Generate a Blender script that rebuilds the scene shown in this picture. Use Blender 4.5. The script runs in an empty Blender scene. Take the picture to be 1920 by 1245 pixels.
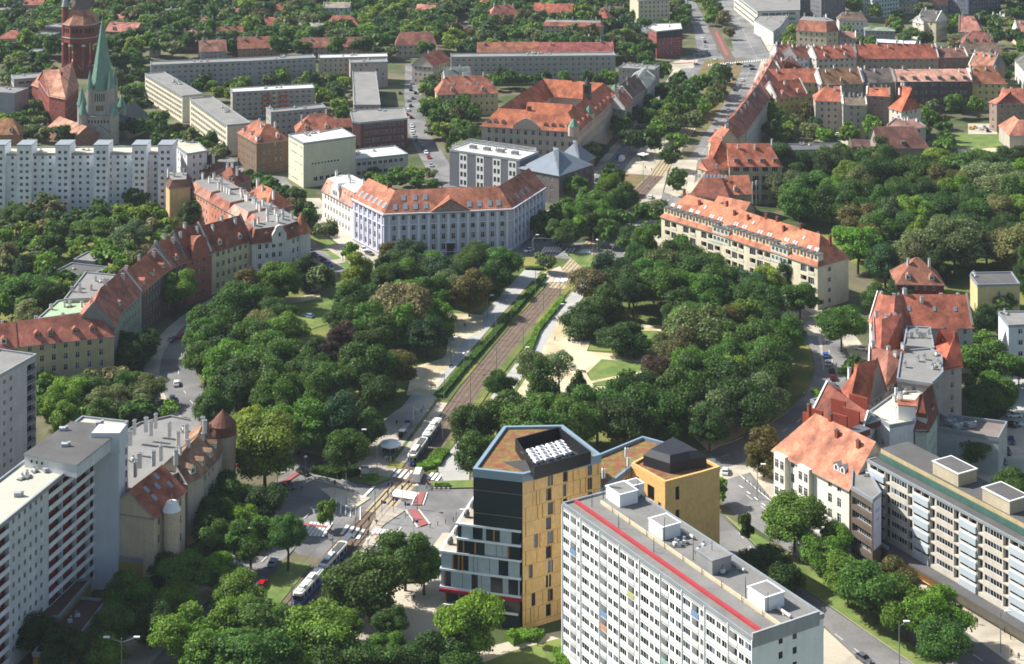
import bpy, math, random, colorsys
import numpy as np
from mathutils import Vector, Matrix
R = math.radians
S = bpy.context.scene
# ------------------------------------------------------------------ camera, sky, sun, exposure
CAM_H, FPX, YH = 200.0, 3200.0, -475.0
cd = bpy.data.cameras.new('camera'); cam = bpy.data.objects.new('camera', cd); S.collection.objects.link(cam); S.camera = cam
cam.location = (0, 0, CAM_H); cam.rotation_euler = (R(90), 0, 0)
cd.sensor_width = 36; cd.lens = 36 * FPX / 1920; cd.shift_y = (YH - 622.5) / 1920
cd.clip_start = 1; cd.clip_end = 9000
W = bpy.data.worlds.new("World"); S.world = W; W.use_nodes = True
SUN_EL, SUN_DIR = 43.0, (0.955, -0.297)          # direction the light travels in plan
nt = W.node_tree; sky = nt.nodes.new('ShaderNodeTexSky'); sky.sky_type = 'NISHITA'; sky.sun_disc = False
sky.sun_elevation = R(SUN_EL); sky.sun_rotation = math.atan2(-SUN_DIR[0], -SUN_DIR[1]); sky.air_density = 1.3; sky.dust_density = 1.5
nt.links.new(sky.outputs[0], nt.nodes['Background'].inputs[0]); nt.nodes['Background'].inputs[1].default_value = 0.085
sl = bpy.data.lights.new('sun', 'SUN'); sun = bpy.data.objects.new('sun', sl); S.collection.objects.link(sun)
sl.energy = 5.0; sl.angle = R(0.5); sl.color = (1.0, 0.965, 0.91)
sun.rotation_euler = Vector((SUN_DIR[0] * math.cos(R(SUN_EL)), SUN_DIR[1] * math.cos(R(SUN_EL)), -math.sin(R(SUN_EL)))).to_track_quat('-Z', 'Y').to_euler()
S.view_settings.view_transform = 'Standard'; S.view_settings.look = 'None'; S.view_settings.gamma = 1; S.view_settings.exposure = 0.8
S.cycles.max_bounces = 6; S.cycles.diffuse_bounces = 3; S.cycles.glossy_bounces = 2; S.cycles.transmission_bounces = 2
S.cycles.volume_bounces = 0; S.cycles.transparent_max_bounces = 4; S.cycles.filter_width = 1.7
S.cycles.volume_step_rate = 10; S.cycles.caustics_reflective = False; S.cycles.caustics_refractive = False
col = S.collection
rng = random.Random(7)
# ------------------------------------------------------------------ helpers: pixel of the survey picture -> point in the place
def g(px, py, h=0.0):
    k = (CAM_H - h) / (py - YH)
    return Vector(((px - 960) * k, FPX * k))
def G(pts, h=0.0): return [g(p[0], p[1], h) for p in pts]
def proj(p, z=0.0): return (960 + FPX * p[0] / p[1], YH + FPX * (CAM_H - z) / p[1])
# ------------------------------------------------------------------ materials
def lin(c):
    f = lambda v: v / 12.92 if v <= 0.04045 else ((v + 0.055) / 1.055) ** 2.4
    return tuple(f(x / 255) for x in c)
MATS = {}
def mat(name, rgb=None, rough=0.85, var=0.16, scale=0.35, fine=3.0, kind='plain', metal=0.0, spec=0.3, rgb2=None):
    if name in MATS: return MATS[name]
    m = bpy.data.materials.new(name); m.use_nodes = True; MATS[name] = m
    n = m.node_tree.nodes; l = m.node_tree.links; b = n['Principled BSDF']
    b.inputs['Roughness'].default_value = rough; b.inputs['Metallic'].default_value = metal
    b.inputs['Specular IOR Level'].default_value = spec
    c = lin(rgb) if rgb else (0.5, 0.5, 0.5)
    geo = n.new('ShaderNodeNewGeometry'); oi = n.new('ShaderNodeObjectInfo')
    def noise(sc, det=4, vec=None, dist=0.0):
        t = n.new('ShaderNodeTexNoise'); t.inputs['Scale'].default_value = sc; t.inputs['Detail'].default_value = det
        t.inputs['Distortion'].default_value = dist
        l.new(vec if vec else geo.outputs['Position'], t.inputs['Vector']); return t.outputs['Fac']
    def ramp(src, lo, hi, a=0.3, z=0.7):
        r = n.new('ShaderNodeMapRange'); l.new(src, r.inputs[0]); r.inputs[1].default_value = a; r.inputs[2].default_value = z
        r.inputs[3].default_value = lo; r.inputs[4].default_value = hi; return r.outputs[0]
    def mul(a, bb):
        k = n.new('ShaderNodeMath'); k.operation = 'MULTIPLY'
        for i, s in enumerate((a, bb)):
            if hasattr(s, 'links'): l.new(s, k.inputs[i])
            else: k.inputs[i].default_value = s
        return k.outputs[0]
    def mix(f, a, bb):
        k = n.new('ShaderNodeMix'); k.data_type = 'RGBA'
        if hasattr(f, 'links'): l.new(f, k.inputs[0])
        else: k.inputs[0].default_value = f
        for i, s in ((6, a), (7, bb)):
            if hasattr(s, 'links'): l.new(s, k.inputs[i])
            else: k.inputs[i].default_value = (*s, 1)
        return k.outputs[2]
    def scalec(colr, f):
        k = n.new('ShaderNodeVectorMath'); k.operation = 'SCALE'
        if hasattr(colr, 'links'): l.new(colr, k.inputs[0])
        else: k.inputs[0].default_value = colr
        l.new(f, k.inputs['Scale']); return k.outputs[0]
    if kind == 'object':                      # paint: the object's own colour
        l.new(oi.outputs['Color'], b.inputs['Base Color']); return m
    if kind == 'leaf':
        f = ramp(geo.outputs['Random Per Island'], 0.45, 1.6, 0, 1)
        f2 = ramp(noise(0.3, 2), 0.7, 1.3)
        c0 = mix(ramp(noise(0.5, 2), 0, 0.3), oi.outputs['Color'], (0.10, 0.13, 0.02))
        cc = scalec(c0, mul(f, f2)); l.new(cc, b.inputs['Base Color'])
        tr = n.new('ShaderNodeBsdfTranslucent'); l.new(scalec(cc, ramp(f, 1.7, 1.7)), tr.inputs[0])
        ms = n.new('ShaderNodeMixShader'); ms.inputs[0].default_value = 0.36
        l.new(b.outputs[0], ms.inputs[1]); l.new(tr.outputs[0], ms.inputs[2]); l.new(ms.outputs[0], n['Material Output'].inputs[0])
        return m
    if kind == 'glass':
        k = n.new('ShaderNodeMath'); k.operation = 'ADD'; l.new(geo.outputs['Random Per Island'], k.inputs[0]); l.new(oi.outputs['Random'], k.inputs[1])
        fr = n.new('ShaderNodeMath'); fr.operation = 'FRACT'; l.new(k.outputs[0], fr.inputs[0])
        r = n.new('ShaderNodeValToRGB'); l.new(fr.outputs[0], r.inputs[0]); r.color_ramp.interpolation = 'CONSTANT'
        e = r.color_ramp.elements; e[0].color = (*[x * 0.55 for x in c], 1); e[1].position = 0.45; e[1].color = (*[x * 1.2 for x in c], 1)
        for p, q in ((0.66, 2.0), (0.82, 5.0), (0.93, 10.0)):
            a = e.new(p); a.color = (*[min(.5, x * q) for x in c], 1)
        l.new(r.outputs[0], b.inputs['Base Color']); b.inputs['Specular IOR Level'].default_value = 0.4
        return m
    v = noise(scale, 5); base = scalec(c, ramp(v, 1 - var, 1 + var))
    if rgb2: base = scalec(mix(ramp(noise(scale * 0.8, 4, dist=0.6), 0, 1, 0.42, 0.6), c, lin(rgb2)), ramp(v, 1 - var, 1 + var))
    base = scalec(base, ramp(noise(fine, 3), 1 - var * 0.6, 1 + var * 0.6))
    if kind == 'wall':                        # rain streaks running down the face
        mp = n.new('ShaderNodeMapping'); l.new(geo.outputs['Position'], mp.inputs[0]); mp.inputs['Scale'].default_value = (1.3, 1.3, 0.07)
        base = scalec(base, ramp(noise(1.0, 3, mp.outputs[0]), 1 - var * 0.9, 1 + var * 0.4))
    if kind == 'tile':
        vo = n.new('ShaderNodeTexVoronoi'); vo.inputs['Scale'].default_value = 1.6; l.new(geo.outputs['Position'], vo.inputs['Vector'])
        sp = n.new('ShaderNodeSeparateColor'); l.new(vo.outputs['Color'], sp.inputs[0])
        base = scalec(base, ramp(sp.outputs[0], 0.86, 1.14, 0, 1))
        w = n.new('ShaderNodeTexWave'); w.bands_direction = 'Z'; w.inputs['Scale'].default_value = 1.1; w.inputs['Distortion'].default_value = 0.6
        l.new(geo.outputs['Position'], w.inputs['Vector']); base = scalec(base, ramp(w.outputs['Fac'], 0.93, 1.05, 0, 1))
    if kind == 'panel':                       # vertical cladding joints
        w = n.new('ShaderNodeTexVoronoi'); w.feature = 'F1'; mp = n.new('ShaderNodeMapping'); l.new(geo.outputs['Position'], mp.inputs[0])
        mp.inputs['Scale'].default_value = (0.75, 0.75, 0.28); l.new(mp.outputs[0], w.inputs['Vector']); w.inputs['Randomness'].default_value = 0.25
        sp = n.new('ShaderNodeSeparateColor'); l.new(w.outputs['Color'], sp.inputs[0]); base = scalec(base, ramp(sp.outputs[1], 0.88, 1.08, 0, 1))
    if kind == 'tile':                      # soot and moss streaks, patched areas
        mp = n.new('ShaderNodeMapping'); l.new(geo.outputs['Position'], mp.inputs[0]); mp.inputs['Scale'].default_value = (.5, .5, .12)
        base = scalec(base, ramp(noise(1.0, 4, mp.outputs[0], .4), 0.78, 1.12, .35, .65))
    l.new(base, b.inputs['Base Color'])
    bp = n.new('ShaderNodeBump'); bp.inputs['Strength'].default_value = 0.25; bp.inputs['Distance'].default_value = 0.06
    l.new(noise(fine * 1.5, 3), bp.inputs['Height']); l.new(bp.outputs[0], b.inputs['Normal'])
    return m
def wallm(rgb, var=0.10): return mat('render_%d_%d_%d' % rgb, rgb, 0.9, var, 0.25, 2.0, 'wall')
def tilem(rgb, var=0.2):
    y = sum(rgb) / 3; rgb = tuple(int(v + (y - v) * .22) for v in rgb); rgb = (rgb[0], min(150, rgb[1] + 10), min(130, rgb[2] + 6))
    return mat('tiles_%d_%d_%d' % rgb, rgb, 0.85, var, 0.22, 2.5, 'tile', rgb2=tuple(int(v * .8) for v in rgb))
M_FRAME = mat('window_frame', (205, 205, 200), 0.6, 0.05)
M_DFRAME = mat('dark_frame', (70, 62, 55), 0.6, 0.1)
M_GLASS = mat('window_glass', (34, 38, 44), 0.2, kind='glass')
M_GRAVEL = mat('bitumen_roof', (126, 124, 120), 0.95, 0.14, 0.15, 1.5)
M_DROOF = mat('dark_bitumen', (88, 87, 86), 0.95, 0.16, 0.15, 1.5)
M_LROOF = mat('pale_roof', (190, 188, 180), 0.9, 0.12, 0.12, 1.5)
M_METAL = mat('grey_metal', (120, 125, 130), 0.45, 0.06, metal=0.6)
M_POLE = mat('painted_pole', (125, 132, 130), 0.5, 0.05)
M_WHITE = mat('white_paint', (225, 225, 222), 0.7, 0.06)
M_ZINC = mat('zinc', (150, 156, 160), 0.5, 0.1, metal=0.3)
M_BRICK = mat('chimney_brick', (128, 62, 44), 0.9, 0.2)
M_PLASTER = mat('chimney_plaster', (206, 204, 198), 0.9, 0.12)
M_DARK = mat('dark_recess', (38, 36, 36), 0.9, 0.1)
M_BLACK = mat('black_metal', (28, 29, 32), 0.5, 0.1)
M_PAINT = mat('car_paint', kind='object', rough=0.25, spec=0.5)
M_CARGLASS = mat('car_glass', (22, 26, 30), 0.08, 0.02, spec=0.6)
M_RUBBER = mat('tyre_rubber', (22, 22, 22), 0.9, 0.1)
M_BARK = mat('bark', (78, 66, 52), 0.95, 0.25, 2.0)
M_LEAF = mat('foliage', kind='leaf', rough=0.55, spec=0.2)
# ------------------------------------------------------------------ mesh building
class MB:
    def __init__(s): s.v = []; s.f = []; s.m = []
    def poly(s, pts, mi=0):
        i = len(s.v); s.v += [tuple(p) for p in pts]; s.f.append(tuple(range(i, i + len(pts)))); s.m.append(mi)
    def prism(s, pts, z0, z1, mi=0, top=None, bottom=False):      # pts counter-clockwise
        n = len(pts); i = len(s.v)
        s.v += [(p[0], p[1], z0) for p in pts] + [(p[0], p[1], z1) for p in pts]
        for k in range(n): s.f.append((i + k, i + (k + 1) % n, i + n + (k + 1) % n, i + n + k)); s.m.append(mi)
        s.f.append(tuple(i + n + k for k in range(n))); s.m.append(mi if top is None else top)
        if bottom: s.f.append(tuple(i + k for k in reversed(range(n)))); s.m.append(mi)
    def box(s, c, d, rot=0.0, mi=0):                              # c = centre of the base
        ca, sa = math.cos(rot), math.sin(rot); hx, hy = d[0] / 2, d[1] / 2
        pts = [(c[0] + x * ca - y * sa, c[1] + x * sa + y * ca) for x, y in ((-hx, -hy), (hx, -hy), (hx, hy), (-hx, hy))]
        s.prism(pts, c[2], c[2] + d[2], mi, bottom=True)
    def cyl(s, p0, p1, r0, r1=None, n=8, mi=0, cap=True):
        r1 = r0 if r1 is None else r1; p0 = Vector(p0); p1 = Vector(p1); a = (p1 - p0).normalized()
        u = a.orthogonal().normalized(); w = a.cross(u); i = len(s.v)
        for p, r in ((p0, r0), (p1, r1)):
            for k in range(n): s.v.append(tuple(p + (u * math.cos(2 * math.pi * k / n) + w * math.sin(2 * math.pi * k / n)) * r))
        for k in range(n): s.f.append((i + k, i + (k + 1) % n, i + n + (k + 1) % n, i + n + k)); s.m.append(mi)
        if cap:
            s.f.append(tuple(i + n + k for k in range(n))); s.m.append(mi); s.f.append(tuple(i + k for k in reversed(range(n)))); s.m.append(mi)
    def pyramid(s, pts, z0, apex, mi=0):
        n = len(pts)
        for k in range(n): s.poly([(*pts[k][:2], z0), (*pts[(k + 1) % n][:2], z0), apex], mi)
    def mesh(s, name, mats):
        me = bpy.data.meshes.new(name); me.from_pydata(s.v, [], s.f)
        for m in (mats if isinstance(mats, (list, tuple)) else [mats]): me.materials.append(m)
        me.polygons.foreach_set('material_index', s.m); me.update(); return me
    def build(s, name, mats, parent=None, smooth=False, own=False):
        if parent is not None and not own:
            w = wloc(parent); s.v = [(a - w[0], b - w[1], c - w[2]) for a, b, c in s.v]
        me = s.mesh(name, mats)
        if smooth: me.shade_smooth()
        return put(name, me, parent)
def wloc(o):
    w = Vector((0, 0, 0))
    while o is not None: w += o.location; o = o.parent
    return w
def put(name, data, parent=None, loc=None, rz=None):
    o = bpy.data.objects.new(name, data); col.objects.link(o)
    if parent is not None: o.parent = parent
    if loc is not None: o.location = loc
    if rz is not None: o.rotation_euler = (0, 0, rz)
    return o
def tag(o, label=None, cat=None, group=None, kind=None):
    if label: o['label'] = label
    if cat: o['category'] = cat
    if group: o['group'] = group
    if kind: o['kind'] = kind
    return o
def thing(name, label, cat, loc, group=None, rz=0): return tag(put(name, None, None, loc, rz), label, cat, group)
def area(p): return 0.5 * sum(p[i][0] * p[(i + 1) % len(p)][1] - p[(i + 1) % len(p)][0] * p[i][1] for i in range(len(p)))
def ccw(p): return list(p) if area(p) > 0 else list(reversed(p))
def offset_poly(p, d):                                            # positive = inwards for a ccw polygon
    n = len(p); out = []
    for i in range(n):
        a, b, c = Vector(p[i - 1][:2]), Vector(p[i][:2]), Vector(p[(i + 1) % n][:2])
        e1 = (b - a).normalized(); e2 = (c - b).normalized(); n1 = Vector((-e1.y, e1.x)); n2 = Vector((-e2.y, e2.x))
        m = n1 + n2; k = m.dot(n1); m = m / k if abs(k) > 0.2 else n1
        out.append(b + m * d)
    return out
def offset_line(F, d):                                            # to the left of the line
    out = []
    for i, p in enumerate(F):
        ns = []
        if i > 0: e = (F[i] - F[i - 1]).normalized(); ns.append(Vector((-e.y, e.x)))
        if i < len(F) - 1: e = (F[i + 1] - F[i]).normalized(); ns.append(Vector((-e.y, e.x)))
        m = sum(ns, Vector((0, 0))); m = m / m.dot(ns[0]); out.append(p + m * d)
    return out
def inside(p, poly):
    c = False; n = len(poly); x, y = p[0], p[1]
    for i in range(n):
        x1, y1 = poly[i][0], poly[i][1]; x2, y2 = poly[i - 1][0], poly[i - 1][1]
        if (y1 > y) != (y2 > y) and x < (x2 - x1) * (y - y1) / (y2 - y1) + x1: c = not c
    return c
FOOT = []        # building footprints, for keeping trees out of them
CLEAR = []       # roads and open ground, likewise
LAND = []        # (phrase, point): what labels of small things refer to
def landmark(phrase, p): LAND.append((phrase, Vector((p[0], p[1]))))
# ------------------------------------------------------------------ windows
WM = {}
def window_mesh(kind, w, h, near):
    key = (kind, round(w, 2), round(h, 2), near)
    if key in WM: return WM[key]
    fm = MB(); t = 0.07; d = 0.06
    def bar(x0, x1, z0, z1): fm.box(((x0 + x1) / 2, -d / 2, z0), (x1 - x0, d, z1 - z0))
    bar(-w / 2, w / 2, 0, t); bar(-w / 2, w / 2, h - t, h); bar(-w / 2, -w / 2 + t, t, h - t); bar(w / 2 - t, w / 2, t, h - t)
    if kind == 'c':
        bar(-t / 2, t / 2, t, h - t); bar(-w / 2 + t, -t / 2, h * .66, h * .66 + t * .8); bar(t / 2, w / 2 - t, h * .66, h * .66 + t * .8)
    elif kind == 's':
        k = max(2, round(w / 0.85))
        for i in range(1, k): bar(-w / 2 + w * i / k - t * .6, -w / 2 + w * i / k + t * .6, t, h - t)
    elif kind == 'h': bar(-t / 2, t / 2, t, h - t)
    pm = MB(); k = max(1, round(w / 0.85)) if kind == 's' else 2 if kind in 'ch' else 1
    for i in range(k):
        a, b = -w / 2 + w * i / k, -w / 2 + w * (i + 1) / k
        pm.poly([(a, -0.004, 0), (b, -0.004, 0), (b, -0.004, h), (a, -0.004, h)], 0)
    fr = M_DFRAME if kind == 'd' else M_FRAME
    if near: WM[key] = (fm.mesh('window_frame', fr), pm.mesh('pane', M_GLASS))
    else:
        for v, f in ((pm.v, pm.f),):
            i0 = len(fm.v); fm.v += v
            for q in f: fm.f.append(tuple(x + i0 for x in q)); fm.m.append(1)
        WM[key] = (fm.mesh('window', [fr, M_GLASS]), None)
    return WM[key]
def place_windows(root, wins, near, cap=100, name='window'):
    """wins: (x, y, z, angle, kind, w, h); the nearest become objects, the rest one part."""
    wins.sort(key=lambda q: q[0] ** 2 + q[1] ** 2)
    L = wloc(root)
    for q in wins[:cap]:
        a, b = window_mesh(q[4], q[5], q[6], near)
        o = put(name, a, root, (q[0] - L.x, q[1] - L.y, q[2] - L.z), q[3])
        if b: put('pane', b, o)
    rest = wins[cap:]
    if rest:
        mb = MB()
        for q in rest:
            a, _ = window_mesh(q[4], q[5], q[6], False); ca, sa = math.cos(q[3]), math.sin(q[3]); i0 = len(mb.v)
            mb.v += [(q[0] + v.co.x * ca - v.co.y * sa, q[1] + v.co.x * sa + v.co.y * ca, q[2] + v.co.z) for v in a.vertices]
            for p in a.polygons: mb.f.append(tuple(i0 + k for k in p.vertices)); mb.m.append(p.material_index)
        tag(mb.build('windows', [M_FRAME, M_GLASS], root), kind='stuff')
def wall_face(mb, p0, p1, z0, z1, ops, mi=0):
    """a wall from p0 to p1 with real openings; ops: (x0, x1, z0, z1, depth)"""
    e = (p1 - p0); L = e.length; e = e / L; inn = Vector((-e.y, e.x))
    xs = sorted({0.0, L, *[o[0] for o in ops], *[o[1] for o in ops]}); zs = sorted({z0, z1, *[o[2] for o in ops], *[o[3] for o in ops]})
    P = lambda x, z, d=0.0: (*(p0 + e * x + inn * d), z)
    cells = set()
    xi = {x: i for i, x in enumerate(xs)}; zi = {z: i for i, z in enumerate(zs)}
    for o in ops:
        for i in range(xi[o[0]], xi[o[1]]):
            for j in range(zi[o[2]], zi[o[3]]): cells.add((i, j))
        d = o[4]; a, b, c, t = o[:4]
        mb.poly([P(a, c), P(b, c), P(b, c, d), P(a, c, d)], mi); mb.poly([P(a, t, d), P(b, t, d), P(b, t), P(a, t)], mi)
        mb.poly([P(a, c), P(a, c, d), P(a, t, d), P(a, t)], mi); mb.poly([P(b, c, d), P(b, c), P(b, t), P(b, t, d)], mi)
    for j in range(len(zs) - 1):
        i = 0
        while i < len(xs) - 1:
            if (i, j) in cells: i += 1; continue
            k = i
            while k < len(xs) - 1 and (k, j) not in cells: k += 1
            mb.poly([P(xs[i], zs[j]), P(xs[k], zs[j]), P(xs[k], zs[j + 1]), P(xs[i], zs[j + 1])], mi); i = k
def grid_openings(L, h, fl, sp=3.0, w=1.15, wh=1.6, base=0.6, kind='c', inset=0.16, skip=0.0, end=0.9, pair=False):
    n = int((L - 2 * end) / sp)
    if n < 1 or fl < 1: return []
    fh = (h - base) / fl; m = (L - n * sp) / 2; ops = []
    for f in range(fl):
        z = base + f * fh + fh * 0.3
        for i in range(n):
            if rng.random() < skip: continue
            x = m + (i + 0.5) * sp
            if pair:
                for s in (-1, 1): ops.append((x + s * (w * .58 + .08) - w / 2, x + s * (w * .58 + .08) + w / 2, z, z + min(wh, fh * .62), inset, kind))
            else: ops.append((x - w / 2, x + w / 2, z, z + min(wh, fh * .62), inset, kind))
    return ops
def walls(root, poly, h, wm, edges, near, zb=-0.3, cap=100, visible_only=True, name='wall', extra=None):
    """edges: function(i, L) -> openings with kind; returns nothing, makes wall and windows"""
    mb = MB(); wins = []; n = len(poly)
    for i in range(n):
        a, b = Vector(poly[i][:2]), Vector(poly[(i + 1) % n][:2]); e = b - a; L = e.length
        if L < 0.05: continue
        mid = (a + b) / 2; nor = Vector((e.y, -e.x)); vis = nor.dot(-mid) > 0
        ops = (edges(i, L) or []) if (vis or not visible_only) else []
        ops = [o for o in ops if o[0] > 0.05 and o[1] < L - 0.05 and o[3] < h - 0.05 and o[2] > zb]
        wall_face(mb, a, b, zb, h, ops)
        ang = math.atan2(e.y, e.x); ee = e / L; inn = Vector((-ee.y, ee.x))
        for o in ops:
            if o[5] in 'lx': continue
            p = a + ee * (o[0] + o[1]) / 2 + inn * o[4]; wins.append((p.x, p.y, o[2], ang, o[5], o[1] - o[0], o[3] - o[2]))
    if extra: extra(mb)
    w = mb.build(name, wm, root); place_windows(root, wins, near, cap); return w
# ------------------------------------------------------------------ roofs
CH = {}
def chimney_mesh(kind):
    if kind in CH: return CH[kind]
    mb = MB(); mb.box((0, 0, -1.6), (1.0 if kind != 'wide' else 2.6, 0.7, 3.6), 0, 0); mb.box((0, 0, 2.0), (1.2 if kind != 'wide' else 2.8, 0.9, 0.18), 0, 1)
    for x in ((-.25, .25) if kind != 'wide' else (-.9, -.3, .3, .9)): mb.cyl((x, 0, 2.18), (x, 0, 2.5), 0.13, n=6, mi=1)
    m = {'white': [M_PLASTER, M_ZINC], 'brick': [M_BRICK, M_DROOF], 'wide': [M_BRICK, M_DROOF]}[kind]
    CH[kind] = mb.mesh('chimney', m); return CH[kind]
def dormer_mesh(tm, wm, kind='gable'):
    key = ('d', tm.name, wm.name, kind)
    if key in CH: return CH[key]
    mb = MB(); w, d, h = 1.7, 2.6, 1.55
    mb.box((0, d / 2, -1.2), (w, d, h + 1.2), 0, 0)
    if kind == 'gable':
        a = w / 2 + .18
        for s in (-1, 1):
            q = [(s * a, -.2, h - .05), (s * a, d, h - .05), (0, d, h + .75), (0, -.2, h + .75)]; mb.poly(q if s > 0 else q[::-1], 1)
        mb.poly([(-w / 2, 0, h), (w / 2, 0, h), (0, 0, h + .68)], 0)
    else: mb.box((0, d / 2 - .1, h), (w + .4, d + .4, .14), 0, 1)
    CH[key] = mb.mesh('dormer', [wm, tm]); return CH[key]
def building(name, label, cat, F, h, depth, wall, roof='gable', rise=5.0, tile=(176, 84, 60), fl=4, near=False, hip=(0, 0), ch=0, chk='white',
             dorm=0, dkind='gable', sky=0, win=None, ends=None, group=None, lm=None, px=True, B=None, ov=0.45, cap=100, nowin=(), par=0.55,
             edges=None, roofm=None, cornice=True, plinth=None, topm=None):
    if px: F = G(F, h)
    else: F = [Vector(p) for p in F]
    if B is None: B = offset_line(F, depth)
    elif px: B = G(B, h)
    poly = F + B[::-1]
    if area(poly) < 0: print('WARNING orientation', name, label)
    FOOT.append(poly); c = sum(poly, Vector((0, 0))) / len(poly)
    root = thing(name, label, cat, (c.x, c.y, 0), group)
    if lm: landmark(lm, c)
    wm = wallm(wall) if isinstance(wall, tuple) else wall
    tm = roofm or tilem(tile)
    w0 = dict(fl=fl); w0.update(win or {}); nF = len(F) - 1
    def ed(i, L):
        if edges:
            r = edges(i, L)
            if r is not None: return r
        if i in nowin: return []
        o = dict(w0)
        if ends is not None and i >= nF:
            if ends is False: return []
            o.update(ends)
        return grid_openings(L, h, **o)
    def extra(mb):
        if roof == 'gable' or roof == 'half':
            for k, (f, b) in enumerate(((F[0], B[0]), (F[-1], B[-1]))):
                if hip[k] == 0:
                    m = (f + b) / 2; q = [(*b, h), (*f, h), (*m, h + rise)]
                    mb.poly(q if k == 0 else [(*f, h), (*b, h), (*m, h + rise)], 0)
    walls(root, poly, h, wm, ed, near, cap=cap, extra=extra)
    rf = MB(); width = depth if depth else (F[0] - B[0]).length
    if roof in ('gable', 'half'):
        eo = offset_poly(poly, -ov); n = len(F); Fo = eo[:n]; Bo = eo[n:][::-1]; ze = h - ov * rise / (width / 2)
        Rg = [(F[i] + B[i]) / 2 for i in range(n)]
        for k, j in ((0, 1), (n - 1, n - 2)):
            hp = hip[0 if k == 0 else 1]; dr = (Rg[j] - Rg[k]).normalized()
            Rg[k] = Rg[k] + dr * (hp * width / 2 if hp else -ov)
        zr = h + rise; T = 0.22
        for i in range(n - 1):
            rf.poly([(*Fo[i], ze), (*Fo[i + 1], ze), (*Rg[i + 1], zr), (*Rg[i], zr)]); rf.poly([(*Bo[i + 1], ze), (*Bo[i], ze), (*Rg[i], zr), (*Rg[i + 1], zr)])
            rf.poly([(*Fo[i], ze - T), (*Fo[i + 1], ze - T), (*Fo[i + 1], ze), (*Fo[i], ze)], 1); rf.poly([(*Bo[i + 1], ze - T), (*Bo[i], ze - T), (*Bo[i], ze), (*Bo[i + 1], ze)], 1)
            rf.poly([(*Fo[i + 1], ze - T), (*Fo[i], ze - T), (*Bo[i], ze - T), (*Bo[i + 1], ze - T)], 1)
        for (f, b, r, hp, fl_) in ((Fo[0], Bo[0], Rg[0], hip[0], 0), (Fo[-1], Bo[-1], Rg[-1], hip[1], 1)):
            if fl_ == 0: f, b = b, f
            if hp: rf.poly([(*f, ze), (*b, ze), (*r, zr)]); rf.poly([(*f, ze - T), (*b, ze - T), (*b, ze), (*f, ze)], 1)
            else: rf.poly([(*f, ze - T), (*r, zr - T), (*r, zr), (*f, ze)], 1); rf.poly([(*r, zr - T), (*b, ze - T), (*b, ze), (*r, zr)], 1)
        ro = rf.build('roof', [tm, M_ZINC], root)
        slope = lambda t, v: h + rise * (1 - abs(2 * v - 1))
        if name == 'tenement' and h > 9:
            for k, q in ((0, 1), (n - 1, n - 2)):
                if hip[0 if k == 0 else 1]: continue
                d = (F[q] - F[k]).normalized() * .45; f, b, m = F[k] - d * .6, B[k] - d * .6, (F[k] + B[k]) / 2 - d * .6; fw = MB(); A_ = [(f, h - .6), (b, h - .6), (b, h + .5), (m, h + rise + .55), (f, h + .5)]
                P1 = [(*p, z) for p, z in A_]; P2 = [(*(p + d * 1.4), z) for p, z in A_]; fw.poly(P1); fw.poly(P2[::-1])
                for i in range(5): j = (i + 1) % 5; fw.poly([P1[j], P1[i], P2[i], P2[j]])
                fw.build('party_wall', M_PLASTER if rng.random() < .6 else M_GRAVEL, root)
    elif roof == 'mansard':
        top = offset_poly(poly, 1.7); eo = offset_poly(poly, -ov); n = len(poly); zt = h + rise * 0.8
        for i in range(n):
            j = (i + 1) % n; rf.poly([(*eo[i], h - .1), (*eo[j], h - .1), (*top[j], zt), (*top[i], zt)]); rf.poly([(*eo[i], h - .35), (*eo[j], h - .35), (*eo[j], h - .1), (*eo[i], h - .1)], 1)
        m = [(top[i] + top[-1 - i]) / 2 for i in range(n // 2)]; zc = zt + rise * .12
        for i in range(n // 2 - 1):
            rf.poly([(*top[i], zt), (*top[i + 1], zt), (*m[i + 1], zc), (*m[i], zc)], 2); rf.poly([(*top[-2 - i], zt), (*top[-1 - i], zt), (*m[i], zc), (*m[i + 1], zc)], 2)
        rf.poly([(*top[-1], zt), (*top[0], zt), (*m[0], zc)], 2); rf.poly([(*top[n // 2 - 1], zt), (*top[n // 2], zt), (*m[-1], zc)], 2)
        ro = rf.build('roof', [tm, M_ZINC, topm or M_GRAVEL], root)
        slope = lambda t, v: zt + 0.1 if 1.8 / width < v < 1 - 1.8 / width else h + rise * .5
    else:
        o = offset_poly(poly, -0.12); inn = offset_poly(poly, 0.3); n = len(poly); z1 = h + par; zr = h + 0.08
        for i in range(n):
            j = (i + 1) % n
            rf.poly([(*o[i], h - .4), (*o[j], h - .4), (*o[j], z1), (*o[i], z1)], 1); rf.poly([(*o[i], z1), (*o[j], z1), (*inn[j], z1), (*inn[i], z1)], 1)
            rf.poly([(*inn[j], zr), (*inn[i], zr), (*inn[i], z1), (*inn[j], z1)], 1); rf.poly([(*o[j], h - .4), (*o[i], h - .4), (*poly[i], h - .4), (*poly[j], h - .4)], 1)
        rf.poly([(*p, zr) for p in inn]); ro = rf.build('roof', [roofm or M_GRAVEL, topm or M_ZINC], root)
        slope = lambda t, v: zr
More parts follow.
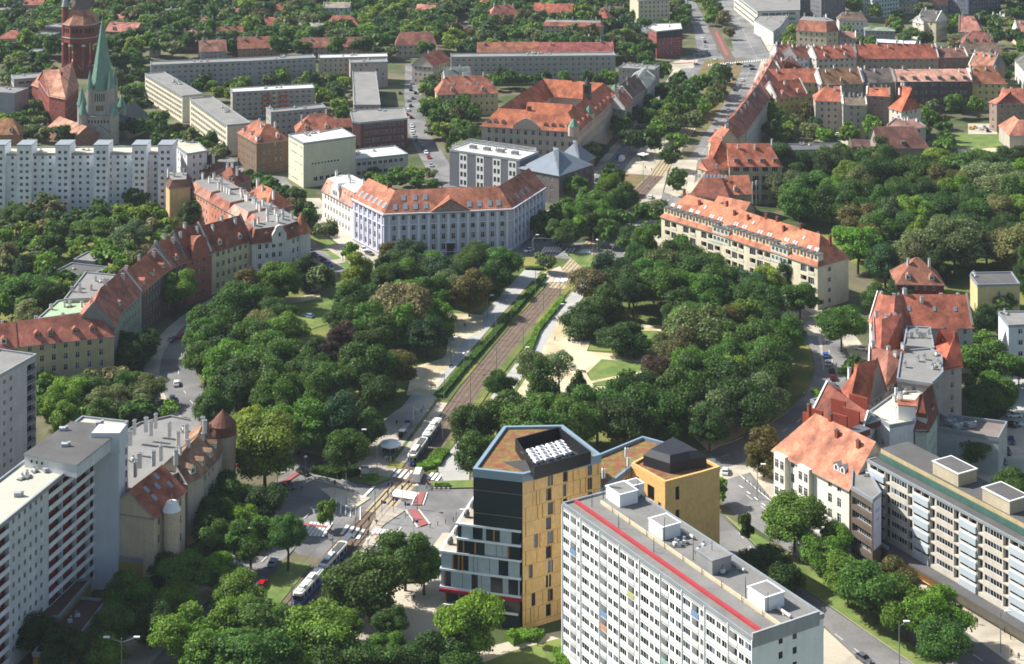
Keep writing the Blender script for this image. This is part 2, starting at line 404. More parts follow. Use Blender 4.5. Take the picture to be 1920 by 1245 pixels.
    if roof == 'flat' and depth != 98:
        if ('vent',) not in CH:
            q = MB(); q.box((0, 0, 0), (.9, .7, .8), 0, 0); q.cyl((.2, .1, .7), (.2, .1, 1.4), .22, .3, n=8, mi=1); q.box((0, 0, -.05), (1.9, 1.5, .2), 0, 2); CH[('vent',)] = q.mesh('roof_vent', [M_PLASTER, M_ZINC, M_DROOF])
        k_ = int(sum((F[i + 1] - F[i]).length for i in range(nF)) / 9)
        for k in range(min(9, k_)):
            i = rng.randrange(nF); p = F[i].lerp(F[i + 1], rng.uniform(.08, .92)).lerp(B[i].lerp(B[i + 1], .5), rng.uniform(.5, 1)); w_ = wloc(ro); put('roof_vent', CH[('vent',)], ro, (p.x - w_.x, p.y - w_.y, h + .08), rng.uniform(0, 3))
    segs = [(F[i + 1] - F[i]).length for i in range(nF)]; tot = sum(segs)
    def at(t, v):
        d = t * tot; i = 0
        while i < nF - 1 and d > segs[i]: d -= segs[i]; i += 1
        k = min(1, d / segs[i]); p = F[i].lerp(F[i + 1], k).lerp(B[i].lerp(B[i + 1], k), v); e = F[i + 1] - F[i]
        return p, math.atan2(e.y, e.x)
    LR = wloc(ro)
    for k in range(ch):
        t = (k + 0.5 + rng.uniform(-.25, .25)) / ch; v = rng.choice((.38, .5, .62)) if roof != 'flat' else rng.uniform(.25, .75)
        p, a = at(min(.96, max(.04, t)), v); z = slope(t, v)
        o = put('chimney', chimney_mesh(chk), ro, Vector((p.x, p.y, z + (-.5 if roof != 'mansard' else .6))) - LR, a + (math.pi / 2 if rng.random() < .6 else 0))
    for k in range(dorm):
        t = (k + 0.5) / dorm; dd = 0.9 / width; p, a = at(t, dd); z = h + (rise * 2 * dd if roof != 'mansard' else rise * .25)
        dm = put('dormer', dormer_mesh(tm if dkind == 'gable' else M_DROOF, wm if dkind != 'gable' else M_PLASTER, dkind), root, (p.x - root.location.x, p.y - root.location.y, z), a)
        put('window', window_mesh('h', 1.1, 1.1, False)[0], dm, (0, -.01, .3))
    for k in range(sky):
        t = (k + 0.5 + rng.uniform(-.15, .15)) / sky; v = .27 if roof != 'mansard' else .07; p, a = at(t, v)
        if ('sky',) not in CH:
            q = MB(); q.box((0, 0, 0), (1.0, 1.5, .14), 0, 1); q.poly([(-.4, -.65, .15), (.4, -.65, .15), (.4, .65, .15), (-.4, .65, .15)], 0)
            CH[('sky',)] = q.mesh('skylight', [M_SKY, M_ZINC])
        o = put('skylight', CH[('sky',)], ro, Vector((p.x, p.y, slope(t, v) + .02)) - LR)
        o.rotation_euler = (math.atan2(rise, width / 2) if roof != 'flat' else 0, 0, a)
    root['_at'] = 0; del root['_at']
    return root, poly, at, slope, ro
M_SKY = mat('skylight_glass', (120, 135, 150), 0.08, 0.05, spec=0.8)
# ------------------------------------------------------------------ ground, roads, paths
M_GRASS = mat('meadow_grass', (80, 98, 46), 0.95, 0.22, 0.08, 1.2, rgb2=(120, 118, 60))
M_LAWN = mat('mown_lawn', (90, 112, 52), 0.95, 0.2, 0.16, 1.5, rgb2=(112, 124, 64))
M_YARD = mat('yard_ground', (104, 98, 76), 0.95, 0.2, 0.05, 0.9, rgb2=(66, 80, 42))
M_ROAD = mat('asphalt', (126, 124, 121), 0.92, 0.17, 0.09, 1.4, rgb2=(104, 103, 102))
M_PAVE = mat('paving_slabs', (182, 172, 152), 0.92, 0.1, 0.1, 1.8, rgb2=(160, 152, 138))
M_SAND = mat('sandy_gravel', (200, 186, 156), 0.95, 0.12, 0.14, 1.6, rgb2=(176, 162, 128))
M_PATHM = mat('promenade_paving', (166, 164, 158), 0.92, 0.1, 0.15, 1.5)
M_KERB = mat('kerb_stone', (176, 172, 162), 0.9, 0.1)
M_BALLAST = mat('track_ballast', (108, 92, 78), 0.95, 0.2, 0.4, 3.0)
M_TRACKP = mat('track_paving', (168, 152, 122), 0.92, 0.14, 0.3, 2.0)
M_RAIL = mat('rail_steel', (92, 78, 66), 0.5, 0.1, metal=0.3)
M_LINE = mat('road_paint', (215, 215, 208), 0.8, 0.1, 1.0, 4.0)
M_RED = mat('cycle_lane_red', (150, 88, 84), 0.9, 0.12)
M_DIRT = mat('bare_soil', (122, 96, 68), 0.95, 0.18, 0.15, 1.0, rgb2=(98, 100, 56))
SURF = []
_z = [0.004]
def patch(name, poly, m, h=None, clear=True, z=None):
    poly = ccw(poly); mb = MB()
    if h:                                                        # raised, with a kerb
        inn = poly; mb.prism(inn, -0.05, h + _z[0] * .3, 1, top=0)
        o = mb.build(name, [m, M_KERB])
    else:
        _z[0] += 0.004; mb.poly([(*p, _z[0] if z is None else z) for p in poly]); o = mb.build(name, m)
    tag(o, kind='structure')
    if clear: CLEAR.append(poly)
    return o
def ribbon_poly(P, a, b):                                         # v offsets to the right of travel
    A = offset_line(P, -a); B = offset_line(P, -b); return B + A[::-1]
def ribbon(name, P, a, b, m, h=None, clear=True, z=None): return patch(name, ribbon_poly(P, a, b), m, h, clear, z)
mb = MB(); mb.poly([(-2500, 120, 0), (2500, 120, 0), (2500, 4200, 0), (-2500, 4200, 0)]); tag(mb.build('ground', M_YARD), kind='structure')
C0 = Vector((-2.0, 568.0))
def circ(r, a0=0, a1=360, n=72, c=C0): return [c + Vector((math.cos(R(a0 + (a1 - a0) * i / n)), math.sin(R(a0 + (a1 - a0) * i / n)))) * r for i in range(n + 1)]
def ring_poly(r0, r1, a0, a1, n=60): return circ(r1, a0, a1, n) + circ(r0, a0, a1, n)[::-1]
# gardens and woods
patch('garden_ground', G([(-120, 400), (0, 385), (300, 385), (340, 440), (250, 500), (60, 600), (-120, 640)]), M_GRASS, clear=False)
patch('wood_ground', G([(1440, 300), (1950, 300), (2050, 560), (1700, 600), (1630, 520), (1480, 400)]), M_GRASS, clear=False)
patch('lawn', G([(1780, 250), (1900, 250), (1905, 278), (1790, 278)]), M_LAWN)
patch('path', G([(1795, 279), (1925, 277), (1930, 300), (1800, 300)]), M_SAND)
# the round park
patch('park_ground', circ(101, n=72)[:-1], M_GRASS, h=0.12, clear=False)
patch('ring_road', ring_poly(101.2, 113, 0, 180), M_ROAD); patch('ring_road', ring_poly(101.2, 113, 180, 360), M_ROAD)
patch('pavement', ring_poly(113, 119, -62, 60), M_PAVE, h=0.12); patch('pavement', ring_poly(113, 118, 122, 236), M_PAVE, h=0.12)
PTS = [(540, 1155), (585, 1098), (640, 1036), (706, 962), (776, 884), (882, 731), (988, 600), (1062, 514), (1092, 480), (1152, 412), (1230, 330), (1292, 240), (1345, 160), (1368, 112), (1335, 50), (1285, -20)]
AX = [g(*p) for p in PTS]; AX.insert(0, AX[0] + (AX[0] - AX[1]).normalized() * 45)
def seg(i, j): return AX[i:j + 1]
# city asphalt at the two crossings and the streets
near_x = G([(498, 985), (500, 915), (545, 880), (600, 890), (665, 902), (700, 912), (760, 918), (840, 922), (925, 915), (935, 960), (850, 985), (828, 1020), (760, 1045), (690, 1060), (560, 1040)])
patch('crossroads', near_x, M_ROAD)
patch('crossroads', G([(975, 478), (1000, 462), (1060, 456), (1185, 450), (1200, 480), (1150, 506), (1010, 512), (985, 500)]), M_ROAD)
LC = AX[0:5]; 
patch('carriageway', ribbon_poly(LC, -21, -12), M_ROAD); patch('carriageway', ribbon_poly(LC, 5.2, 13.5), M_ROAD)
patch('grass_strip', ribbon_poly([AX[0], AX[1], g(585, 1098), g(612, 1062)], -11, -4.0), M_LAWN, h=0.13)
patch('pavement', ribbon_poly([AX[0], AX[1], AX[2], AX[3]], -31, -21), M_PAVE, h=0.12, clear=False)
patch('pavement', G([(640, 1260), (700, 1120), (800, 1040), (830, 1000), (880, 1000), (860, 1080), (830, 1160), (800, 1260)]), M_PAVE, h=0.12, clear=False)
SC = AX[9:15]
patch('carriageway', ribbon_poly(SC, -27, -15), M_ROAD); patch('carriageway', ribbon_poly(SC, 10, 20), M_ROAD)
patch('pavement', ribbon_poly(SC, -31, -27), M_PAVE, h=0.12); patch('pavement', ribbon_poly(SC, 20, 26), M_PAVE, h=0.12)
patch('median_strip', ribbon_poly(AX[10:12], -15, -4), M_DIRT, h=0.1, clear=False); patch('median_strip', ribbon_poly(AX[12:15], -15, -4), M_DIRT, h=0.1, clear=False)
patch('median_strip', ribbon_poly(AX[12:15], 4, 10), M_DIRT, h=0.1, clear=False)
patch('tram_square', G([(1110, 375), (1190, 268), (1262, 262), (1250, 330), (1240, 372), (1180, 385)]), M_PAVE)
patch('crossroads', G([(1100, 345), (1150, 262), (1205, 272), (1150, 345)]), M_ROAD)
patch('pavement', G([(1245, 360), (1262, 300), (1308, 300), (1300, 355), (1270, 370)]), M_PAVE, h=.12)
patch('crossroads', G([(1268, 112), (1400, 92), (1452, 100), (1475, 128), (1440, 158), (1330, 140), (1280, 140)]), M_ROAD)
patch('avenue', G([(1382, 118), (1448, 112), (1410, 45), (1375, -20), (1335, -20), (1362, 40)]), M_ROAD)
patch('avenue', G([(1312, 118), (1352, 118), (1335, 60), (1290, -20), (1268, -20), (1300, 50)]), M_ROAD)
patch('pavement', G([(1450, 112), (1470, 108), (1425, 40), (1390, -20), (1377, -20), (1412, 45)]), M_PAVE, h=.12)
patch('pavement', G([(1215, 118), (1310, 112), (1300, 128), (1220, 132)]), M_PAVE, h=.12)
patch('street', G([(760, 120), (806, 118), (790, 175), (800, 240), (838, 300), (870, 350), (820, 352), (790, 300), (762, 240), (758, 180)]), M_ROAD)
patch('street', G([(848, 92), (880, 92), (888, 50), (905, 10), (890, 10), (868, 45)]), M_ROAD)
patch('street', G([(560, 438), (585, 440), (650, 490), (712, 515), (700, 545), (640, 530), (590, 500), (562, 490)]), M_ROAD)
patch('street', G([(640, 470), (665, 462), (740, 490), (985, 478), (985, 500), (735, 520)]), M_ROAD)
patch('pavement', G([(562, 372), (600, 372), (640, 430), (715, 480), (700, 490), (660, 478), (600, 430)]), M_PAVE, h=.12)
patch('lawn', G([(575, 440), (598, 436), (660, 480), (672, 510), (640, 500)]), M_LAWN, h=.1)
patch('path', G([(606, 462), (650, 458), (700, 500), (682, 512)]), M_PAVE, h=.11)
patch('street', G([(425, 285), (470, 330), (530, 330), (570, 372), (555, 385), (500, 350), (445, 345), (395, 290)]), M_ROAD)
patch('carriageway', G([(1318, 872), (1392, 872), (1440, 930), (1560, 1012), (1905, 1250), (1990, 1310), (1850, 1310), (1500, 1048), (1372, 960), (1340, 930)]), M_ROAD)
patch('carriageway', G([(1330, 950), (1400, 1010), (1476, 1085), (1720, 1252), (1800, 1310), (1690, 1310), (1545, 1175), (1430, 1090), (1320, 1010)]), M_ROAD)
patch('pavement', G([(1545, 1178), (1690, 1312), (1560, 1312), (1540, 1240)]), M_PAVE, h=.12)
patch('grass_strip', G([(1362, 968), (1495, 1050), (1850, 1312), (1805, 1312), (1720, 1250), (1478, 1082), (1400, 1005)]), M_LAWN, h=.12, clear=False)
patch('pavement', G([(1392, 868), (1445, 900), (1560, 985), (1640, 1040), (1740, 1095), (1930, 1185), (1960, 1290), (1905, 1252), (1562, 1010), (1442, 930)]), M_PAVE, h=.12)
patch('car_park', G([(1780, 840), (1900, 770), (1960, 780), (1960, 900), (1850, 930)]), M_PAVE)
patch('car_park', G([(1870, 640), (1960, 640), (1960, 770), (1890, 770)]), M_PATHM)
patch('car_park', G([(1535, 255), (1590, 255), (1590, 272), (1535, 272)]), M_PAVE)
patch('car_park', G([(1815, 232), (1870, 232), (1870, 252), (1815, 252)]), M_PAVE)
patch('path', G([(800, 1245), (950, 1205), (1070, 1180), (1070, 1192), (960, 1222), (860, 1262)]), M_PAVE, h=.12)
patch('lawn', G([(880, 1232), (1070, 1188), (1070, 1262), (900, 1262)]), M_LAWN, h=.1)
patch('street', G([(1475, 590), (1530, 612), (1545, 700), (1540, 600)]), M_PAVE)
patch('forecourt', G([(1455, 588), (1480, 580), (1560, 615), (1550, 632), (1500, 628)]), M_PAVE, h=.12)
# park paths, sand and lawns (on the park's raised ground)
def onpark(name, poly, m, clear=True):
    _z[0] += .004; patch(name, poly, m, clear=clear, z=0.125 + _z[0])
TP = AX[5:9]
ax = [g(800, 850), AX[6], AX[7], AX[8]]
onpark('promenade', ribbon_poly(ax, -16.5, -10), M_PATHM); onpark('promenade', ribbon_poly([g(860, 770), AX[6], AX[7], AX[8]], 7.6, 13), M_PATHM)
onpark('sand_clearing', G([(838, 588), (905, 592), (905, 622), (868, 638), (852, 668), (806, 745), (762, 742), (775, 690), (835, 672), (842, 630)]), M_SAND)
onpark('sand_clearing', G([(1052, 592), (1150, 606), (1240, 612), (1240, 622), (1150, 626), (1108, 640), (1100, 660), (1212, 670), (1215, 682), (1128, 678), (1100, 702), (1115, 726), (1185, 726), (1185, 742), (1070, 742), (1010, 720), (960, 790), (940, 780), (1000, 690)]), M_SAND)
onpark('lawn', G([(1138, 620), (1240, 622), (1290, 660), (1270, 668), (1200, 664), (1102, 658), (1112, 638)]), M_LAWN)
onpark('lawn', G([(1128, 675), (1215, 682), (1220, 700), (1180, 728), (1112, 724), (1102, 700)]), M_LAWN)
onpark('path', G([(1108, 716), (1205, 697), (1206, 700), (1110, 720)]), M_SAND)
onpark('lawn', G([(545, 570), (640, 548), (650, 556), (640, 600), (580, 620), (550, 600)]), M_LAWN)
onpark('path', G([(505, 565), (600, 552), (602, 560), (520, 576)]), M_SAND)
onpark('lawn', G([(646, 788), (680, 782), (690, 800), (650, 826)]), M_LAWN)
onpark('paved_square', G([(650, 870), (680, 820), (745, 770), (800, 740), (840, 752), (790, 800), (745, 868), (730, 900), (660, 880)]), M_PAVE)
onpark('paved_square', G([(820, 880), (880, 800), (880, 905), (840, 918)]), M_PATHM)
onpark('grass_verge', G([(640, 880), (735, 898), (700, 912), (600, 890)]), M_LAWN)
onpark('grass_verge', G([(800, 905), (885, 902), (892, 916), (820, 918)]), M_LAWN)
onpark('sand_clearing', G([(1300, 820), (1440, 770), (1445, 790), (1330, 850)]), M_SAND, clear=False)
# tram tracks
mb = MB(); zt = .20
def rib(mb, P, a, b, z0, z1, mi):
    q = ribbon_poly(P, a, b); n = len(P); A = q[n:][::-1]; B = q[:n]
    for i in range(n - 1):
        mb.poly([(*A[i], z1), (*B[i], z1), (*B[i + 1], z1), (*A[i + 1], z1)][::-1], mi)
        mb.poly([(*A[i], z0), (*A[i], z1), (*A[i + 1], z1), (*A[i + 1], z0)][::-1], mi); mb.poly([(*B[i], z0), (*B[i + 1], z0), (*B[i + 1], z1), (*B[i], z1)][::-1], mi)
AXs = AX
rib(mb, [g(560, 1132), AX[3], AX[4]], -3.6, 3.6, 0, .10, 0); rib(mb, [AX[4], g(760, 905)], -3.4, 3.4, 0, .06, 1); rib(mb, [AX[0], AX[1], g(560, 1132)], -3.6, 3.6, 0, .14, 0)
rib(mb, [g(760, 905), g(776, 884), AX[6], AX[7], g(1040, 541)], -3.6, 3.6, 0, .19, 0); rib(mb, [g(1040, 541), AX[8], AX[9], AX[10]], -3.6, 3.6, 0, .15, 1)
rib(mb, [AX[10], AX[11]], -3.6, 3.6, 0, .14, 0); rib(mb, AX[11:13], -3.6, 3.6, 0, .10, 1); rib(mb, AX[12:16], -3.6, 3.6, 0, .13, 0)
tag(mb.build('track_bed', [M_BALLAST, M_TRACKP]), kind='structure'); CLEAR.append(ribbon_poly(AX[:16], -4.5, 4.5))
mb = MB()
for v in (-2.35, -0.9, .9, 2.35): rib(mb, AX[:16], v - .06, v + .06, .1, .24, 0)
tag(mb.build('tram_rails', M_RAIL), kind='structure')
tg = [g(776, 884), AX[6], AX[7], g(1040, 541)]
onpark('grass_verge', ribbon_poly(tg, -8.0, -3.7), M_GRASS); onpark('grass_verge', ribbon_poly(tg, 3.7, 6.2), M_GRASS)
# road markings
def lines(name, items, m=M_LINE):
    mb = MB()
    for a, b, w in items:
        e = (b - a).normalized(); n = Vector((-e.y, e.x)) * w / 2; mb.poly([(*(a + n), 0), (*(a - n), 0), (*(b - n), 0), (*(b + n), 0)][::1])
    _z[0] += .004; z = _z[0] + .01; mb.v = [(x, y, z) for x, y, _ in mb.v]
    tag(mb.build(name, m), kind='structure')
def zebra(p, q, r, n, w=.5, z=0):       # stripes start along p->q, each running to q + (r - q)
    p, q, r = g(*p), g(*q), g(*r); d = r - q
    return [(p.lerp(q, i / (n - 1)), p.lerp(q, i / (n - 1)) + d, w) for i in range(n)]
it = []
it += zebra((566, 1006), (604, 1008), (622, 982), 6, .8); it += zebra((640, 1004), (670, 1012), (682, 994), 4, .9); it += zebra((684, 1022), (714, 1026), (736, 996), 5, .8)
it += zebra((728, 894), (758, 900), (772, 884), 4, .9); it += zebra((802, 900), (818, 903), (828, 890), 3, .9)
it += zebra((1016, 474), (1048, 474), (1054, 464), 7, .8); it += zebra((1058, 474), (1072, 474), (1078, 466), 3, .8); it += zebra((1086, 476), (1104, 476), (1112, 468), 5, .8)
it += zebra((1040, 530), (1060, 530), (1066, 520), 5, .8); it += zebra((1328, 124), (1440, 114), (1441, 111), 26, .6)
for k in range(7): a = g(622 + k * 9, 933 + k * 3); it.append((a, a + Vector((.6, -8)), .3))
it += [(g(680, 935), g(702, 913), .8), (g(640, 900), g(668, 913), .2), (g(585, 900), g(660, 918), .15)]
for k in range(7): it.append((g(1386 + k * 14, 912 + k * 11), g(1393 + k * 14, 917 + k * 11), .35))
it += [(g(1388, 893), g(1450, 945), .3)]
def dashes(P, v, on=3.0, off=4.0, w=.18):
    q = offset_line(P, -v); out = []
    for i in range(len(q) - 1):
        L = (q[i + 1] - q[i]).length; e = (q[i + 1] - q[i]) / L; x = 0
        while x < L - on: out.append((q[i] + e * x, q[i] + e * (x + on), w)); x += on + off
    return out
it += dashes(SC, -21) + dashes(SC, 15) + dashes(LC, -16.5) + dashes(LC, 9.3) + dashes([g(1400, 930), g(1530, 1030), g(1900, 1280)], 0) + dashes([g(1400, 1000), g(1510, 1135), g(1710, 1285)], 2)
it += dashes(circ(107, 150, 215, 14), 0) + dashes(circ(107, -60, 35, 20), 0) + dashes([g(1358, 118), g(1330, 60), g(1290, 0)], -8) + dashes([g(1420, 112), g(1390, 50), g(1356, -10)], 0)
lines('road_markings', it)
lines('cycle_lane', [(g(518, 915), g(558, 888), 1.6), (g(695, 1006), g(728, 1006), 2.0), (g(568, 984), g(612, 990), 1.2), (g(1215, 122), g(1300, 118), 2.5), (g(1364, 105), g(1342, 60), 2.2)], M_RED)
lines('marked_island', [(g(752, 935), g(764, 922), 7.0)], mat('island_paint', (205, 200, 192), .9, .06))
patch('cycle_lane', G([(765, 957), (782, 957), (802, 984), (787, 989)]), M_RED)
patch('cycle_lane', G([(784, 925), (798, 925), (790, 948), (775, 948)]), M_RED)
lines('road_markings', [(g(760, 957), g(783, 990), .35), (g(785, 957), g(806, 984), .35), (g(772, 948), g(781, 925), .3), (g(793, 948), g(801, 925), .3)])
patch('traffic_island', G([(600, 918), (625, 915), (695, 935), (660, 958), (640, 948)]), M_PAVE, h=.14)
patch('traffic_island', G([(716, 945), (760, 958), (720, 985), (706, 1000), (690, 1000), (700, 975)]), M_PAVE, h=.14)
patch('traffic_island', G([(1060, 476), (1088, 500), (1108, 515), (1130, 490), (1105, 476)]), M_LAWN, h=.14)
patch('traffic_island', G([(1000, 520), (1050, 500), (1058, 512), (1045, 528), (1000, 535)]), M_PAVE, h=.14)
# kerbs along the avenue platform
ribbon('tram_platform', [g(612, 1062), g(640, 1036), g(672, 1000)], 3.7, 6.4, M_PAVE, h=.28)
ribbon('tram_platform', [g(785, 872), g(830, 808), g(862, 760)], -7.0, -3.8, M_PAVE, h=.32)
# ------------------------------------------------------------------ plain and repeated building types
OR, DR, PK, BRN = (186, 92, 66), (150, 66, 50), (196, 108, 84), (120, 84, 68)
GW = 'houses along the curve of the ring road'
def flat(name, label, F, h, depth, wall, **k): return building(name, label, 'apartment block', F, h, depth, wall, roof='flat', **k)
def house(label, F, h, depth, wall, **k):
    k.setdefault('ch', 2); return building(k.pop('name', 'townhouse'), label, k.pop('cat', 'house'), F, h, depth, wall, **k)
# ---- lavender palace with orange hipped roof
def pil(n, dx): pass
root, poly, at, slope, ro = building('office_palace', 'long lavender office palace with orange hipped roof and triangular pediment behind the park', 'office building',
    [(661, 372), (720, 401), (960, 391), (1022, 351)], 17, 15, (172, 171, 190), rise=7.2, tile=(190, 98, 70), fl=4, near=True, sky=0, ch=3, chk='brick', lm='the lavender palace',
    win=dict(sp=3.9, w=1.5, wh=2.3, base=.8, end=1.2), ov=.6)
mb = MB(); F = poly[:4]
for i in range(3):
    e = F[i + 1] - F[i]; L = e.length; e /= L; o = Vector((e.y, -e.x)); n = int((L - 2.4) / 3.9); m = (L - n * 3.9) / 2; a = math.atan2(e.y, e.x)
    for k in range(n + 1):
        p = F[i] + e * (m + k * 3.9) + o * .12; mb.box((p.x, p.y, 1.2), (.95, .3, 15.0), a)
    p = F[i].lerp(F[i + 1], .5) + o * .16
    for z, t, pr in ((16.3, .7, .5), (1.0, .25, .4), (12.2, .3, .28)): q = p + o * (pr / 2 - .16); mb.box((q.x, q.y, z), (L, pr, t), a)
mb.build('pilasters', mat('palace_trim', (204, 206, 218), .8, .06), root)['kind'] = 'stuff'
p, a = at(.55, 0); p = F[1].lerp(F[2], .515); e = (F[2] - F[1]).normalized(); o = Vector((e.y, -e.x)); mb = MB()
w = 7.6; A, B_, D = p - e * w + o * .5, p + e * w + o * .5, p + o * .5; bk = -o * 8
mb.poly([(*A, 16.9), (*B_, 16.9), (*D, 21.6)], 0)
mb.poly([(*(A - e * .5), 17.0), (*(D + o * .3), 22.0), (*(D + bk), 22.0), (*(A + bk * .2 - e * .5), 17.0)][::-1], 1); mb.poly([(*(B_ + e * .5), 17.0), (*(D + o * .3), 22.0), (*(D + bk), 22.0), (*(B_ + bk * .2 + e * .5), 17.0)], 1)
mb.box((D.x, D.y, 16.6), (2 * w + 1, .8, .4), a, 2)
mb.build('pediment', [mat('pediment_relief', (150, 120, 112), .9, .3, 1.2, 3), tilem((190, 98, 70)), MATS['palace_trim']], root)
def roof_windows(root, ro, F, k0, items, h, rise, depth, w=1.6, l=2.4, up=.22):
    q = MB(); q.box((0, 0, 0), (w, l, .16), 0, 1); q.poly([(-w / 2 + .15, -l / 2 + .15, .17), (w / 2 - .15, -l / 2 + .15, .17), (w / 2 - .15, l / 2 - .15, .17), (-w / 2 + .15, l / 2 - .15, .17)], 0)
    me = q.mesh('skylight', [M_SKY, M_ZINC]); R0 = wloc(ro)
    for t, v in items:
        e = F[k0 + 1] - F[k0]; a = math.atan2(e.y, e.x); en = e.normalized(); inn = Vector((-en.y, en.x)); p = F[k0].lerp(F[k0 + 1], t) + inn * v * depth
        o = put('skylight', me, ro, Vector((p.x, p.y, h + rise * 2 * v + .03)) - R0); o.rotation_euler = (math.atan2(rise, depth / 2), 0, a)
roof_windows(root, ro, F, 1, [(.09, .13), (.17, .13), (.25, .13), (.33, .13), (.67, .13), (.75, .13), (.83, .13), (.90, .13), (.16, .32), (.25, .32), (.33, .32)], 17, 7.2, 15)
roof_windows(root, ro, F, 0, [(.12 + .15 * i, .15) for i in range(6)], 17, 7.2, 15); roof_windows(root, ro, F, 2, [(.3, .15), (.45, .15), (.6, .15)], 17, 7.2, 15)
d = MB(); q = p + o * .05; d.box((q.x, q.y, 0), (2.6, .5, 4.6), a, 0); d.box((q.x, q.y, 4.6), (4.2, 1.4, .3), a, 1); d.build('door', [M_DARK, MATS['palace_trim']], root)
# ---- white palace beside it
root, poly, at, slope, ro = building('white_palace', 'white palace with bright mansard roof and curved gable, left of the lavender palace', 'palace',
    [(604, 357), (661, 388)], 12.5, 15, (222, 214, 206), roof='mansard', rise=6.5, tile=(206, 176, 166), fl=3, near=True, ch=5, lm='the white palace', win=dict(sp=2.9, w=1.2, wh=2.0), dorm=5, px=True, topm=M_LROOF)
p, a = at(.45, 0); e = Vector((math.cos(a), math.sin(a))); o = Vector((e.y, -e.x)); mb = MB()
pts = [(-4.2, 12.4), (4.2, 12.4)] + [(4.2 * math.cos(R(t)), 14.2 + 4.2 * math.sin(R(t))) for t in range(0, 181, 15)]
mb.poly([(*(p + e * x + o * .35), z) for x, z in pts]); mb.poly([(*(p + e * x - o * .5), z) for x, z in pts][::-1])
for i in range(len(pts)):
    (x, z), (x2, z2) = pts[i], pts[(i + 1) % len(pts)]; mb.poly([(*(p + e * x - o * .5), z), (*(p + e * x2 - o * .5), z2), (*(p + e * x2 + o * .35), z2), (*(p + e * x + o * .35), z)])
for k in range(9):
    t0, t1 = R(20 * k), R(20 * k + 20); mb.poly([(*(p + e * 4 * math.cos(t) - o * dd), 14.2 + 4 * math.sin(t)) for t, dd in ((t0, .4), (t1, .4), (t1, 5), (t0, 5))][::-1], 1)
gb = mb.build('curved_gable', [wallm((222, 214, 206)), M_ZINC], root)
for x in (-1.6, 0, 1.6): put('window', window_mesh('c', 1.1, 2.0, False)[0], root, Vector((*(p + e * x + o * .36), 13.6)) - wloc(root), a)
# ---- curved cream apartment house with orange roof on the right of the park
LG = wallm((214, 204, 176))
FC = [(1240, 404), (1275, 415), (1310, 425), (1355, 439), (1400, 455), (1450, 470), (1495, 485), (1533, 497)]
def ed(i, L):
    if i < 7:
        ops = []
        for f in range(4):
            z = 1.0 + f * 3.7; n = int((L - 1.4) / 3.6)
            for k in range(n):
                x = (L - n * 3.6) / 2 + k * 3.6
                ops.append((x + .35, x + 3.25, z, z + 2.5, 1.1 if (k + f) % 3 else .2, 'l' if (k + f) % 3 else 's'))
        return ops
    if i == 7: return [(5.6 + q, 7.1 + q, 1.4 + f * 3.7, 3.0 + f * 3.7, .2, 'c') for f in range(4) for q in (0,)] + [(1.0, 3.4, .8, 3.2, .9, 'l')]
root, poly, at, slope, ro = building('curved_apartment_house', 'long curved cream apartment house with bright orange roof and rows of dormers', 'apartment house', FC, 16, 16.5, LG, rise=8.2,
    tile=(206, 104, 70), near=False, hip=(0.7, .75), ch=13, chk='brick', lm='the curved cream house', edges=ed, dorm=0, sky=0, ov=.5)
F = poly[:8]; W0 = wloc(root); M_SAGE = wallm((198, 202, 182))
dl = MB(); dl.box((0, 1.4, -1.0), (2.1, 2.8, 3.0), 0, 0); dl.box((0, 1.3, 2.0), (2.6, 3.2, .18), 0, 1); dl = dl.mesh('dormer', [LG, M_DROOF])
wd = MB(); wd.box((0, 1.6, -3.6), (8.6, 3.2, 6.0), 0, 0); wd.box((0, 1.5, 2.4), (9.2, 3.6, .2), 0, 1)
for q_ in (-1.8, -.6, .6, 1.8): wd.box((q_, 2.4, 2.6), (.6, .6, .6), 0, 0)
wd = wd.mesh('wide_dormer', [M_SAGE, M_DROOF])
for k in range(24):
    t = (k + .5) / 24; p, a = at(t, .055); n_ = Vector((math.sin(a), -math.cos(a)))
    if k in (9, 18):
        p, a = at(t, .0); p = p + n_ * .2; o_ = put('wide_dormer', wd, root, (p.x - W0.x, p.y - W0.y, 15.8), a); [put('window', window_mesh('h', 1.3, 1.4, False)[0], o_, (q_, -.02, z_)) for q_ in (-3, -1, 1, 3) for z_ in (.6, -2.6)]
    else: o_ = put('dormer', dl, root, (p.x - W0.x, p.y - W0.y, 17.2), a); put('window', window_mesh('h', 1.2, 1.5, False)[0], o_, (0, -.02, .25))
for i in range(7): roof_windows(root, ro, F, i, [(.2, .24), (.3, .24), (.55, .24), (.65, .24)] + ([(.8, .36)] if i % 2 else []), 16, 8.2, 16.5, .8, 1.2)
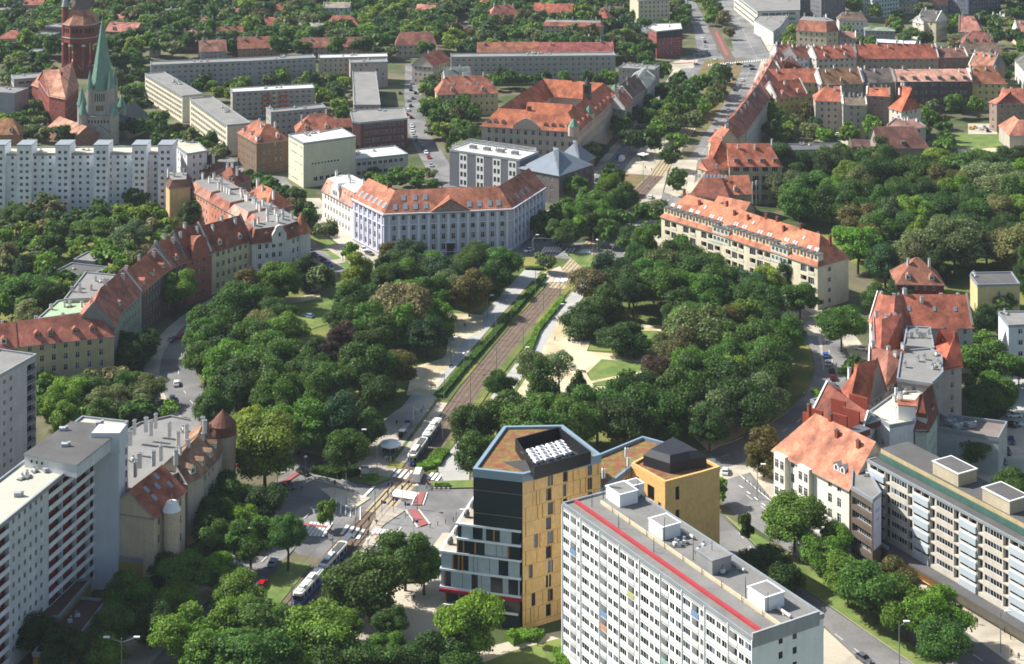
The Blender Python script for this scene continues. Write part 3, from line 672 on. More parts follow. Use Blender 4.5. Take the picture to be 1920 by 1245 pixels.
def loggias(root, poly, edset, ed, rail=(150, 150, 146), back=(96, 90, 84), cap=100, tint=None, plain=False):
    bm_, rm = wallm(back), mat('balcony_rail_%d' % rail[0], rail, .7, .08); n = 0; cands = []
    for i in edset:
        a, b = poly[i], poly[(i + 1) % len(poly)]; e = b - a; L = e.length; e = e / L; inn = Vector((-e.y, e.x)); ang = math.atan2(e.y, e.x)
        for o in ed(i, L) or []:
            if o[5] == 'l' and o[0] > .05 and o[1] < L - .05: p = a + e * (o[0] + o[1]) / 2; cands.append((p.length, p, inn, ang, o))
    cands.sort(key=lambda c: c[0]); rest = MB(); L0 = wloc(root)
    for n, (_, p, inn, ang, o) in enumerate(cands):
        w, hh, dp = o[1] - o[0], o[3] - o[2], o[4]; t = (tint and rng.random() < .13 and rng.choice(tint)) or rail
        key = ('log', round(w, 2), round(hh, 2), round(dp, 2), t, back)
        if key not in CH:
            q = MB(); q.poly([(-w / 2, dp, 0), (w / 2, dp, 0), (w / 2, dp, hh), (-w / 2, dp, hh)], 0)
            if not plain or w < 3: q.poly([(-w * .38, dp - .02, .05), (w * .1, dp - .02, .05), (w * .1, dp - .02, hh * .86), (-w * .38, dp - .02, hh * .86)], 1)
            q.poly([(w * (.3 if plain else .18), dp - .02, hh * .3), (w * .42, dp - .02, hh * .3), (w * .42, dp - .02, hh * .86), (w * .18, dp - .02, hh * .86)], 1)
            q.box((0, -.05, -.15), (w + .1, .16, min(1.05, hh * .45)), 0, 2)
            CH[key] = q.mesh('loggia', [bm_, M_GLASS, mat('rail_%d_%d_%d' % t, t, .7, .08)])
        if n < 100: put('loggia', CH[key], root, (p.x - L0.x, p.y - L0.y, o[2]), ang)
        else:
            ca, sa = math.cos(ang), math.sin(ang); i0 = len(rest.v)
            rest.v += [(p.x + v.co.x * ca - v.co.y * sa, p.y + v.co.x * sa + v.co.y * ca, o[2] + v.co.z) for v in CH[key].vertices]
            for f in CH[key].polygons: rest.f.append(tuple(i0 + k for k in f.vertices)); rest.m.append(f.material_index)
    if rest.v: tag(rest.build('loggias', [bm_, M_GLASS, rm], root), kind='stuff')
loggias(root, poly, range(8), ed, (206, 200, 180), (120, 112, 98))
# ---- big courtyard school
O = G([(903, 236), (1083, 247), (1160, 180), (1003, 168)], 19)
root = thing('school_building', 'huge stone school around a courtyard with orange tiled roofs and a dark clock turret', 'school', (*(sum(O, Vector((0, 0))) / 4), 0)); landmark('the courtyard school', root.location); FOOT.append(O)
sw = wallm((172, 160, 146)); I = offset_poly(O, 13); walls(root, O, 19, sw, lambda i, L: grid_openings(L, 19, 4, 3.6, 1.5, 2.3, 1.5), False)
mb = MB(); 
for i in range(4): wall_face(mb, I[(i + 1) % 4], I[i], 0, 19, [])
mb.build('courtyard_wall', sw, root)
def ring_roof(root, O, h, w, r1, r2, tm, ov=.6):
    mb = MB(); A = offset_poly(O, -ov); M1 = offset_poly(O, 2.2); RR = offset_poly(O, w / 2); I2 = offset_poly(O, w + .4)
    for i in range(4):
        j = (i + 1) % 4
        mb.poly([(*A[i], h - .1), (*A[j], h - .1), (*M1[j], h + r1), (*M1[i], h + r1)]); mb.poly([(*M1[i], h + r1), (*M1[j], h + r1), (*RR[j], h + r2), (*RR[i], h + r2)])
        mb.poly([(*RR[i], h + r2), (*RR[j], h + r2), (*I2[j], h - .2), (*I2[i], h - .2)]); mb.poly([(*A[i], h - .5), (*A[j], h - .5), (*A[j], h - .1), (*A[i], h - .1)], 1)
    return mb.build('roof', [tm, M_ZINC], root)
tr_ = tilem((196, 90, 56)); ring_roof(root, O, 19, 13, 3.0, 7.5, tr_)
# wing across the courtyard
e = (O[1] - O[0]).normalized(); f = (O[3] - O[0]).normalized(); a = O[0] + e * 12 + f * 30; b = O[1] - e * 12 + f * 30; a2, b2 = a + f * 12, b + f * 12; mb = MB()
mb.prism([a, b, b2, a2], 0, 18.5); m1, m2 = (a + a2) / 2, (b + b2) / 2
mb.poly([(*a, 18.4), (*b, 18.4), (*m2, 24), (*m1, 24)], 1); mb.poly([(*b2, 18.4), (*a2, 18.4), (*m1, 24), (*m2, 24)], 1); mb.build('courtyard_wing', [sw, tr_], root)
# front gable, dormers
ang = math.atan2(e.y, e.x); o = Vector((e.y, -e.x)); c = O[0].lerp(O[1], .47); mb = MB()
pts = [(-6.5, 19), (6.5, 19), (6.3, 20.6), (4.4, 22.2), (2.4, 23.6), (0, 24.6), (-2.4, 23.6), (-4.4, 22.2), (-6.3, 20.6)]
mb.poly([(*(c + e * x + o * .5), z - .4) for x, z in pts]); mb.poly([(*(c + e * x - o * .4), z - .4) for x, z in pts][::-1])
for i in range(len(pts)): (x, z), (x2, z2) = pts[i], pts[(i + 1) % len(pts)]; mb.poly([(*(c + e * x - o * .4), z - .4), (*(c + e * x2 - o * .4), z2 - .4), (*(c + e * x2 + o * .5), z2 - .4), (*(c + e * x + o * .5), z - .4)])
mb.build('front_gable', sw, root)
for k in (.06, .14, .22, .66, .74, .82, .90):
    p = O[0].lerp(O[1], k) - o * .9; dm = put('dormer', dormer_mesh(tr_, sw, 'gable'), root, Vector((p.x, p.y, 20.1)) - wloc(root), ang); put('window', window_mesh('h', 1.1, 1.1, False)[0], dm, (0, -.01, .3))
for k in range(9):
    p = O[1].lerp(O[2], .08 + k * .1); e2 = (O[2] - O[1]).normalized(); o2 = Vector((e2.y, -e2.x)); p = p - o2 * .9; put('dormer', dormer_mesh(tr_, sw, 'gable'), root, Vector((p.x, p.y, 20.1)) - wloc(root), math.atan2(e2.y, e2.x))
# corner turret with copper cap
p = g(1101, 190, 24); mb = MB(); dk = mat('weathered_copper_dark', (62, 70, 62), .7, .15)
mb.box((p.x, p.y, 18), (3.6, 3.6, 9.5), ang, 0)
for dx in (-1, 1):
    for dy in (-1, 1): q = p + e * dx * 1.25 + f * dy * 1.25; mb.box((q.x, q.y, 27.5), (.8, .8, 4.4), ang, 1)
mb.box((p.x, p.y, 31.9), (3.9, 3.9, .5), ang, 1); mb.cyl((p.x, p.y, 32.4), (p.x, p.y, 34.2), 1.8, 1.1, 8, 1); mb.cyl((p.x, p.y, 34.2), (p.x, p.y, 36), .9, .2, 8, 1); mb.box((p.x, p.y, 27.3), (1.3, 1.3, 4.6), ang, 1)
mb.build('clock_turret', [wallm((92, 80, 70)), dk], root)
for q, s in ((O[1], 1), (O[1].lerp(O[2], .35), 1), (O[2], 1)):
    mb = MB(); q2 = q - e * 2; mb.cyl((q2.x, q2.y, 17), (q2.x, q2.y, 21.5), 2.6, 2.6, 8, 0); mb.cyl((q2.x, q2.y, 21.5), (q2.x, q2.y, 25), 2.7, .3, 8, 1); mb.build('corner_turret', [sw, mat('copper_green', (96, 132, 112), .7, .12)], root)
for k in range(5):
    q = offset_poly(O, 6.5); p = q[k % 4].lerp(q[(k + 1) % 4], rng.uniform(.3, .7)); put('chimney', chimney_mesh('brick'), root, Vector((p.x, p.y, 26)) - wloc(root))
# ---- grey and white modern block with roof railing
M_GREYP = wallm((112, 114, 122), .05)
root, poly, at, slope, ro = flat('office_block', 'grey and white modern block with flat railed roof, just above the lavender palace', [(843, 282), (974, 301)], 16, 17, M_GREYP, lm='the grey modern block', edges=lambda i, L: [(L * q + s, L * q + s + 1.3, 1.2 + 3.7 * f, 3.4 + 3.7 * f, .2, 'h') for q in (.2, .44, .68, .9) for s in (-1.6, .3) for f in range(4)] if i == 0 else None, fl=4, ends=dict(fl=2, sp=7), roofm=M_LROOF)
mb = MB(); e = (poly[1] - poly[0]); L = e.length; e /= L; o = Vector((e.y, -e.x)); a = math.atan2(e.y, e.x)
for k in range(4):
    q = (.2, .44, .68, .9)[k] * L; wall_face(mb, poly[0] + e * (q - 2.1) + o * .05, poly[0] + e * (q + 2.1) + o * .05, .5, 15.4, [(.5, 1.8, 1.2 + 3.7 * f, 3.4 + 3.7 * f, .04) for f in range(4)] + [(2.4, 3.7, 1.2 + 3.7 * f, 3.4 + 3.7 * f, .04) for f in range(4)])
mb.build('white_panels', M_WHITE, root)['kind'] = 'stuff'
mb = MB(); q = offset_poly(poly, .8)
for i in range(4):
    for z in (17.0, 17.6, 18.2): mb.cyl((*q[i], z), (*q[(i + 1) % 4], z), .07, n=4, cap=False)
    for k in range(6): p = q[i].lerp(q[(i + 1) % 4], k / 6); mb.cyl((*p, 16.2), (*p, 18.3), .06, n=4)
mb.build('roof_railing', M_WHITE, root)
for k in range(4): p, a_ = at(.2 + .2 * k, .5); mb = MB(); mb.box((p.x, p.y, 16.1), (3, 2.2, 1.4), a_); mb.build('roof_unit', M_METAL, root)
SL = mat('slate', (112, 122, 132), .6, .1)
for lab, F_, d_, h_ in (('slate grey hipped house with pyramid roof beside the grey modern block', [(974, 314), (1048, 328)], 25, 13), ('smaller slate roofed wing right of the pyramid roof', [(1040, 300), (1088, 306)], 15, 13)):
    building('slate_roofed_house', lab, 'office building', F_, h_, d_, (104, 98, 96), roof='gable', rise=8, roofm=SL, hip=(1, 1), fl=3, win=dict(sp=4.5), ch=0)
# ---- pale yellow cube
mb = MB()
building('office_block', 'pale yellow windowless cube block with flat white roof', 'office building', [(541, 254), (569, 270), (667, 257)], 20, 18, wallm((202, 200, 174), .08), roof='flat', roofm=M_LROOF,
    B=[(596, 246), (600, 249), (640, 241)], lm='the yellow cube block', edges=lambda i, L: (grid_openings(L, 20, 5, 1.4, .8, .9, skip=.35) if i == 0 else [(4 + k * 1.6, 5 + k * 1.6, 10, 10.9, .1, 'p') for k in range(9)] + [(5 + k * 3, 7 + k * 3, 2.5, 4.4, .1, 's') for k in range(5)] if i == 1 else []))
flat('office_block', 'low white office wing with flat pale roof right of the yellow cube', [(640, 303), (765, 290)], 9, 18, (178, 176, 170), fl=2, win=dict(sp=2.6, w=1.8, wh=1.7, kind='s'), roofm=M_LROOF)
# ---- tenements and slabs of the upper left
T_ = 'prefabricated slab blocks in the upper left'
building('tenement', 'brown corner tenement with two orange hipped roofs beside the yellow cube', 'tenement', [(446, 247), (481, 267), (541, 260)], 15, 14, (120, 98, 78), rise=6.5, tile=OR, hip=(1, 1), fl=4, ch=3, dorm=4, lm='the brown corner tenement', win=dict(sp=2.9))
building('tenement', 'orange hipped house with white chimneys behind the yellow cube', 'tenement', [(556, 247), (632, 244)], 13, 14, (130, 110, 92), rise=7, tile=OR, hip=(1, .3), fl=3, ch=3, dorm=2)
flat('brick_building', 'dark purple brick building with flat grey roof and white windows', [(661, 229), (676, 231), (764, 223)], 15, 17, (98, 66, 66), fl=4, win=dict(sp=4.2, w=1.6, pair=True, wh=1.9), lm='the purple brick building', B=[(657, 211), (672, 207), (757, 203)])
building('tenement', 'low red roofed link house left of the purple brick building', 'house', [(620, 238), (672, 236)], 11, 9, (120, 86, 72), rise=3, tile=DR, fl=2)
flat('apartment_slab', 'long grey roofed slab running away from the purple brick building', [(664, 198), (713, 198)], 11, 98, (168, 160, 148), fl=3, ends=dict(fl=3), group=T_, lm='the long slab roof', cap=60, B=[(661, 135), (705, 135)])
flat('apartment_slab', 'tall pinkish end block closing the long grey slab', [(657, 119), (727, 117)], 14.5, 11, (178, 166, 158), fl=5, group=T_, win=dict(sp=3.2, skip=.5))
flat('apartment_slab', 'long grey slab with orange balconies, top centre left', [(598, 110), (727, 107)], 15, 11, (172, 162, 140), fl=5, group=T_, roofm=M_LROOF)
flat('apartment_slab', 'longest grey slab stretching behind the church trees', [(283, 123), (478, 115), (592, 109)], 15, 11, (158, 158, 156), fl=5, group=T_, lm='the longest grey slab', win=dict(sp=3.4, w=1.5, wh=1.3))
flat('apartment_slab', 'diagonal cream slab with balconies right of the church', [(272, 139), (342, 181)], 14, 11, (206, 200, 180), fl=5, group=T_, win=dict(sp=3.1, w=2.3, wh=1.7, kind='s', inset=.7), ends=False, ch=0, lm='the diagonal cream slab')
flat('apartment_slab', 'second diagonal cream slab, above the brown corner tenement', [(356, 186), (426, 236)], 15, 12, (206, 200, 180), fl=5, group=T_, win=dict(sp=3.1, w=2.3, wh=1.7, kind='s', inset=.7), ends=False, lm='the second diagonal slab')
flat('apartment_slab', 'small grey slab with red and yellow painted panels', [(436, 174), (590, 166)], 14, 11, (156, 152, 146), fl=5, group=T_, win=dict(sp=3.2, w=1.6, wh=1.3), roofm=M_LROOF, lm='the red panelled slab')
r_ = bpy.data.objects[[o.name for o in bpy.data.objects if o.get('label', '').startswith('small grey slab with red')][0]]
mb = MB()
for x0, x1, mi in ((492, 508, 0), (524, 541, 0), (512, 520, 1)):
    a, b = g(x0, 171.5, 14), g(x1, 171, 14); o = Vector((0, -.06)); 
    for z in (3.0, 5.7, 8.4, 11.1): mb.poly([(*(a + o), z), (*(b + o), z), (*(b + o), z + 1.1), (*(a + o), z + 1.1)], mi)
mb.build('painted_panels', [mat('panel_red', (176, 70, 56), .8), mat('panel_yellow', (196, 170, 110), .8)], r_)['kind'] = 'stuff'
flat('apartment_slab', 'short grey slab nearest the brown corner tenement', [(499, 203), (508, 212), (612, 203)], 13, 10, (160, 158, 152), fl=4, group=T_, win=dict(sp=3.2, w=1.5, wh=1.3), B=[(505, 200), (512, 206), (604, 196)])
# ---- big white block with stair towers on the left
def wb(i, L): return grid_openings(L, 25, 9, 3.2, 1.15, 1.3, .4, 'h', .12) if i < 1 else []
root, poly, at, slope, ro = building('white_housing_block', 'long white housing block with projecting stair bays above the gardens', 'apartment block', [(-60, 291), (318, 288)], 25, 12, (222, 225, 230), roof='flat', edges=wb, lm='the long white block', roofm=mat('cream_roof', (184, 178, 158), .9, .2, .08), par=.7)
L0 = wloc(root)
for k, x in enumerate((8, 57, 128, 199, 270, 318)):
    a, b = g(x - 12, 263, 29.5), g(x + 13, 263, 29.5); y = poly[0].y - 1.6; mb = MB(); x0 = (a.x + b.x) / 2; w_ = 6.2
    pl = [Vector((x0 - w_ / 2, y)), Vector((x0 + w_ / 2, y)), Vector((x0 + w_ / 2, y + 9)), Vector((x0 - w_ / 2, y + 9))]
    wall_face(mb, pl[0], pl[1], 0, 29.5, [(u, u + 1.3, 1.2 + 2.75 * f, 2.5 + 2.75 * f, .15) for f in range(10) for u in (1.2, 3.7)]); wall_face(mb, pl[1], pl[2], 0, 29.5, []); wall_face(mb, pl[2], pl[3], 20, 29.5, []); wall_face(mb, pl[3], pl[0], 0, 29.5, [])
    mb.prism(offset_poly(pl, -.2), 29.5, 29.9, 1); bay = mb.build('stair_bay', [wallm((222, 225, 230)), M_ZINC], root); W0 = wloc(bay)
    for f in range(10):
        for u in (1.2, 3.7): put('window', window_mesh('h', 1.3, 1.3, False)[0], bay, Vector((pl[0].x + u + .65, y + .15, 1.2 + 2.75 * f)) - W0, 0)
flat('apartment_block', 'stepped white end house with yellow terraces, right of the long white block', [(330, 275), (352, 290), (388, 284)], 24, 12, (206, 206, 204), fl=7, B=[(332, 262), (350, 268), (372, 268)], win=dict(sp=3), roofm=MATS['cream_roof'])
flat('apartment_block', 'lower pale terrace house at the end of the white block', [(352, 300), (392, 296)], 19, 10, (196, 186, 160), fl=5, roofm=MATS['cream_roof'])
# ---- offices left of the church
flat('office_building', 'grey office building with dark window bands left of the church', [(26, 150), (82, 146)], 15, 14, (168, 164, 156), fl=4, win=dict(sp=4, w=3.4, wh=1.5, kind='s'), lm='the banded grey office')
flat('office_building', 'plain grey block cut by the edge below the banded office', [(-40, 172), (27, 176)], 17, 14, (150, 152, 158), fl=0)
building('villa', 'orange roofed old house at the edge below the plain grey block', 'house', [(-30, 252), (36, 250)], 11, 14, (150, 110, 80), rise=6, tile=(176, 104, 62), hip=(1, .6), fl=2, dorm=2)
building('outbuilding', 'small brown hut among trees left of the church', 'house', [(44, 240), (72, 240)], 5, 9, (92, 72, 62), roof='flat', fl=1)
building('villa', 'low pink roofed building at the church foot', 'house', [(92, 236), (142, 255)], 6, 12, (150, 110, 90), rise=4, tile=(190, 116, 92), fl=1)
# ------------------------------------------------------------------ water tower and church
BR = wallm((128, 66, 54), .14); GRN = mat('copper_patina', (98, 132, 118), .6, .14, .5); STN = wallm((158, 153, 146), .14); OT = tilem((196, 112, 84))
c = g(152, 140); FOOT.append([c + Vector(q) for q in ((-14, -14), (14, -14), (14, 14), (-14, 14))]); landmark('the water tower', c)
t = thing('water_tower', 'red brick water tower with orange steep roof and arched open stage', 'water tower', (c.x, c.y, 0))
def ngon(c, r, n, a0=0): return [Vector((c.x + r * math.cos(R(a0) + 2 * math.pi * k / n), c.y + r * math.sin(R(a0) + 2 * math.pi * k / n))) for k in range(n)]
mb = MB(); mb.prism(ngon(c, 12.5, 8, 22.5), 0, 7); mb.prism(ngon(c, 5.5, 8, 22.5), 7, 30); mb.prism(ngon(c, 12.2, 8, 22.5), 27.5, 31.5); mb.build('tower_shaft', BR, t)
mb = MB(); O8 = ngon(c, 12, 8, 22.5)
for k in range(8):
    a, b = O8[k], O8[(k + 1) % 8]; L = (b - a).length; wall_face(mb, b, a, 0, 0.1, []) if False else None
    wall_face(mb, a, b, 31.5, 41, [(L / 2 - 3.2, L / 2 - 1.6, 35, 38.6, .5), (L / 2 - .8, L / 2 + .8, 35, 38.6, .5), (L / 2 + 1.6, L / 2 + 3.2, 35, 38.6, .5)])
mb.build('upper_drum', BR, t); mb = MB(); mb.prism(ngon(c, 11.2, 8, 22.5), 32, 40.6); mb.build('dark_windows', M_DARK, t)['kind'] = 'stuff'
mb = MB(); mb.prism(ngon(c, 12.6, 8, 22.5), 41, 42, 0); mb.prism(ngon(c, 12.7, 8, 22.5), 31.1, 31.7, 0); mb.build('stone_band', mat('stone_band_grey', (160, 158, 156), .8), t)
for k, p in enumerate(O8):
    p2 = c + (p - c) * .97; mb = MB(); mb.cyl((p2.x, p2.y, 6), (p2.x, p2.y, 28.5), .95, .85, 8, 0); mb.cyl((p2.x, p2.y, 25), (p2.x, p2.y, 26.4), 1.25, 1.25, 8, 1); mb.build('column', [BR, M_PLASTER], t)
for k in range(8):                                               # arches between the columns
    a, b = O8[k], O8[(k + 1) % 8]; e = (b - a).normalized(); L = (b - a).length; mb = MB(); n = 8
    for i in range(n):
        x0, x1 = L * i / n, L * (i + 1) / n; z = lambda x: 22.5 + 5 * math.sqrt(max(0, 1 - ((x - L / 2) / (L / 2)) ** 2))
        p, q = a + e * x0, a + e * x1; mb.poly([(*p, z(x0)), (*q, z(x1)), (*q, 28), (*p, 28)])
    mb.build('arch', BR, t)
    p = (a + b) / 2; mb = MB(); ang = math.atan2(e.y, e.x); o = Vector((e.y, -e.x)); w = 3.4
    mb.poly([(*(p - e * w + o * 1.5), 6.8), (*(p + e * w + o * 1.5), 6.8), (*(p + o * 1.5), 11)], 0); mb.poly([(*(p - e * w + o * 1.7), 6.8), (*(p + o * 1.7), 11.2), (*(p - o * 2), 11.2), (*(p - e * w - o * 2), 6.8)][::-1], 1); mb.poly([(*(p + e * w + o * 1.7), 6.8), (*(p + o * 1.7), 11.2), (*(p - o * 2), 11.2), (*(p + e * w - o * 2), 6.8)], 1)
    mb.build('base_gable', [BR, OT], t)
mb = MB(); A, B_ = ngon(c, 12.4, 8, 22.5), ngon(c, 6.2, 8, 22.5)
for k in range(8): j = (k + 1) % 8; mb.poly([(*A[k], 42), (*A[j], 42), (*B_[j], 50), (*B_[k], 50)])
mb.build('roof', OT, t); mb = MB(); mb.prism(ngon(c, 6.2, 8, 22.5), 49.5, 57); mb.pyramid(ngon(c, 6.8, 8, 22.5), 57, (c.x, c.y, 66)); mb.build('top_lantern', [wallm((108, 100, 96))], t)
p = g(119, 142); mb = MB(); mb.cyl((p.x, p.y, 0), (p.x, p.y, 52), 2.4, 2.2, 12); mb.build('stair_turret', BR, t); mb = MB(); mb.cyl((p.x, p.y, 52), (p.x, p.y, 60), 2.6, .1, 12); mb.build('turret_cap', M_ZINC, t)
def remap(root, zs, kx=1.0):
    for o in root.children:
        if o.data and o.data.users == 1:
            for v in o.data.vertices: v.co.z = float(np.interp(v.co.z, zs[0], zs[1])); v.co.x *= kx; v.co.y *= kx
remap(t, ((0, 7, 31, 42, 50, 66), (0, 5, 23.5, 32, 40, 56)), .9)
# church
c = g(192, 262); FOOT.append([c + Vector(q) for q in ((-15, -18), (26, -18), (26, 55), (-15, 55))]); landmark('the church', c)
t = thing('church', 'grey stone church with slender green copper spire and four small turrets', 'church', (c.x, c.y, 0)); X, Y = c.x, c.y
def sq(cx, cy, wx, wy=None): wy = wy or wx; return [Vector((cx - wx / 2, cy - wy / 2)), Vector((cx + wx / 2, cy - wy / 2)), Vector((cx + wx / 2, cy + wy / 2)), Vector((cx - wx / 2, cy + wy / 2))]
mb = MB(); q = sq(X, Y, 15); wall_face(mb, q[0], q[1], 0, 26, [(2 + k * 1.6, 2.8 + k * 1.6, 19.5, 22.5, .4) for k in range(8)])
for k in (1, 2, 3): wall_face(mb, q[k], q[(k + 1) % 4], 0, 26, [])
mb.prism(sq(X, Y, 15.6), 25.7, 26.3)
q = sq(X, Y, 11.2); wall_face(mb, q[0], q[1], 26, 46, [(3.0 + k * 1.1, 3.6 + k * 1.1, 37, 43, .5) for k in range(5)])
for k in (1, 2, 3): wall_face(mb, q[k], q[(k + 1) % 4], 26, 46, [])
mb.build('tower', STN, t)
mb = MB(); mb.box((X, Y - 7.0, 19.6), (12, .1, 2.9)); mb.box((X, Y - 5.0, 37), (5.6, .1, 6)); mb.build('louvres', M_DARK, t)['kind'] = 'stuff'
mb = MB(); mb.box((X, Y - 5.7, 30), (3.6, .2, 3.6), 0, 0); mb.box((X, Y - 5.82, 30.3), (3.0, .06, 3.0), 0, 1); mb.build('clock_face', [M_DARK, mat('clock_gold', (120, 104, 62), .5)], t)
mb = MB(); A = ngon(Vector((X, Y)), 6.4, 8, 22.5); Bq = ngon(Vector((X, Y)), 4.6, 8, 22.5)
for k in range(8): j = (k + 1) % 8; mb.poly([(*A[k], 45), (*A[j], 45), (*Bq[j], 58), (*Bq[k], 58)]); mb.poly([(*Bq[k], 58), (*Bq[j], 58), (X, Y, 87)])
mb.build('spire', GRN, t); mb = MB(); mb.cyl((X, Y, 85), (X, Y, 90), .12, n=6); mb.box((X, Y, 88), (1.6, .15, .2)); mb.build('gilded_cross', mat('gilding', (214, 180, 90), .4, metal=.6), t)
for dx in (-1, 1):
    for dy in (-1, 1):
        for (r, s, z0, z1, z2) in ((1.5, 5.1, 26, 47, 59), (2.3, 8.0, 0, 28, 39)):
            x, y = X + dx * s, Y + dy * s; mb = MB(); mb.cyl((x, y, z0), (x, y, z1), r, r, 8, 0); mb.cyl((x, y, z1), (x, y, z2), r + .3, .05, 8, 1); mb.build('turret', [STN, GRN], t)
x, y = X - 17, Y + 6; mb = MB(); mb.cyl((x + 4, y + 4, 0), (x + 4, y + 4, 30), 2.2, 2.2, 10, 0); mb.cyl((x + 4, y + 4, 30), (x + 4, y + 4, 44), 2.6, .1, 10, 1); mb.build('stair_turret', [STN, GRN], t)
mb = MB(); mb.cyl((X - 12, Y - 2, 0), (X - 12, Y - 2, 11), 6.5, 6.5, 14, 0); mb.cyl((X - 12, Y - 2, 11), (X - 12, Y - 2, 19), 6.9, .3, 14, 1); mb.build('round_chapel', [STN, GRN], t)
mb = MB(); n0, n1 = Vector((X + 6, Y + 4)), Vector((X + 26, Y + 50)); e = Vector((.3, .954)); s = Vector((.954, -.3)); a = Vector((X - 2, Y + 6))
N = [a - s * 2, a + s * 16, a + s * 16 + e * 22, a - s * 2 + e * 22]; mb.prism(N, 0, 13, 0); m1, m2 = (N[0] + N[1]) / 2, (N[2] + N[3]) / 2
sm = mat('dark_slate', (72, 78, 80), .8, .15)
mb.poly([(*N[1], 12.8), (*N[2], 12.8), (*m2, 27), (*m1, 27)], 1); mb.poly([(*N[3], 12.8), (*N[0], 12.8), (*m1, 27), (*m2, 27)], 1); mb.poly([(*N[0], 13), (*N[1], 13), (*m1, 27)], 0); mb.build('nave', [STN, sm], t)
mb = MB(); p = Vector((X + .5, Y - 8)); mb.poly([(p.x - 6, p.y, 9), (p.x + 6, p.y, 9), (p.x, p.y, 18)], 0); mb.poly([(p.x - 6.4, p.y - .3, 9), (p.x, p.y - .3, 18.3), (p.x, p.y + 4, 18.3), (p.x - 6.4, p.y + 4, 9)][::-1], 1); mb.poly([(p.x + 6.4, p.y - .3, 9), (p.x, p.y - .3, 18.3), (p.x, p.y + 4, 18.3), (p.x + 6.4, p.y + 4, 9)], 1); mb.prism(sq(p.x, p.y + 1.2, 12, 2), 0, 9, 0); mb.build('porch_gable', [STN, GRN], t)
remap(t, ((-1, 0, 26, 46, 58, 87, 90), (-1, 0, 13.3, 26.5, 36, 63, 66)))
# brick school between them
building('brick_school', 'dark red brick school with steep orange gable left of the church', 'school', [(92, 178), (122, 184), (147, 160)], 18, 15, BR, rise=9, tile=(200, 116, 90), fl=4, ch=2, chk='brick', lm='the brick school', B=[(72, 148), (100, 140), (122, 136)])
building('brick_school', 'long orange roofed rear wing of the brick school', 'school', [(60, 158), (100, 172)], 13, 12, BR, rise=6, tile=(200, 108, 80), fl=3, ch=1, chk='brick')
# ------------------------------------------------------------------ left curve of the ring road, from the near end
CW = dict(sp=2.9, w=1.2, wh=1.9)
GC = 'tenements along the left curve of the ring road'
building('beige_house', 'beige three storey house with red roof and small gabled dormers, left edge', 'tenement', [(31, 648), (214, 628)], 14.5, 13, (172, 160, 126), rise=5.6, tile=(178, 84, 66), fl=4, near=True, ch=3, dorm=0, win=dict(sp=3.6, w=1.3, wh=1.9, pair=False), hip=(0, .8), lm='the beige red-roofed house', group=GC, cap=60)
r_ = [o for o in bpy.data.objects if o.name.startswith('beige_house')][0]; W0 = wloc(r_)
a, b = g(31, 648, 14.5), g(214, 628, 14.5); ang = math.atan2(b.y - a.y, b.x - a.x); inn = Vector((-math.sin(ang), math.cos(ang)))
for k in (.21, .35, .6, .78):
    p = a.lerp(b, k) + inn * 1.6; dm = put('dormer', dormer_mesh(tilem((178, 84, 66)), wallm((168, 112, 84)), 'gable'), r_, Vector((p.x, p.y, 15.6)) - W0, ang); put('window', window_mesh('h', 1.1, 1.1, False)[0], dm, (0, -.01, .3))
building('red_roofed_house', 'house with orange roof at the left edge beside the beige house', 'tenement', [(-60, 660), (30, 649)], 14.5, 13, (168, 104, 78), rise=5.5, tile=(176, 80, 62), fl=4, near=True, ch=2, dorm=2, group=GC, win=CW)
# flat grey-green roofs behind the beige house
flat('courtyard_house', 'house with pale green flat roof and grey lantern behind the beige house', [(70, 600), (170, 586)], 16, 26, (170, 176, 140), fl=0, roofm=mat('green_felt', (150, 172, 136), .9, .12), B=[(108, 566), (182, 556)], ch=5, near=False)
flat('courtyard_house', 'flat grey roofed house crowded with white chimneys, left curve', [(120, 563), (185, 560)], 17, 22, (172, 160, 120), fl=3, B=[(160, 512), (240, 520)], ch=9, win=dict(sp=4), lm='the white chimney cluster')
cur = [
 ('pale grey corner tenement with steep pink gables', [(214, 612), (226, 583), (266, 547)], (150, 152, 138), (190, 94, 74), 7.5, 1),
 ('dark brick tenement with orange roof and small balconies', [(267, 545), (305, 512), (322, 500)], (104, 86, 78), (196, 92, 60), 6, 3),
 ('brown tenement with broad orange roof and low dormer', [(322, 500), (348, 488)], (110, 84, 74), (186, 84, 56), 8, 1),
 ('pink tenement with curved gable and rust red roof', [(349, 488), (396, 472)], (160, 100, 84), (166, 76, 54), 9.5, 0),
 ('cream and yellow tenement with long plain rust red roof', [(397, 471), (472, 449)], (196, 184, 146), (168, 78, 56), 8, 2)]
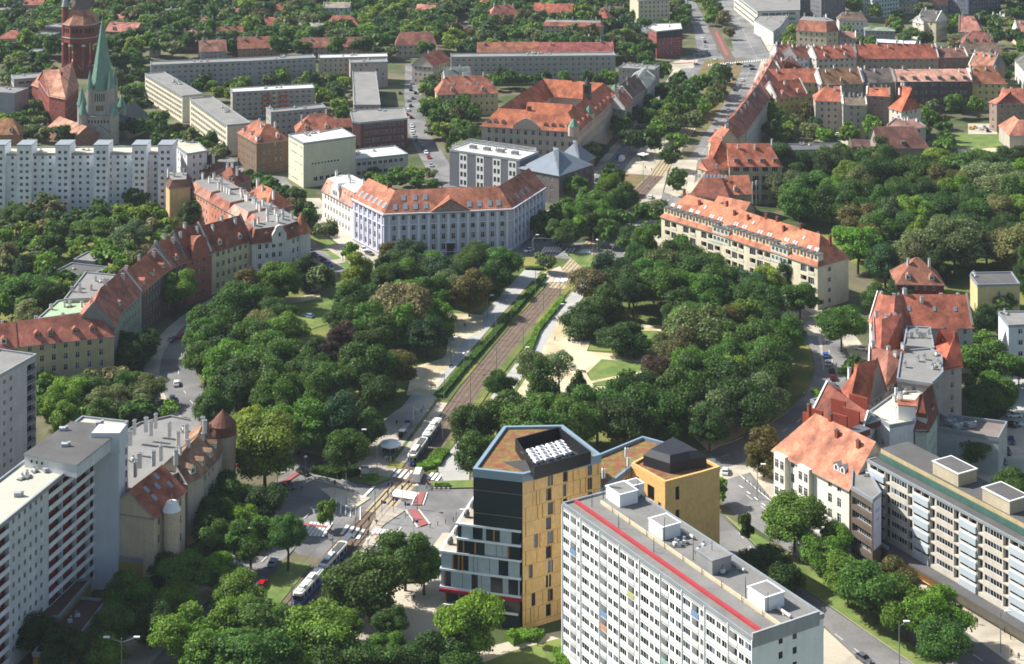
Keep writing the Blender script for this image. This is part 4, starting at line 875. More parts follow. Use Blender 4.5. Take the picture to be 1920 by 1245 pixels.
for lab, F_, wc, tc, ri, dn in cur:
    root, poly, at, slope, ro = building('tenement', lab + ', on the left curve', 'tenement', F_, 16, 13, wc, rise=ri, tile=tc, fl=4, near=False, ch=3, dorm=dn, win=dict(sp=2.7, w=1.2, wh=2.0), group=GC, chk='white', lm='the ' + lab.split(' with')[0])
    if 'curved gable' in lab:
        p, a = at(.5, 0); e = Vector((math.cos(a), math.sin(a))); o = Vector((e.y, -e.x)); mb = MB(); pts = [(-3.6, 15), (3.6, 15)] + [(3.6 * math.cos(R(t)), 19.5 + 4 * math.sin(R(t))) for t in range(0, 181, 20)]
        mb.poly([(*(p + e * x + o * .9), z) for x, z in pts], 0); mb.poly([(*(p + e * x - o * .2), z) for x, z in pts][::-1], 0)
        for i in range(len(pts)): (x, z), (x2, z2) = pts[i], pts[(i + 1) % len(pts)]; mb.poly([(*(p + e * x - o * .2), z), (*(p + e * x2 - o * .2), z2), (*(p + e * x2 + o * .9), z2), (*(p + e * x + o * .9), z)], 0)
        for s in (-1, 1): mb.poly([(*(p + e * 3.6 * s), 19.3), (*(p), 23.2), (*(p - o * 7), 23.2), (*(p + e * 3.6 * s - o * 4), 19.3)][::-s], 1)
        mb.build('curved_gable', [wallm(wc), tilem(tc)], root)
root, poly, at, slope, ro = building('white_corner_house', 'white corner house with curved gable and round turret, end of left curve', 'tenement', [(473, 457), (540, 448), (569, 437)], 15, 13, (206, 200, 194), roof='mansard', rise=6, tile=(158, 72, 54), fl=4, near=True, ch=6, win=dict(sp=2.7, w=1.3, wh=1.9), group=GC, lm='the white corner house', dorm=2)
p = poly[2]; mb = MB(); mb.cyl((p.x - 1, p.y + 1, 0), (p.x - 1, p.y + 1, 15.2), 3.6, 3.6, 14, 0); mb.cyl((p.x - 1, p.y + 1, 15.2), (p.x - 1, p.y + 1, 22.5), 4.1, .1, 14, 1); mb.build('corner_turret', [wallm((206, 200, 194)), tilem((190, 96, 66))], root)
p, a = at(.45, 0); e = Vector((math.cos(a), math.sin(a))); o = Vector((e.y, -e.x)); mb = MB(); pts = [(-2.8, 14), (2.8, 14), (2.8, 17.5), (2.0, 18.6)] + [(1.7 * math.cos(R(t)), 19 + 1.8 * math.sin(R(t))) for t in range(0, 181, 30)] + [(-2.0, 18.6), (-2.8, 17.5)]
mb.poly([(*(p + e * x + o * .7), z) for x, z in pts]); mb.poly([(*(p + e * x - o * .4), z) for x, z in pts][::-1])
for i in range(len(pts)): (x, z), (x2, z2) = pts[i], pts[(i + 1) % len(pts)]; mb.poly([(*(p + e * x - o * .4), z), (*(p + e * x2 - o * .4), z2), (*(p + e * x2 + o * .7), z2), (*(p + e * x + o * .7), z)])
mb.build('curved_gable', wallm((206, 200, 194)), root); put('window', window_mesh('p', .9, 1.6, False)[0], root, Vector((*(p + o * .72), 16.6)) - wloc(root), a)
# the long chimneyed row behind it
GR = 'grey roofed rear row with many chimneys'
row = [((352, 352), (392, 376)), ((392, 376), (428, 396)), ((428, 396), (462, 414)), ((462, 414), (500, 436))]
for k, (a, b) in enumerate(row):
    building('rear_tenement', ['pink backed rear tenement with grey roof, nearest the tan house', 'rear tenement with grey roof and red attic wall', 'rear tenement with white attic windows and grey roof', 'rear tenement with pink back and grey roof beside the white corner house'][k], 'tenement', [a, b], 15, 16, [(196, 140, 116), (186, 120, 96), (206, 190, 170), (196, 132, 108)][k], roof='mansard', rise=3.6, tile=[(190, 110, 90), (176, 84, 66), (206, 150, 126), (196, 100, 80)][k], fl=4, ch=7, win=dict(sp=3.1, w=1.1), group=GR, lm=['the first rear tenement', None, 'the chimneyed rear row', None][k])
building('tan_house', 'tan house with blank side wall and dark roof, below the white block end', 'tenement', [(311, 346), (318, 352), (357, 350)], 17, 10, (206, 172, 124), roof='mansard', rise=3.5, tile=(110, 62, 52), fl=0, ch=3, B=[(318, 330), (322, 333), (358, 334)], lm='the tan house')
for lab, F_, tc in (('dark red pyramid roofed tenement left of the brown corner tenement', [(360, 318), (392, 322)], (120, 62, 52)), ('tenement with steep brick red roof above the rear row', [(396, 340), (440, 346)], (150, 70, 54)), ('orange edged roof house at the upper end of the rear row', [(452, 372), (500, 392)], (196, 96, 66))):
    building('tenement', lab, 'tenement', F_, 16, 12, (150, 120, 100), rise=6, tile=tc, hip=(1, 1), fl=4, ch=3, dorm=2)
building('garden_house', 'low grey flat garden building with dark shed roof among garden trees', 'garden building', [(100, 512), (168, 520)], 5, 12, (120, 112, 100), roof='flat', fl=1, roofm=M_DROOF, lm='the garden building')
flat('garden_house', 'small grey flat building behind the left tenements', [(138, 488), (176, 492)], 6, 10, (150, 146, 138), fl=1)
# ------------------------------------------------------------------ lower left corner
def g2(i, L):
    return []
# tall slab with galleries
a, b = g(-160, 1118, 33.0), g(240, 793, 33.0); e = (b - a).normalized(); F = [a, b]; L = (b - a).length; x88 = (g(88, 914, 33) - a).length; x20 = (g(16, 972, 33) - a).length
def ed3(i, LL):
    if i != 0: return []
    ops = []
    for f in range(11):
        z = 2.4 + f * 2.8
        for x0, x1 in ((2, x20 - .3), (x88, L - .4)):
            n = max(1, round((x1 - x0) / 5.8)); w = (x1 - x0) / n
            for k in range(n): ops.append((x0 + k * w + .1, x0 + (k + 1) * w - .1, z, z + 2.45, 1.1, 'l'))
        for k in range(6): ops.append((x20 + .9 + k * (x88 - x20 - 2) / 6, x20 + 1.9 + k * (x88 - x20 - 2) / 6, z + .9, z + 2.2, .12, 'h'))
    return ops
root, poly, at, slope, ro = building('gallery_slab_block', 'tall grey slab block with dark red galleries and a blank stair tower, bottom left', 'apartment block', F, 33, 12.5, (194, 196, 198), roof='flat', px=False, near=True, edges=ed3, lm='the gallery slab block', roofm=mat('pale_felt', (172, 170, 156), .9, .1, .1), cap=60)
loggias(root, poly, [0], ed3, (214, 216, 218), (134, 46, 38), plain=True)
o = Vector((e.y, -e.x)); ang = math.atan2(e.y, e.x); p = g(202, 818, 35.5); mb = MB(); mb.prism([p + Vector(q) for q in ((-3.0, -2.2), (3.1, -2.2), (3.6, 2.6), (-2.5, 2.6))], 0, 37.0, 0, top=1); mb.prism([p + Vector(q) for q in ((-3.3, -2.5), (3.4, -2.5), (3.9, 2.9), (-2.8, 2.9))], 32.6, 37.3, 0, top=1); mb.build('stair_tower', [wallm((192, 197, 204), .05), M_LROOF], root)
q = [g(46, 852, 36), g(144, 872, 36), g(236, 800, 36), g(134, 792, 36)]; mb = MB(); mb.prism(q, 33, 36, 0, top=1); mb.prism(offset_poly(q, -.2), 35.8, 36.2, 2, top=1); mb.build('roof_storey', [wallm((196, 198, 202)), M_DROOF, M_ZINC], root)
for k in range(3): p = q[0].lerp(q[1], .14 + .1 * k) + Vector((0, -.04)); put('window', window_mesh('p', .8, .9, False)[0], root, Vector((p.x, p.y, 34.3)) - wloc(root), math.atan2((q[1] - q[0]).y, (q[1] - q[0]).x))
M_UNIT = mat('roof_unit_grey', (160, 162, 164), .6)
def roof_unit(root, x, y, h, s=1.0):
    p = g(x, y, h); mb = MB(); mb.box((p.x, p.y, h), (1.6 * s, 1.2 * s, .9 * s), rng.random()); mb.cyl((p.x + .9 * s, p.y, h), (p.x + .9 * s, p.y, h + 1.2 * s), .3 * s, .4 * s, 8); mb.cyl((p.x - .8 * s, p.y + .7 * s, h), (p.x - .8 * s, p.y + .7 * s, h + .8 * s), .3 * s, n=8); mb.build('roof_vent', M_UNIT, root)
for x, y, h in ((118, 808, 36), (122, 838, 36), (88, 884, 33.1), (34, 930, 33.1), (185, 797, 36)): roof_unit(root, x, y, h)
building('podium', 'low brown roofed podium with yellow wall strips beneath the gallery slab', 'shop building', [g(110, 1160, 6), g(172, 1088, 6)], 6, 10, (150, 122, 62), px=False, roof='flat', fl=1, roofm=mat('rusty_roof', (84, 64, 56), .9, .15), B=[g(20, 1160, 6), g(110, 1092, 6)], win=dict(sp=2, w=1.6, wh=2), lm='the podium')
building('podium', 'second long podium roof running down from the stair tower foot', 'shop building', [g(120, 1232, 4.5), g(200, 1128, 4.5)], 4.5, 7, (150, 122, 62), px=False, roof='flat', fl=1, roofm=MATS['rusty_roof'], win=dict(sp=2, w=1.6, wh=2))
# balcony slab at the left edge
a, b = g(-90, 756, 31), g(68, 667, 31)
def ed4(i, LL): return [(1.2 + k * 2.9, 2.3 + k * 2.9, 2 + f * 2.8 + .9, 2 + f * 2.8 + 2.2, .12, 'h') for f in range(10) for k in range(int((LL - 6) / 2.9)) if k % 5 != 4] + [(LL - 4.2, LL - .4, 2 + f * 2.8, 4.4 + f * 2.8, 1.4, 'l') for f in range(10)] if i == 0 else []
root, poly, at, slope, ro = building('balcony_slab_block', 'grey slab block with rounded dark balconies at the left edge', 'apartment block', [a, b], 31, 12, (166, 166, 168), roof='flat', px=False, near=True, edges=ed4, lm='the balcony slab')
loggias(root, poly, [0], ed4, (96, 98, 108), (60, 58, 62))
# old tenement group right of the gallery slab
GL = 'old tenements beside the gallery slab'
root, poly, at, slope, ro = building('corner_tenement', 'old grey tenement with wide flat roof and many white chimneys', 'tenement', [(235, 938), (262, 925), (352, 880), (392, 842)], 17, 14, (150, 140, 124), roof='flat', fl=4, near=True, B=[(234, 812), (262, 795), (320, 782), (360, 790)], ch=0, win=dict(sp=2.8, w=1.2, wh=2), group=GL, lm='the chimneyed corner tenement', topm=M_GRAVEL)
for x, y in ((252, 800), (274, 795), (283, 802), (292, 788), (318, 804), (350, 808), (384, 800), (334, 822), (244, 820), (330, 856), (288, 858), (262, 862), (302, 848), (254, 878)):
    p = g(x, y, 21.5); put('chimney', chimney_mesh('white'), ro, Vector((p.x, p.y, 21.0)) - wloc(ro), rng.choice((0, .3, 1.5)))
root, poly, at, slope, ro = building('turret_tenement', 'curved grey tenement with patched brown tile roof, dormers and round turret', 'tenement', [(352, 903), (376, 892), (408, 857), (422, 822)], 16, 11, (176, 166, 150), rise=5, tile=(150, 98, 72), fl=4, near=True, ch=4, dorm=5, group=GL, win=dict(sp=2.6, w=1.2, wh=2), lm='the patched roof tenement')
p = g(418, 812, 18); mb = MB(); mb.cyl((p.x, p.y, 0), (p.x, p.y, 18), 3.4, 3.4, 16, 0); mb.cyl((p.x, p.y, 18), (p.x, p.y, 20.5), 3.7, 3.3, 16, 1); mb.cyl((p.x, p.y, 20.5), (p.x, p.y, 24.3), 3.6, .1, 16, 1); mb.build('round_turret', [wallm((150, 140, 124)), tilem((124, 62, 50))], root)
root, poly, at, slope, ro = building('orange_gabled_tenement', 'peach tenement with steep orange roof, skylights and bare grey gable wall', 'tenement', [(289, 968), (347, 918)], 18, 13, (206, 186, 158), rise=5.2, tile=(176, 78, 52), fl=4, near=True, ch=0, win=dict(sp=2.6, w=1.2, wh=2.0), group=GL, lm='the orange gabled tenement', ends=dict(fl=0))
roof_windows(root, ro, [poly[0], poly[1]], 0, [(.3, .2), (.55, .3), (.8, .2), (.3, .36), (.7, .42)], 18, 5.2, 13, 1.2, 1.7)
p = g(322, 948, 19); mb = MB(); mb.cyl((p.x, p.y, 0), (p.x, p.y, 18), 1.9, 1.9, 12, 0); mb.cyl((p.x, p.y, 18), (p.x, p.y, 20), 2.2, 1.2, 12, 1); mb.cyl((p.x, p.y, 20), (p.x, p.y, 21.5), .15, .1, 6, 2); mb.build('bay_turret', [wallm((206, 186, 158)), M_WHITE, MATS['gilding']], root)
building('yard_annex', 'small yellow and brown annex at the foot of the stair tower', 'annex', [(224, 1050), (268, 1052)], 7, 8, (170, 140, 70), roof='flat', fl=1, roofm=MATS['rusty_roof'])
# ------------------------------------------------------------------ foreground towers
# white slab with loggias
A, B_ = g(1055, 946, 34), g(1411, 1200, 34); Ld = (B_ - A).length
def ed1(i, L):
    ops = []
    if i == 0:
        unit = L / 9
        for f in range(11):
            z = 2.6 + f * 2.8
            for k in range(9):
                x = k * unit + .15; lg = (k + f * 0) % 2 == 0
                if k % 3 == 0: ops += [(x + .2, x + 2.5, z + .85, z + 2.2, .1, 's'), (x + 2.9, x + 5.3, z + .02, z + 2.35, 1.3, 'l'), (x + 5.7, x + 6.9, z + .85, z + 2.2, .1, 's')]
                elif k % 3 == 1: ops += [(x + .3, x + 3.1, z + .85, z + 2.2, .1, 's'), (x + 3.5, x + 4.9, z + .85, z + 2.2, .1, 's'), (x + 5.2, x + 6.9, z + .85, z + 2.2, .1, 's')]
                else: ops += [(x + .2, x + 2.6, z + .02, z + 2.35, 1.3, 'l'), (x + 3.0, x + 4.6, z + .85, z + 2.2, .1, 's'), (x + 4.95, x + 6.9, z + .85, z + 2.2, .1, 's')]
    if i == 1: ops = [(x, x + 1.0, 2.6 + f * 2.8 + .9, 2.6 + f * 2.8 + 2.2, .12, 'd') for f in range(0, 11) for x in (6.2, 9.6)]
    return ops
M_WSLAB = wallm((244, 244, 242), .05)
root, poly, at, slope, ro = building('white_slab_block', 'long white slab block with loggias, grey roof and a red stripe, bottom centre', 'apartment block', [A, B_], 34, 17.2, M_WSLAB, roof='flat', px=False, near=True, edges=ed1, lm='the white slab block', par=.5, roofm=mat('dark_felt_roof', (120, 118, 114), .95, .14, .2, 1.5))
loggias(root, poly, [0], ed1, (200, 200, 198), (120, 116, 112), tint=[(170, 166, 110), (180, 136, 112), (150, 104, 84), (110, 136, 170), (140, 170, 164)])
e = (B_ - A) / Ld; inn = Vector((-e.y, e.x)); ang = math.atan2(e.y, e.x); Z = 34.1
mb = MB()
for k in range(10): p = A + e * (k * Ld / 9) - inn * .12; mb.box((p.x, p.y, 0), (.16, .26, 34), ang)
mb.build('facade_fin', M_WSLAB, root)['kind'] = 'stuff'
mb = MB()
for f in range(12): p = A + e * Ld / 2 - inn * .06; mb.box((p.x, p.y, 2.45 + f * 2.8), (Ld, .14, .14), ang)
mb.build('floor_edge', mat('grey_concrete', (150, 150, 148), .9, .1), root)['kind'] = 'stuff'
def band(x0, x1, y, w, z0, z1, m, name):
    p = A + e * (x0 + x1) / 2 + inn * y; mb = MB(); mb.box((p.x, p.y, z0), (x1 - x0, w, z1 - z0), ang); return mb.build(name, m, root)
band(.8, Ld - .2, 2.9, .8, Z, Z + .55, mat('red_sheeting', (160, 58, 62), .7, .08), 'red_stripe')
band(4, Ld - .4, 7.4, .35, Z, Z + .7, mat('cream_upstand', (190, 178, 150), .9, .1), 'roof_upstand')
mb = MB()
for k in range(9): p = A + e * (9 + k * 6.4) + inn * 7.05; mb.cyl((p.x, p.y, Z), (p.x, p.y, Z + 1.3), .06, n=6)
mb.build('roof_pipe', M_BLACK, root)['kind'] = 'stuff'
def hut(px, py, wx, wy, hh, m, tm_=M_GRAVEL):
    p = g(px, py, Z + hh); mb = MB(); mb.box((p.x, p.y, Z - .05), (wx, wy, hh), ang, 0); mb.box((p.x, p.y, Z + hh), (wx + .3, wy + .3, .22), ang, 0); mb.box((p.x, p.y, Z + hh + .2), (wx - .5, wy - .5, .04), ang, 1)
    o = mb.build('roof_hut', [m, tm_], root); return p
WR = mat('hut_white', (222, 222, 224), .8, .04); SH = mat('sheet_metal', (150, 152, 152), .5, .12, metal=.3)
for a_ in ((1166, 916, 5.4, 4.8, 2.6, WR), (1246, 977, 5.0, 4.6, 2.6, WR), (1338, 1037, 5.4, 4.8, 2.8, SH), (1436, 1106, 5.2, 4.8, 2.6, WR), (1190, 905, 3, 3, 2.5, WR)): hut(*a_)
for x, y in ((1290, 1005), (1384, 1066), (1470, 1152)):
    p = g(x, y, Z); mb = MB(); mb.cyl((p.x - e.x * 2, p.y - e.y * 2, Z + .5), (p.x + e.x * 2, p.y + e.y * 2, Z + .5), .32, n=10); mb.box((p.x, p.y, Z), (.5, .5, .3), ang); mb.build('duct', mat('duct_white', (196, 190, 184), .6), root)
def antenna(px, py, hh, panels=0, base=Z, parent=None):
    p = g(px, py, base); mb = MB(); mb.cyl((p.x, p.y, base), (p.x, p.y, base + hh), .08, .05, 6, 0)
    for k in range(panels): a = k * 2.1; mb.box((p.x + math.cos(a) * .35, p.y + math.sin(a) * .35, base + hh - 2.4), (.3, .2, 2.0), a, 1)
    mb.build('antenna', [M_BLACK, M_WHITE], parent or root)
for x, y, h_, n_ in ((1131, 935, 7, 3), (1174, 912, 9, 3), (1178, 905, 6, 2), (1246, 1015, 5, 0), (1300, 1050, 5, 0), (1335, 1060, 5, 0), (1398, 1120, 4, 0), (1196, 940, 5, 0), (1440, 1150, 4, 0), (1110, 950, 3, 0), (1160, 990, 3, 0), (1226, 1035, 3, 0)): antenna(x, y, h_, n_)
p = B_; band(Ld - .2, Ld + .2, 8, 16.2, 32.6, 35.3, wallm((168, 170, 172)), 'end_parapet')
# gold and glass offices
GOLD = mat('gold_cladding', (218, 176, 112), .5, .08, .3, 3, 'panel', metal=0.0, spec=.5); SED = mat('sedum_roof', (128, 76, 58), .95, .22, .7, 3.5, rgb2=(118, 108, 58)); SGL = mat('steel_blue_edge', (122, 144, 158), .5, .05)
CW_ = mat('curtain_wall_glass', (20, 34, 48), .12, .05, spec=.5)
q1, q0 = Vector((2.4, 386.1)), Vector((-8.8, 389.0)); c1, c2 = Vector((-16.6, 391.0)), Vector((-12.8, 390.0)); dv = Vector((6.9, 25.8)).normalized()
P_ = [q0, q1, Vector((20.6, 396.8)), Vector((12.3, 413.9)), Vector((-1.9, 413.3))]; FOOT.append([c1, q1, P_[2], P_[3], P_[4], c1 + dv * 22])
root = thing('gold_office_building', 'office building in gold panels and dark glass with stepped terraces and a planted roof', 'office building', (2, 398, 0)); landmark('the gold office building', (2, 400))
def prism_walls(mb, poly, z0, z1, edf=lambda i, L: [], mi=0):
    w = []
    for i in range(len(poly)):
        a, b = poly[i], poly[(i + 1) % len(poly)]; L = (b - a).length; ops = edf(i, L); wall_face(mb, a, b, z0, z1, ops, mi); e_ = (b - a) / L; n_ = Vector((-e_.y, e_.x))
        for o in ops: p = a + e_ * (o[0] + o[1]) / 2 + n_ * o[4]; w.append((p.x, p.y, o[2], math.atan2(e_.y, e_.x), o[5], o[1] - o[0], o[3] - o[2]))
    return w
def edg(i, L):
    if i != 1: return []
    ops = []
    for f in range(10):
        z = 1.5 + f * 3.3; x = 6.2 + (f % 2) * .5
        ops.append((x, x + 1.4, z, z + 2.8, .25, 'd'))
        if f in (1, 3, 5): ops.append((1.6 + .7 * (f % 3), 2.7 + .7 * (f % 3), z, z + 3.0, .25, 'd'))
        if f > 6: ops.append((10.8, 12.0, z, z + 2.8, .25, 'd')); ops.append((17.5, 18.8, z, z + 2.8, .25, 'd'))
    return ops
mb = MB(); wn = []
for i in (1, 2, 3): a, b = P_[i], P_[(i + 1) % 5]; L = (b - a).length; ops = edg(i, L); wall_face(mb, a, b, 0, 34.7, ops); e_ = (b - a) / L; n_ = Vector((-e_.y, e_.x)); wn += [(*(a + e_ * (o[0] + o[1]) / 2 + n_ * o[4]), o[2], math.atan2(e_.y, e_.x), o[5], o[1] - o[0], o[3] - o[2]) for o in ops]
mb.build('gold_wall', GOLD, root); place_windows(root, wn, True)
mb = MB(); wall_face(mb, P_[4], P_[0], 0, 34.7, []); wall_face(mb, P_[0], P_[1], 22.3, 34.7, []); mb.build('dark_glass_front', CW_, root)
mb = MB(); ing = offset_poly(P_, .7); out = offset_poly(P_, -.15)
for i in range(5): j = (i + 1) % 5; mb.poly([(*out[i], 33.6), (*out[j], 33.6), (*out[j], 35.5), (*out[i], 35.5)]); mb.poly([(*out[i], 35.5), (*out[j], 35.5), (*ing[j], 35.5), (*ing[i], 35.5)]); mb.poly([(*ing[j], 34.8), (*ing[i], 34.8), (*ing[i], 35.5), (*ing[j], 35.5)])
mb.build('parapet', SGL, root); mb = MB(); mb.poly([(*p, 34.9) for p in ing]); mb.build('planted_roof', SED, root)
pj = MB()
for i in (1, 2):
    a, b = P_[i], P_[(i + 1) % 5]; L = (b - a).length; e_ = (b - a) / L; o_ = Vector((e_.y, -e_.x)); an = math.atan2(e_.y, e_.x); rr_ = random.Random(3)
    for f in range(11): p = (a + b) / 2 + o_ * .01; pj.box((p.x, p.y, 1.2 + f * 3.3), (L, .04, .07), an, 1)
    for f in range(10):
        x = .8
        while x < L - .5: p = a + e_ * x + o_ * .02; pj.box((p.x, p.y, 1.3 + f * 3.3), (.10 if rr_.random() < .6 else .22, .05, 3.15), an, 0 if rr_.random() < .5 else 1); x += rr_.uniform(.8, 2.2)
pj.build('panel_joints', [mat('pale_joint', (206, 186, 146), .6), mat('dark_joint', (150, 116, 66), .6)], root)['kind'] = 'stuff'
# terraced glass volumes: curtain bays with pale blinds between slab edges
CUR = mat('pale_blinds', (150, 164, 170), .7, .08, 1.0, 3); GOLDF = mat('gold_fin', (150, 108, 52), .5, .1)
def glassy(pa, pb, z0, z1, fls, back, nm):
    poly = [pa, pb, pb + dv * back, pa + dv * back]; fh = (z1 - z0) / fls
    mb = MB(); mb.prism(offset_poly(poly, .35), z0, z1 - .1); mb.build(nm, CW_, root)
    sl_ = MB()
    for f in range(fls + 1): sl_.prism(offset_poly(poly, 0 if f < fls else -.1), z0 + f * fh - .22, z0 + f * fh + .22, bottom=True)
    sl_.prism(offset_poly(poly, .5), z1 + .2, z1 + .24, 1)
    sl_.build('slab_edge', [mat('pale_slab_edge', (206, 214, 220), .6, .05), MATS['paving_slabs']], root)
    for (s, t_) in ((pa, pb), (pa + dv * back, pa)):
        e_ = (t_ - s); L = e_.length; e_ /= L; a = math.atan2(e_.y, e_.x); o_ = Vector((e_.y, -e_.x)); cu = MB(); gf = MB()
        for f in range(fls):
            x = .3
            while x < L - .6:
                w = rng.choice((.9, 1.4, 2.2, 2.8)); w = min(w, L - .3 - x)
                if rng.random() < .56: p = s + e_ * (x + w / 2) - o_ * .28; cu.box((p.x, p.y, z0 + f * fh + .22), (w - .1, .04, fh - .44), a)
                elif rng.random() < .5: p = s + e_ * x - o_ * .25; gf.box((p.x, p.y, z0 + f * fh + .22), (.3, .2, fh - .44), a)
                x += w
        if cu.v: cu.build('blinds', CUR, root)['kind'] = 'stuff'
        if gf.v: gf.build('gold_fins', GOLDF, root)['kind'] = 'stuff'
glassy(c1, q1 + Vector((-.4, -.1)), 7.5, 15.7, 2, 21, 'lower_glass_volume'); glassy(c2, q1 + Vector((-.4, -.1)), 15.7, 22.4, 2, 21, 'middle_glass_volume')
mb = MB(); pg = [c1 + Vector((1.2, .3)), q1 + Vector((-.6, .3)), q1 + dv * 20, c1 + dv * 20 + Vector((1, 0))]; mb.prism(pg, 0, 7.5); mb.build('ground_floor_glass', CW_, root)
mb = MB(); m_ = (c1 + q1) / 2; ef = (q1 - c1); L = ef.length; af = math.atan2(ef.y, ef.x); o_ = Vector((ef.y, -ef.x)) / L; p = m_ + o_ * .1; mb.box((p.x, p.y, 6.6), (L, .5, .7), af); mb.build('red_fascia', mat('fascia_red', (150, 22, 44), .6), root)
for k in range(6): p = c1.lerp(q1, (k + .4) / 6) - o_ * .5; mb = MB(); mb.box((p.x, p.y, 0), (.35, .35, 6.6), af); mb.build('column', GOLDF, root)
mb = MB(); mb.box((m_.x, m_.y + .25, 3.2), (L - 2, .5, .5), af); mb.build('canopy_strip', M_WHITE, root)
for z in (25.4, 30.6): mb = MB(); p = (q0 + q1) / 2; ee = q1 - q0; o2 = Vector((ee.y, -ee.x)).normalized(); p = p + o2 * .03; mb.box((p.x, p.y, z), (ee.length, .08, .12), math.atan2(ee.y, ee.x)); mb.build('glass_joint', M_METAL, root)
# plant enclosure and fan units
pl = [g(948, 862, 36), g(972, 908 - 16, 37), g(1108, 862, 37), g(1042, 808, 37), g(968, 834, 37)]; pl = ccw(pl)
mb = MB()
pq = [g(1002, 876, 37.8), g(1108, 846, 37.8), g(1048, 800, 37.8), g(966, 822, 37.8)]; inq = offset_poly(pq, .3)
for i in range(4): j = (i + 1) % 4; mb.poly([(*pq[i], 34.9), (*pq[j], 34.9), (*pq[j], 37.8), (*pq[i], 37.8)]); mb.poly([(*pq[i], 37.8), (*pq[j], 37.8), (*inq[j], 37.8), (*inq[i], 37.8)]); mb.poly([(*inq[j], 34.9), (*inq[i], 34.9), (*inq[i], 37.8), (*inq[j], 37.8)])
mb.poly([(*p, 35.2) for p in inq]); w0 = [g(948, 868, 35), g(1003, 892, 35), g(1010, 882, 37.6), g(972, 858, 37.6)]
mb.poly([(*g(944, 866, 35), 35), (*g(1000, 892, 35), 35), (*pq[0], 37.7), (*g(985, 862, 37), 37)]); mb.build('plant_enclosure', M_BLACK, root)
fr = MB(); ea, eb = (pq[1] - pq[0]).normalized(), (pq[3] - pq[0]).normalized(); s0 = pq[0] + ea * 1.0 + eb * 2.6; af = math.atan2(ea.y, ea.x)
for i in range(5): p = s0 + ea * 4.6 + eb * (i * 1.9 - .6); fr.box((p.x, p.y, 37.0), (10.5, .12, .18), af)
for i in range(6): p = s0 + ea * (i * 2.0) + eb * 3.2; fr.box((p.x, p.y, 37.2), (.12, 8.5, .18), af); fr.box((p.x, p.y, 34.9), (.15, .15, 2.2), af)
fr.build('steel_frame', M_METAL, root)
for i in range(4):
    for j in range(4):
        p = s0 + ea * (i * 2.7 + .9) + eb * (j * 1.9 + .4); mb = MB(); mb.box((p.x, p.y, 37.4), (1.9, 1.3, .55), af, 0); mb.cyl((p.x, p.y, 37.95), (p.x, p.y, 38.05), .5, .5, 12, 1); mb.build('fan_unit', [WR, M_METAL], root)
for z in (22.9, 16.2):
    for k in range(3):
        s = c2 if z > 20 else c1; p = s + dv * (3 + k * 5) + Vector((1.6, 0)); mb = MB(); mb.box((p.x, p.y, z), (1.4, .8, .7), k); mb.cyl((p.x, p.y, z + .7), (p.x + .2, p.y, z + 1.5), .7, .3, 7); mb.build('planter', [MATS['dark_felt_roof']], root)
# second gold wing
W_ = [Vector(v) for v in ((29, 413), (36.1, 402.6), (45.3, 407.9), (50, 411), (40, 426))]; FOOT.append(W_)
root = thing('gold_wing', 'smaller gold clad wing with black angular roof box behind the white slab', 'office building', (38, 414, 0)); landmark('the gold wing', (38, 414))
mb = MB(); wn = prism_walls(mb, W_, 0, 26, lambda i, L: [(1.6, 2.8, z, z + 3.2, .3, 'd') for z in (21, 16.5, 12, 7.5)] + [(6, 8.6, z, z + 3.4, .3, 'd') for z in (20.4, 14)] + ([(10, 11.2, z, z + 3, .3, 'd') for z in (18, 13)] if L > 12 else []) if i == 0 else ([(3, 4.2, z, z + 3.2, .3, 'd') for z in (21.5, 16, 11)] if i == 1 else []))
mb.build('gold_wall', GOLD, root); place_windows(root, wn, True); mb = MB(); iq = offset_poly(W_, .5); oq = offset_poly(W_, -.1)
for i in range(5): j = (i + 1) % 5; mb.poly([(*oq[i], 25.5), (*oq[j], 25.5), (*oq[j], 26.7), (*oq[i], 26.7)]); mb.poly([(*oq[i], 26.7), (*oq[j], 26.7), (*iq[j], 26.7), (*iq[i], 26.7)]); mb.poly([(*iq[j], 26.1), (*iq[i], 26.1), (*iq[i], 26.7), (*iq[j], 26.7)])
mb.build('parapet', GOLD, root); mb = MB(); mb.poly([(*p, 26.15) for p in iq]); mb.build('planted_roof', SED, root)
mb = MB(); bq = offset_poly(W_, 2.2); lo = [bq[0], bq[1] + Vector((1, 2.5)), bq[2] + Vector((-1, 1)), bq[3], bq[4]]; mb.prism(lo, 26.1, 28.6); tp = offset_poly(lo, 1.2)
for i in range(5): j = (i + 1) % 5; mb.poly([(*lo[i], 28.6), (*lo[j], 28.6), (*tp[j], 30.0), (*tp[i], 30.0)])
mb.poly([(*p, 30.0) for p in tp]); mb.build('black_roof_box', mat('black_sheet', (40, 41, 46), .6, .08), root)
K = [Vector(v) for v in ((20.6, 399.5), (28.9, 413.2), (39.8, 426.2), (33, 431), (16, 415))]; K = ccw(K)
root = thing('gold_link', 'recessed gold link with red planted roof between the two gold parts', 'office building', (27, 416, 0)); FOOT.append(K)
mb = MB(); wn = prism_walls(mb, K, 0, 25, lambda i, L: [(3 + k * 3.4, 4.6 + k * 3.4, z, z + 3.4, .3, 'd') for k in range(3) for z in (20.5, 16, 11.5, 7)] if i == 0 else []); mb.build('gold_wall', GOLD, root); place_windows(root, wn, True)
mb = MB(); mb.poly([(*p, 25.1) for p in offset_poly(K, .5)]); mb.build('planted_roof', SED, root); mb = MB(); oq = offset_poly(K, -.1); iq = offset_poly(K, .5)
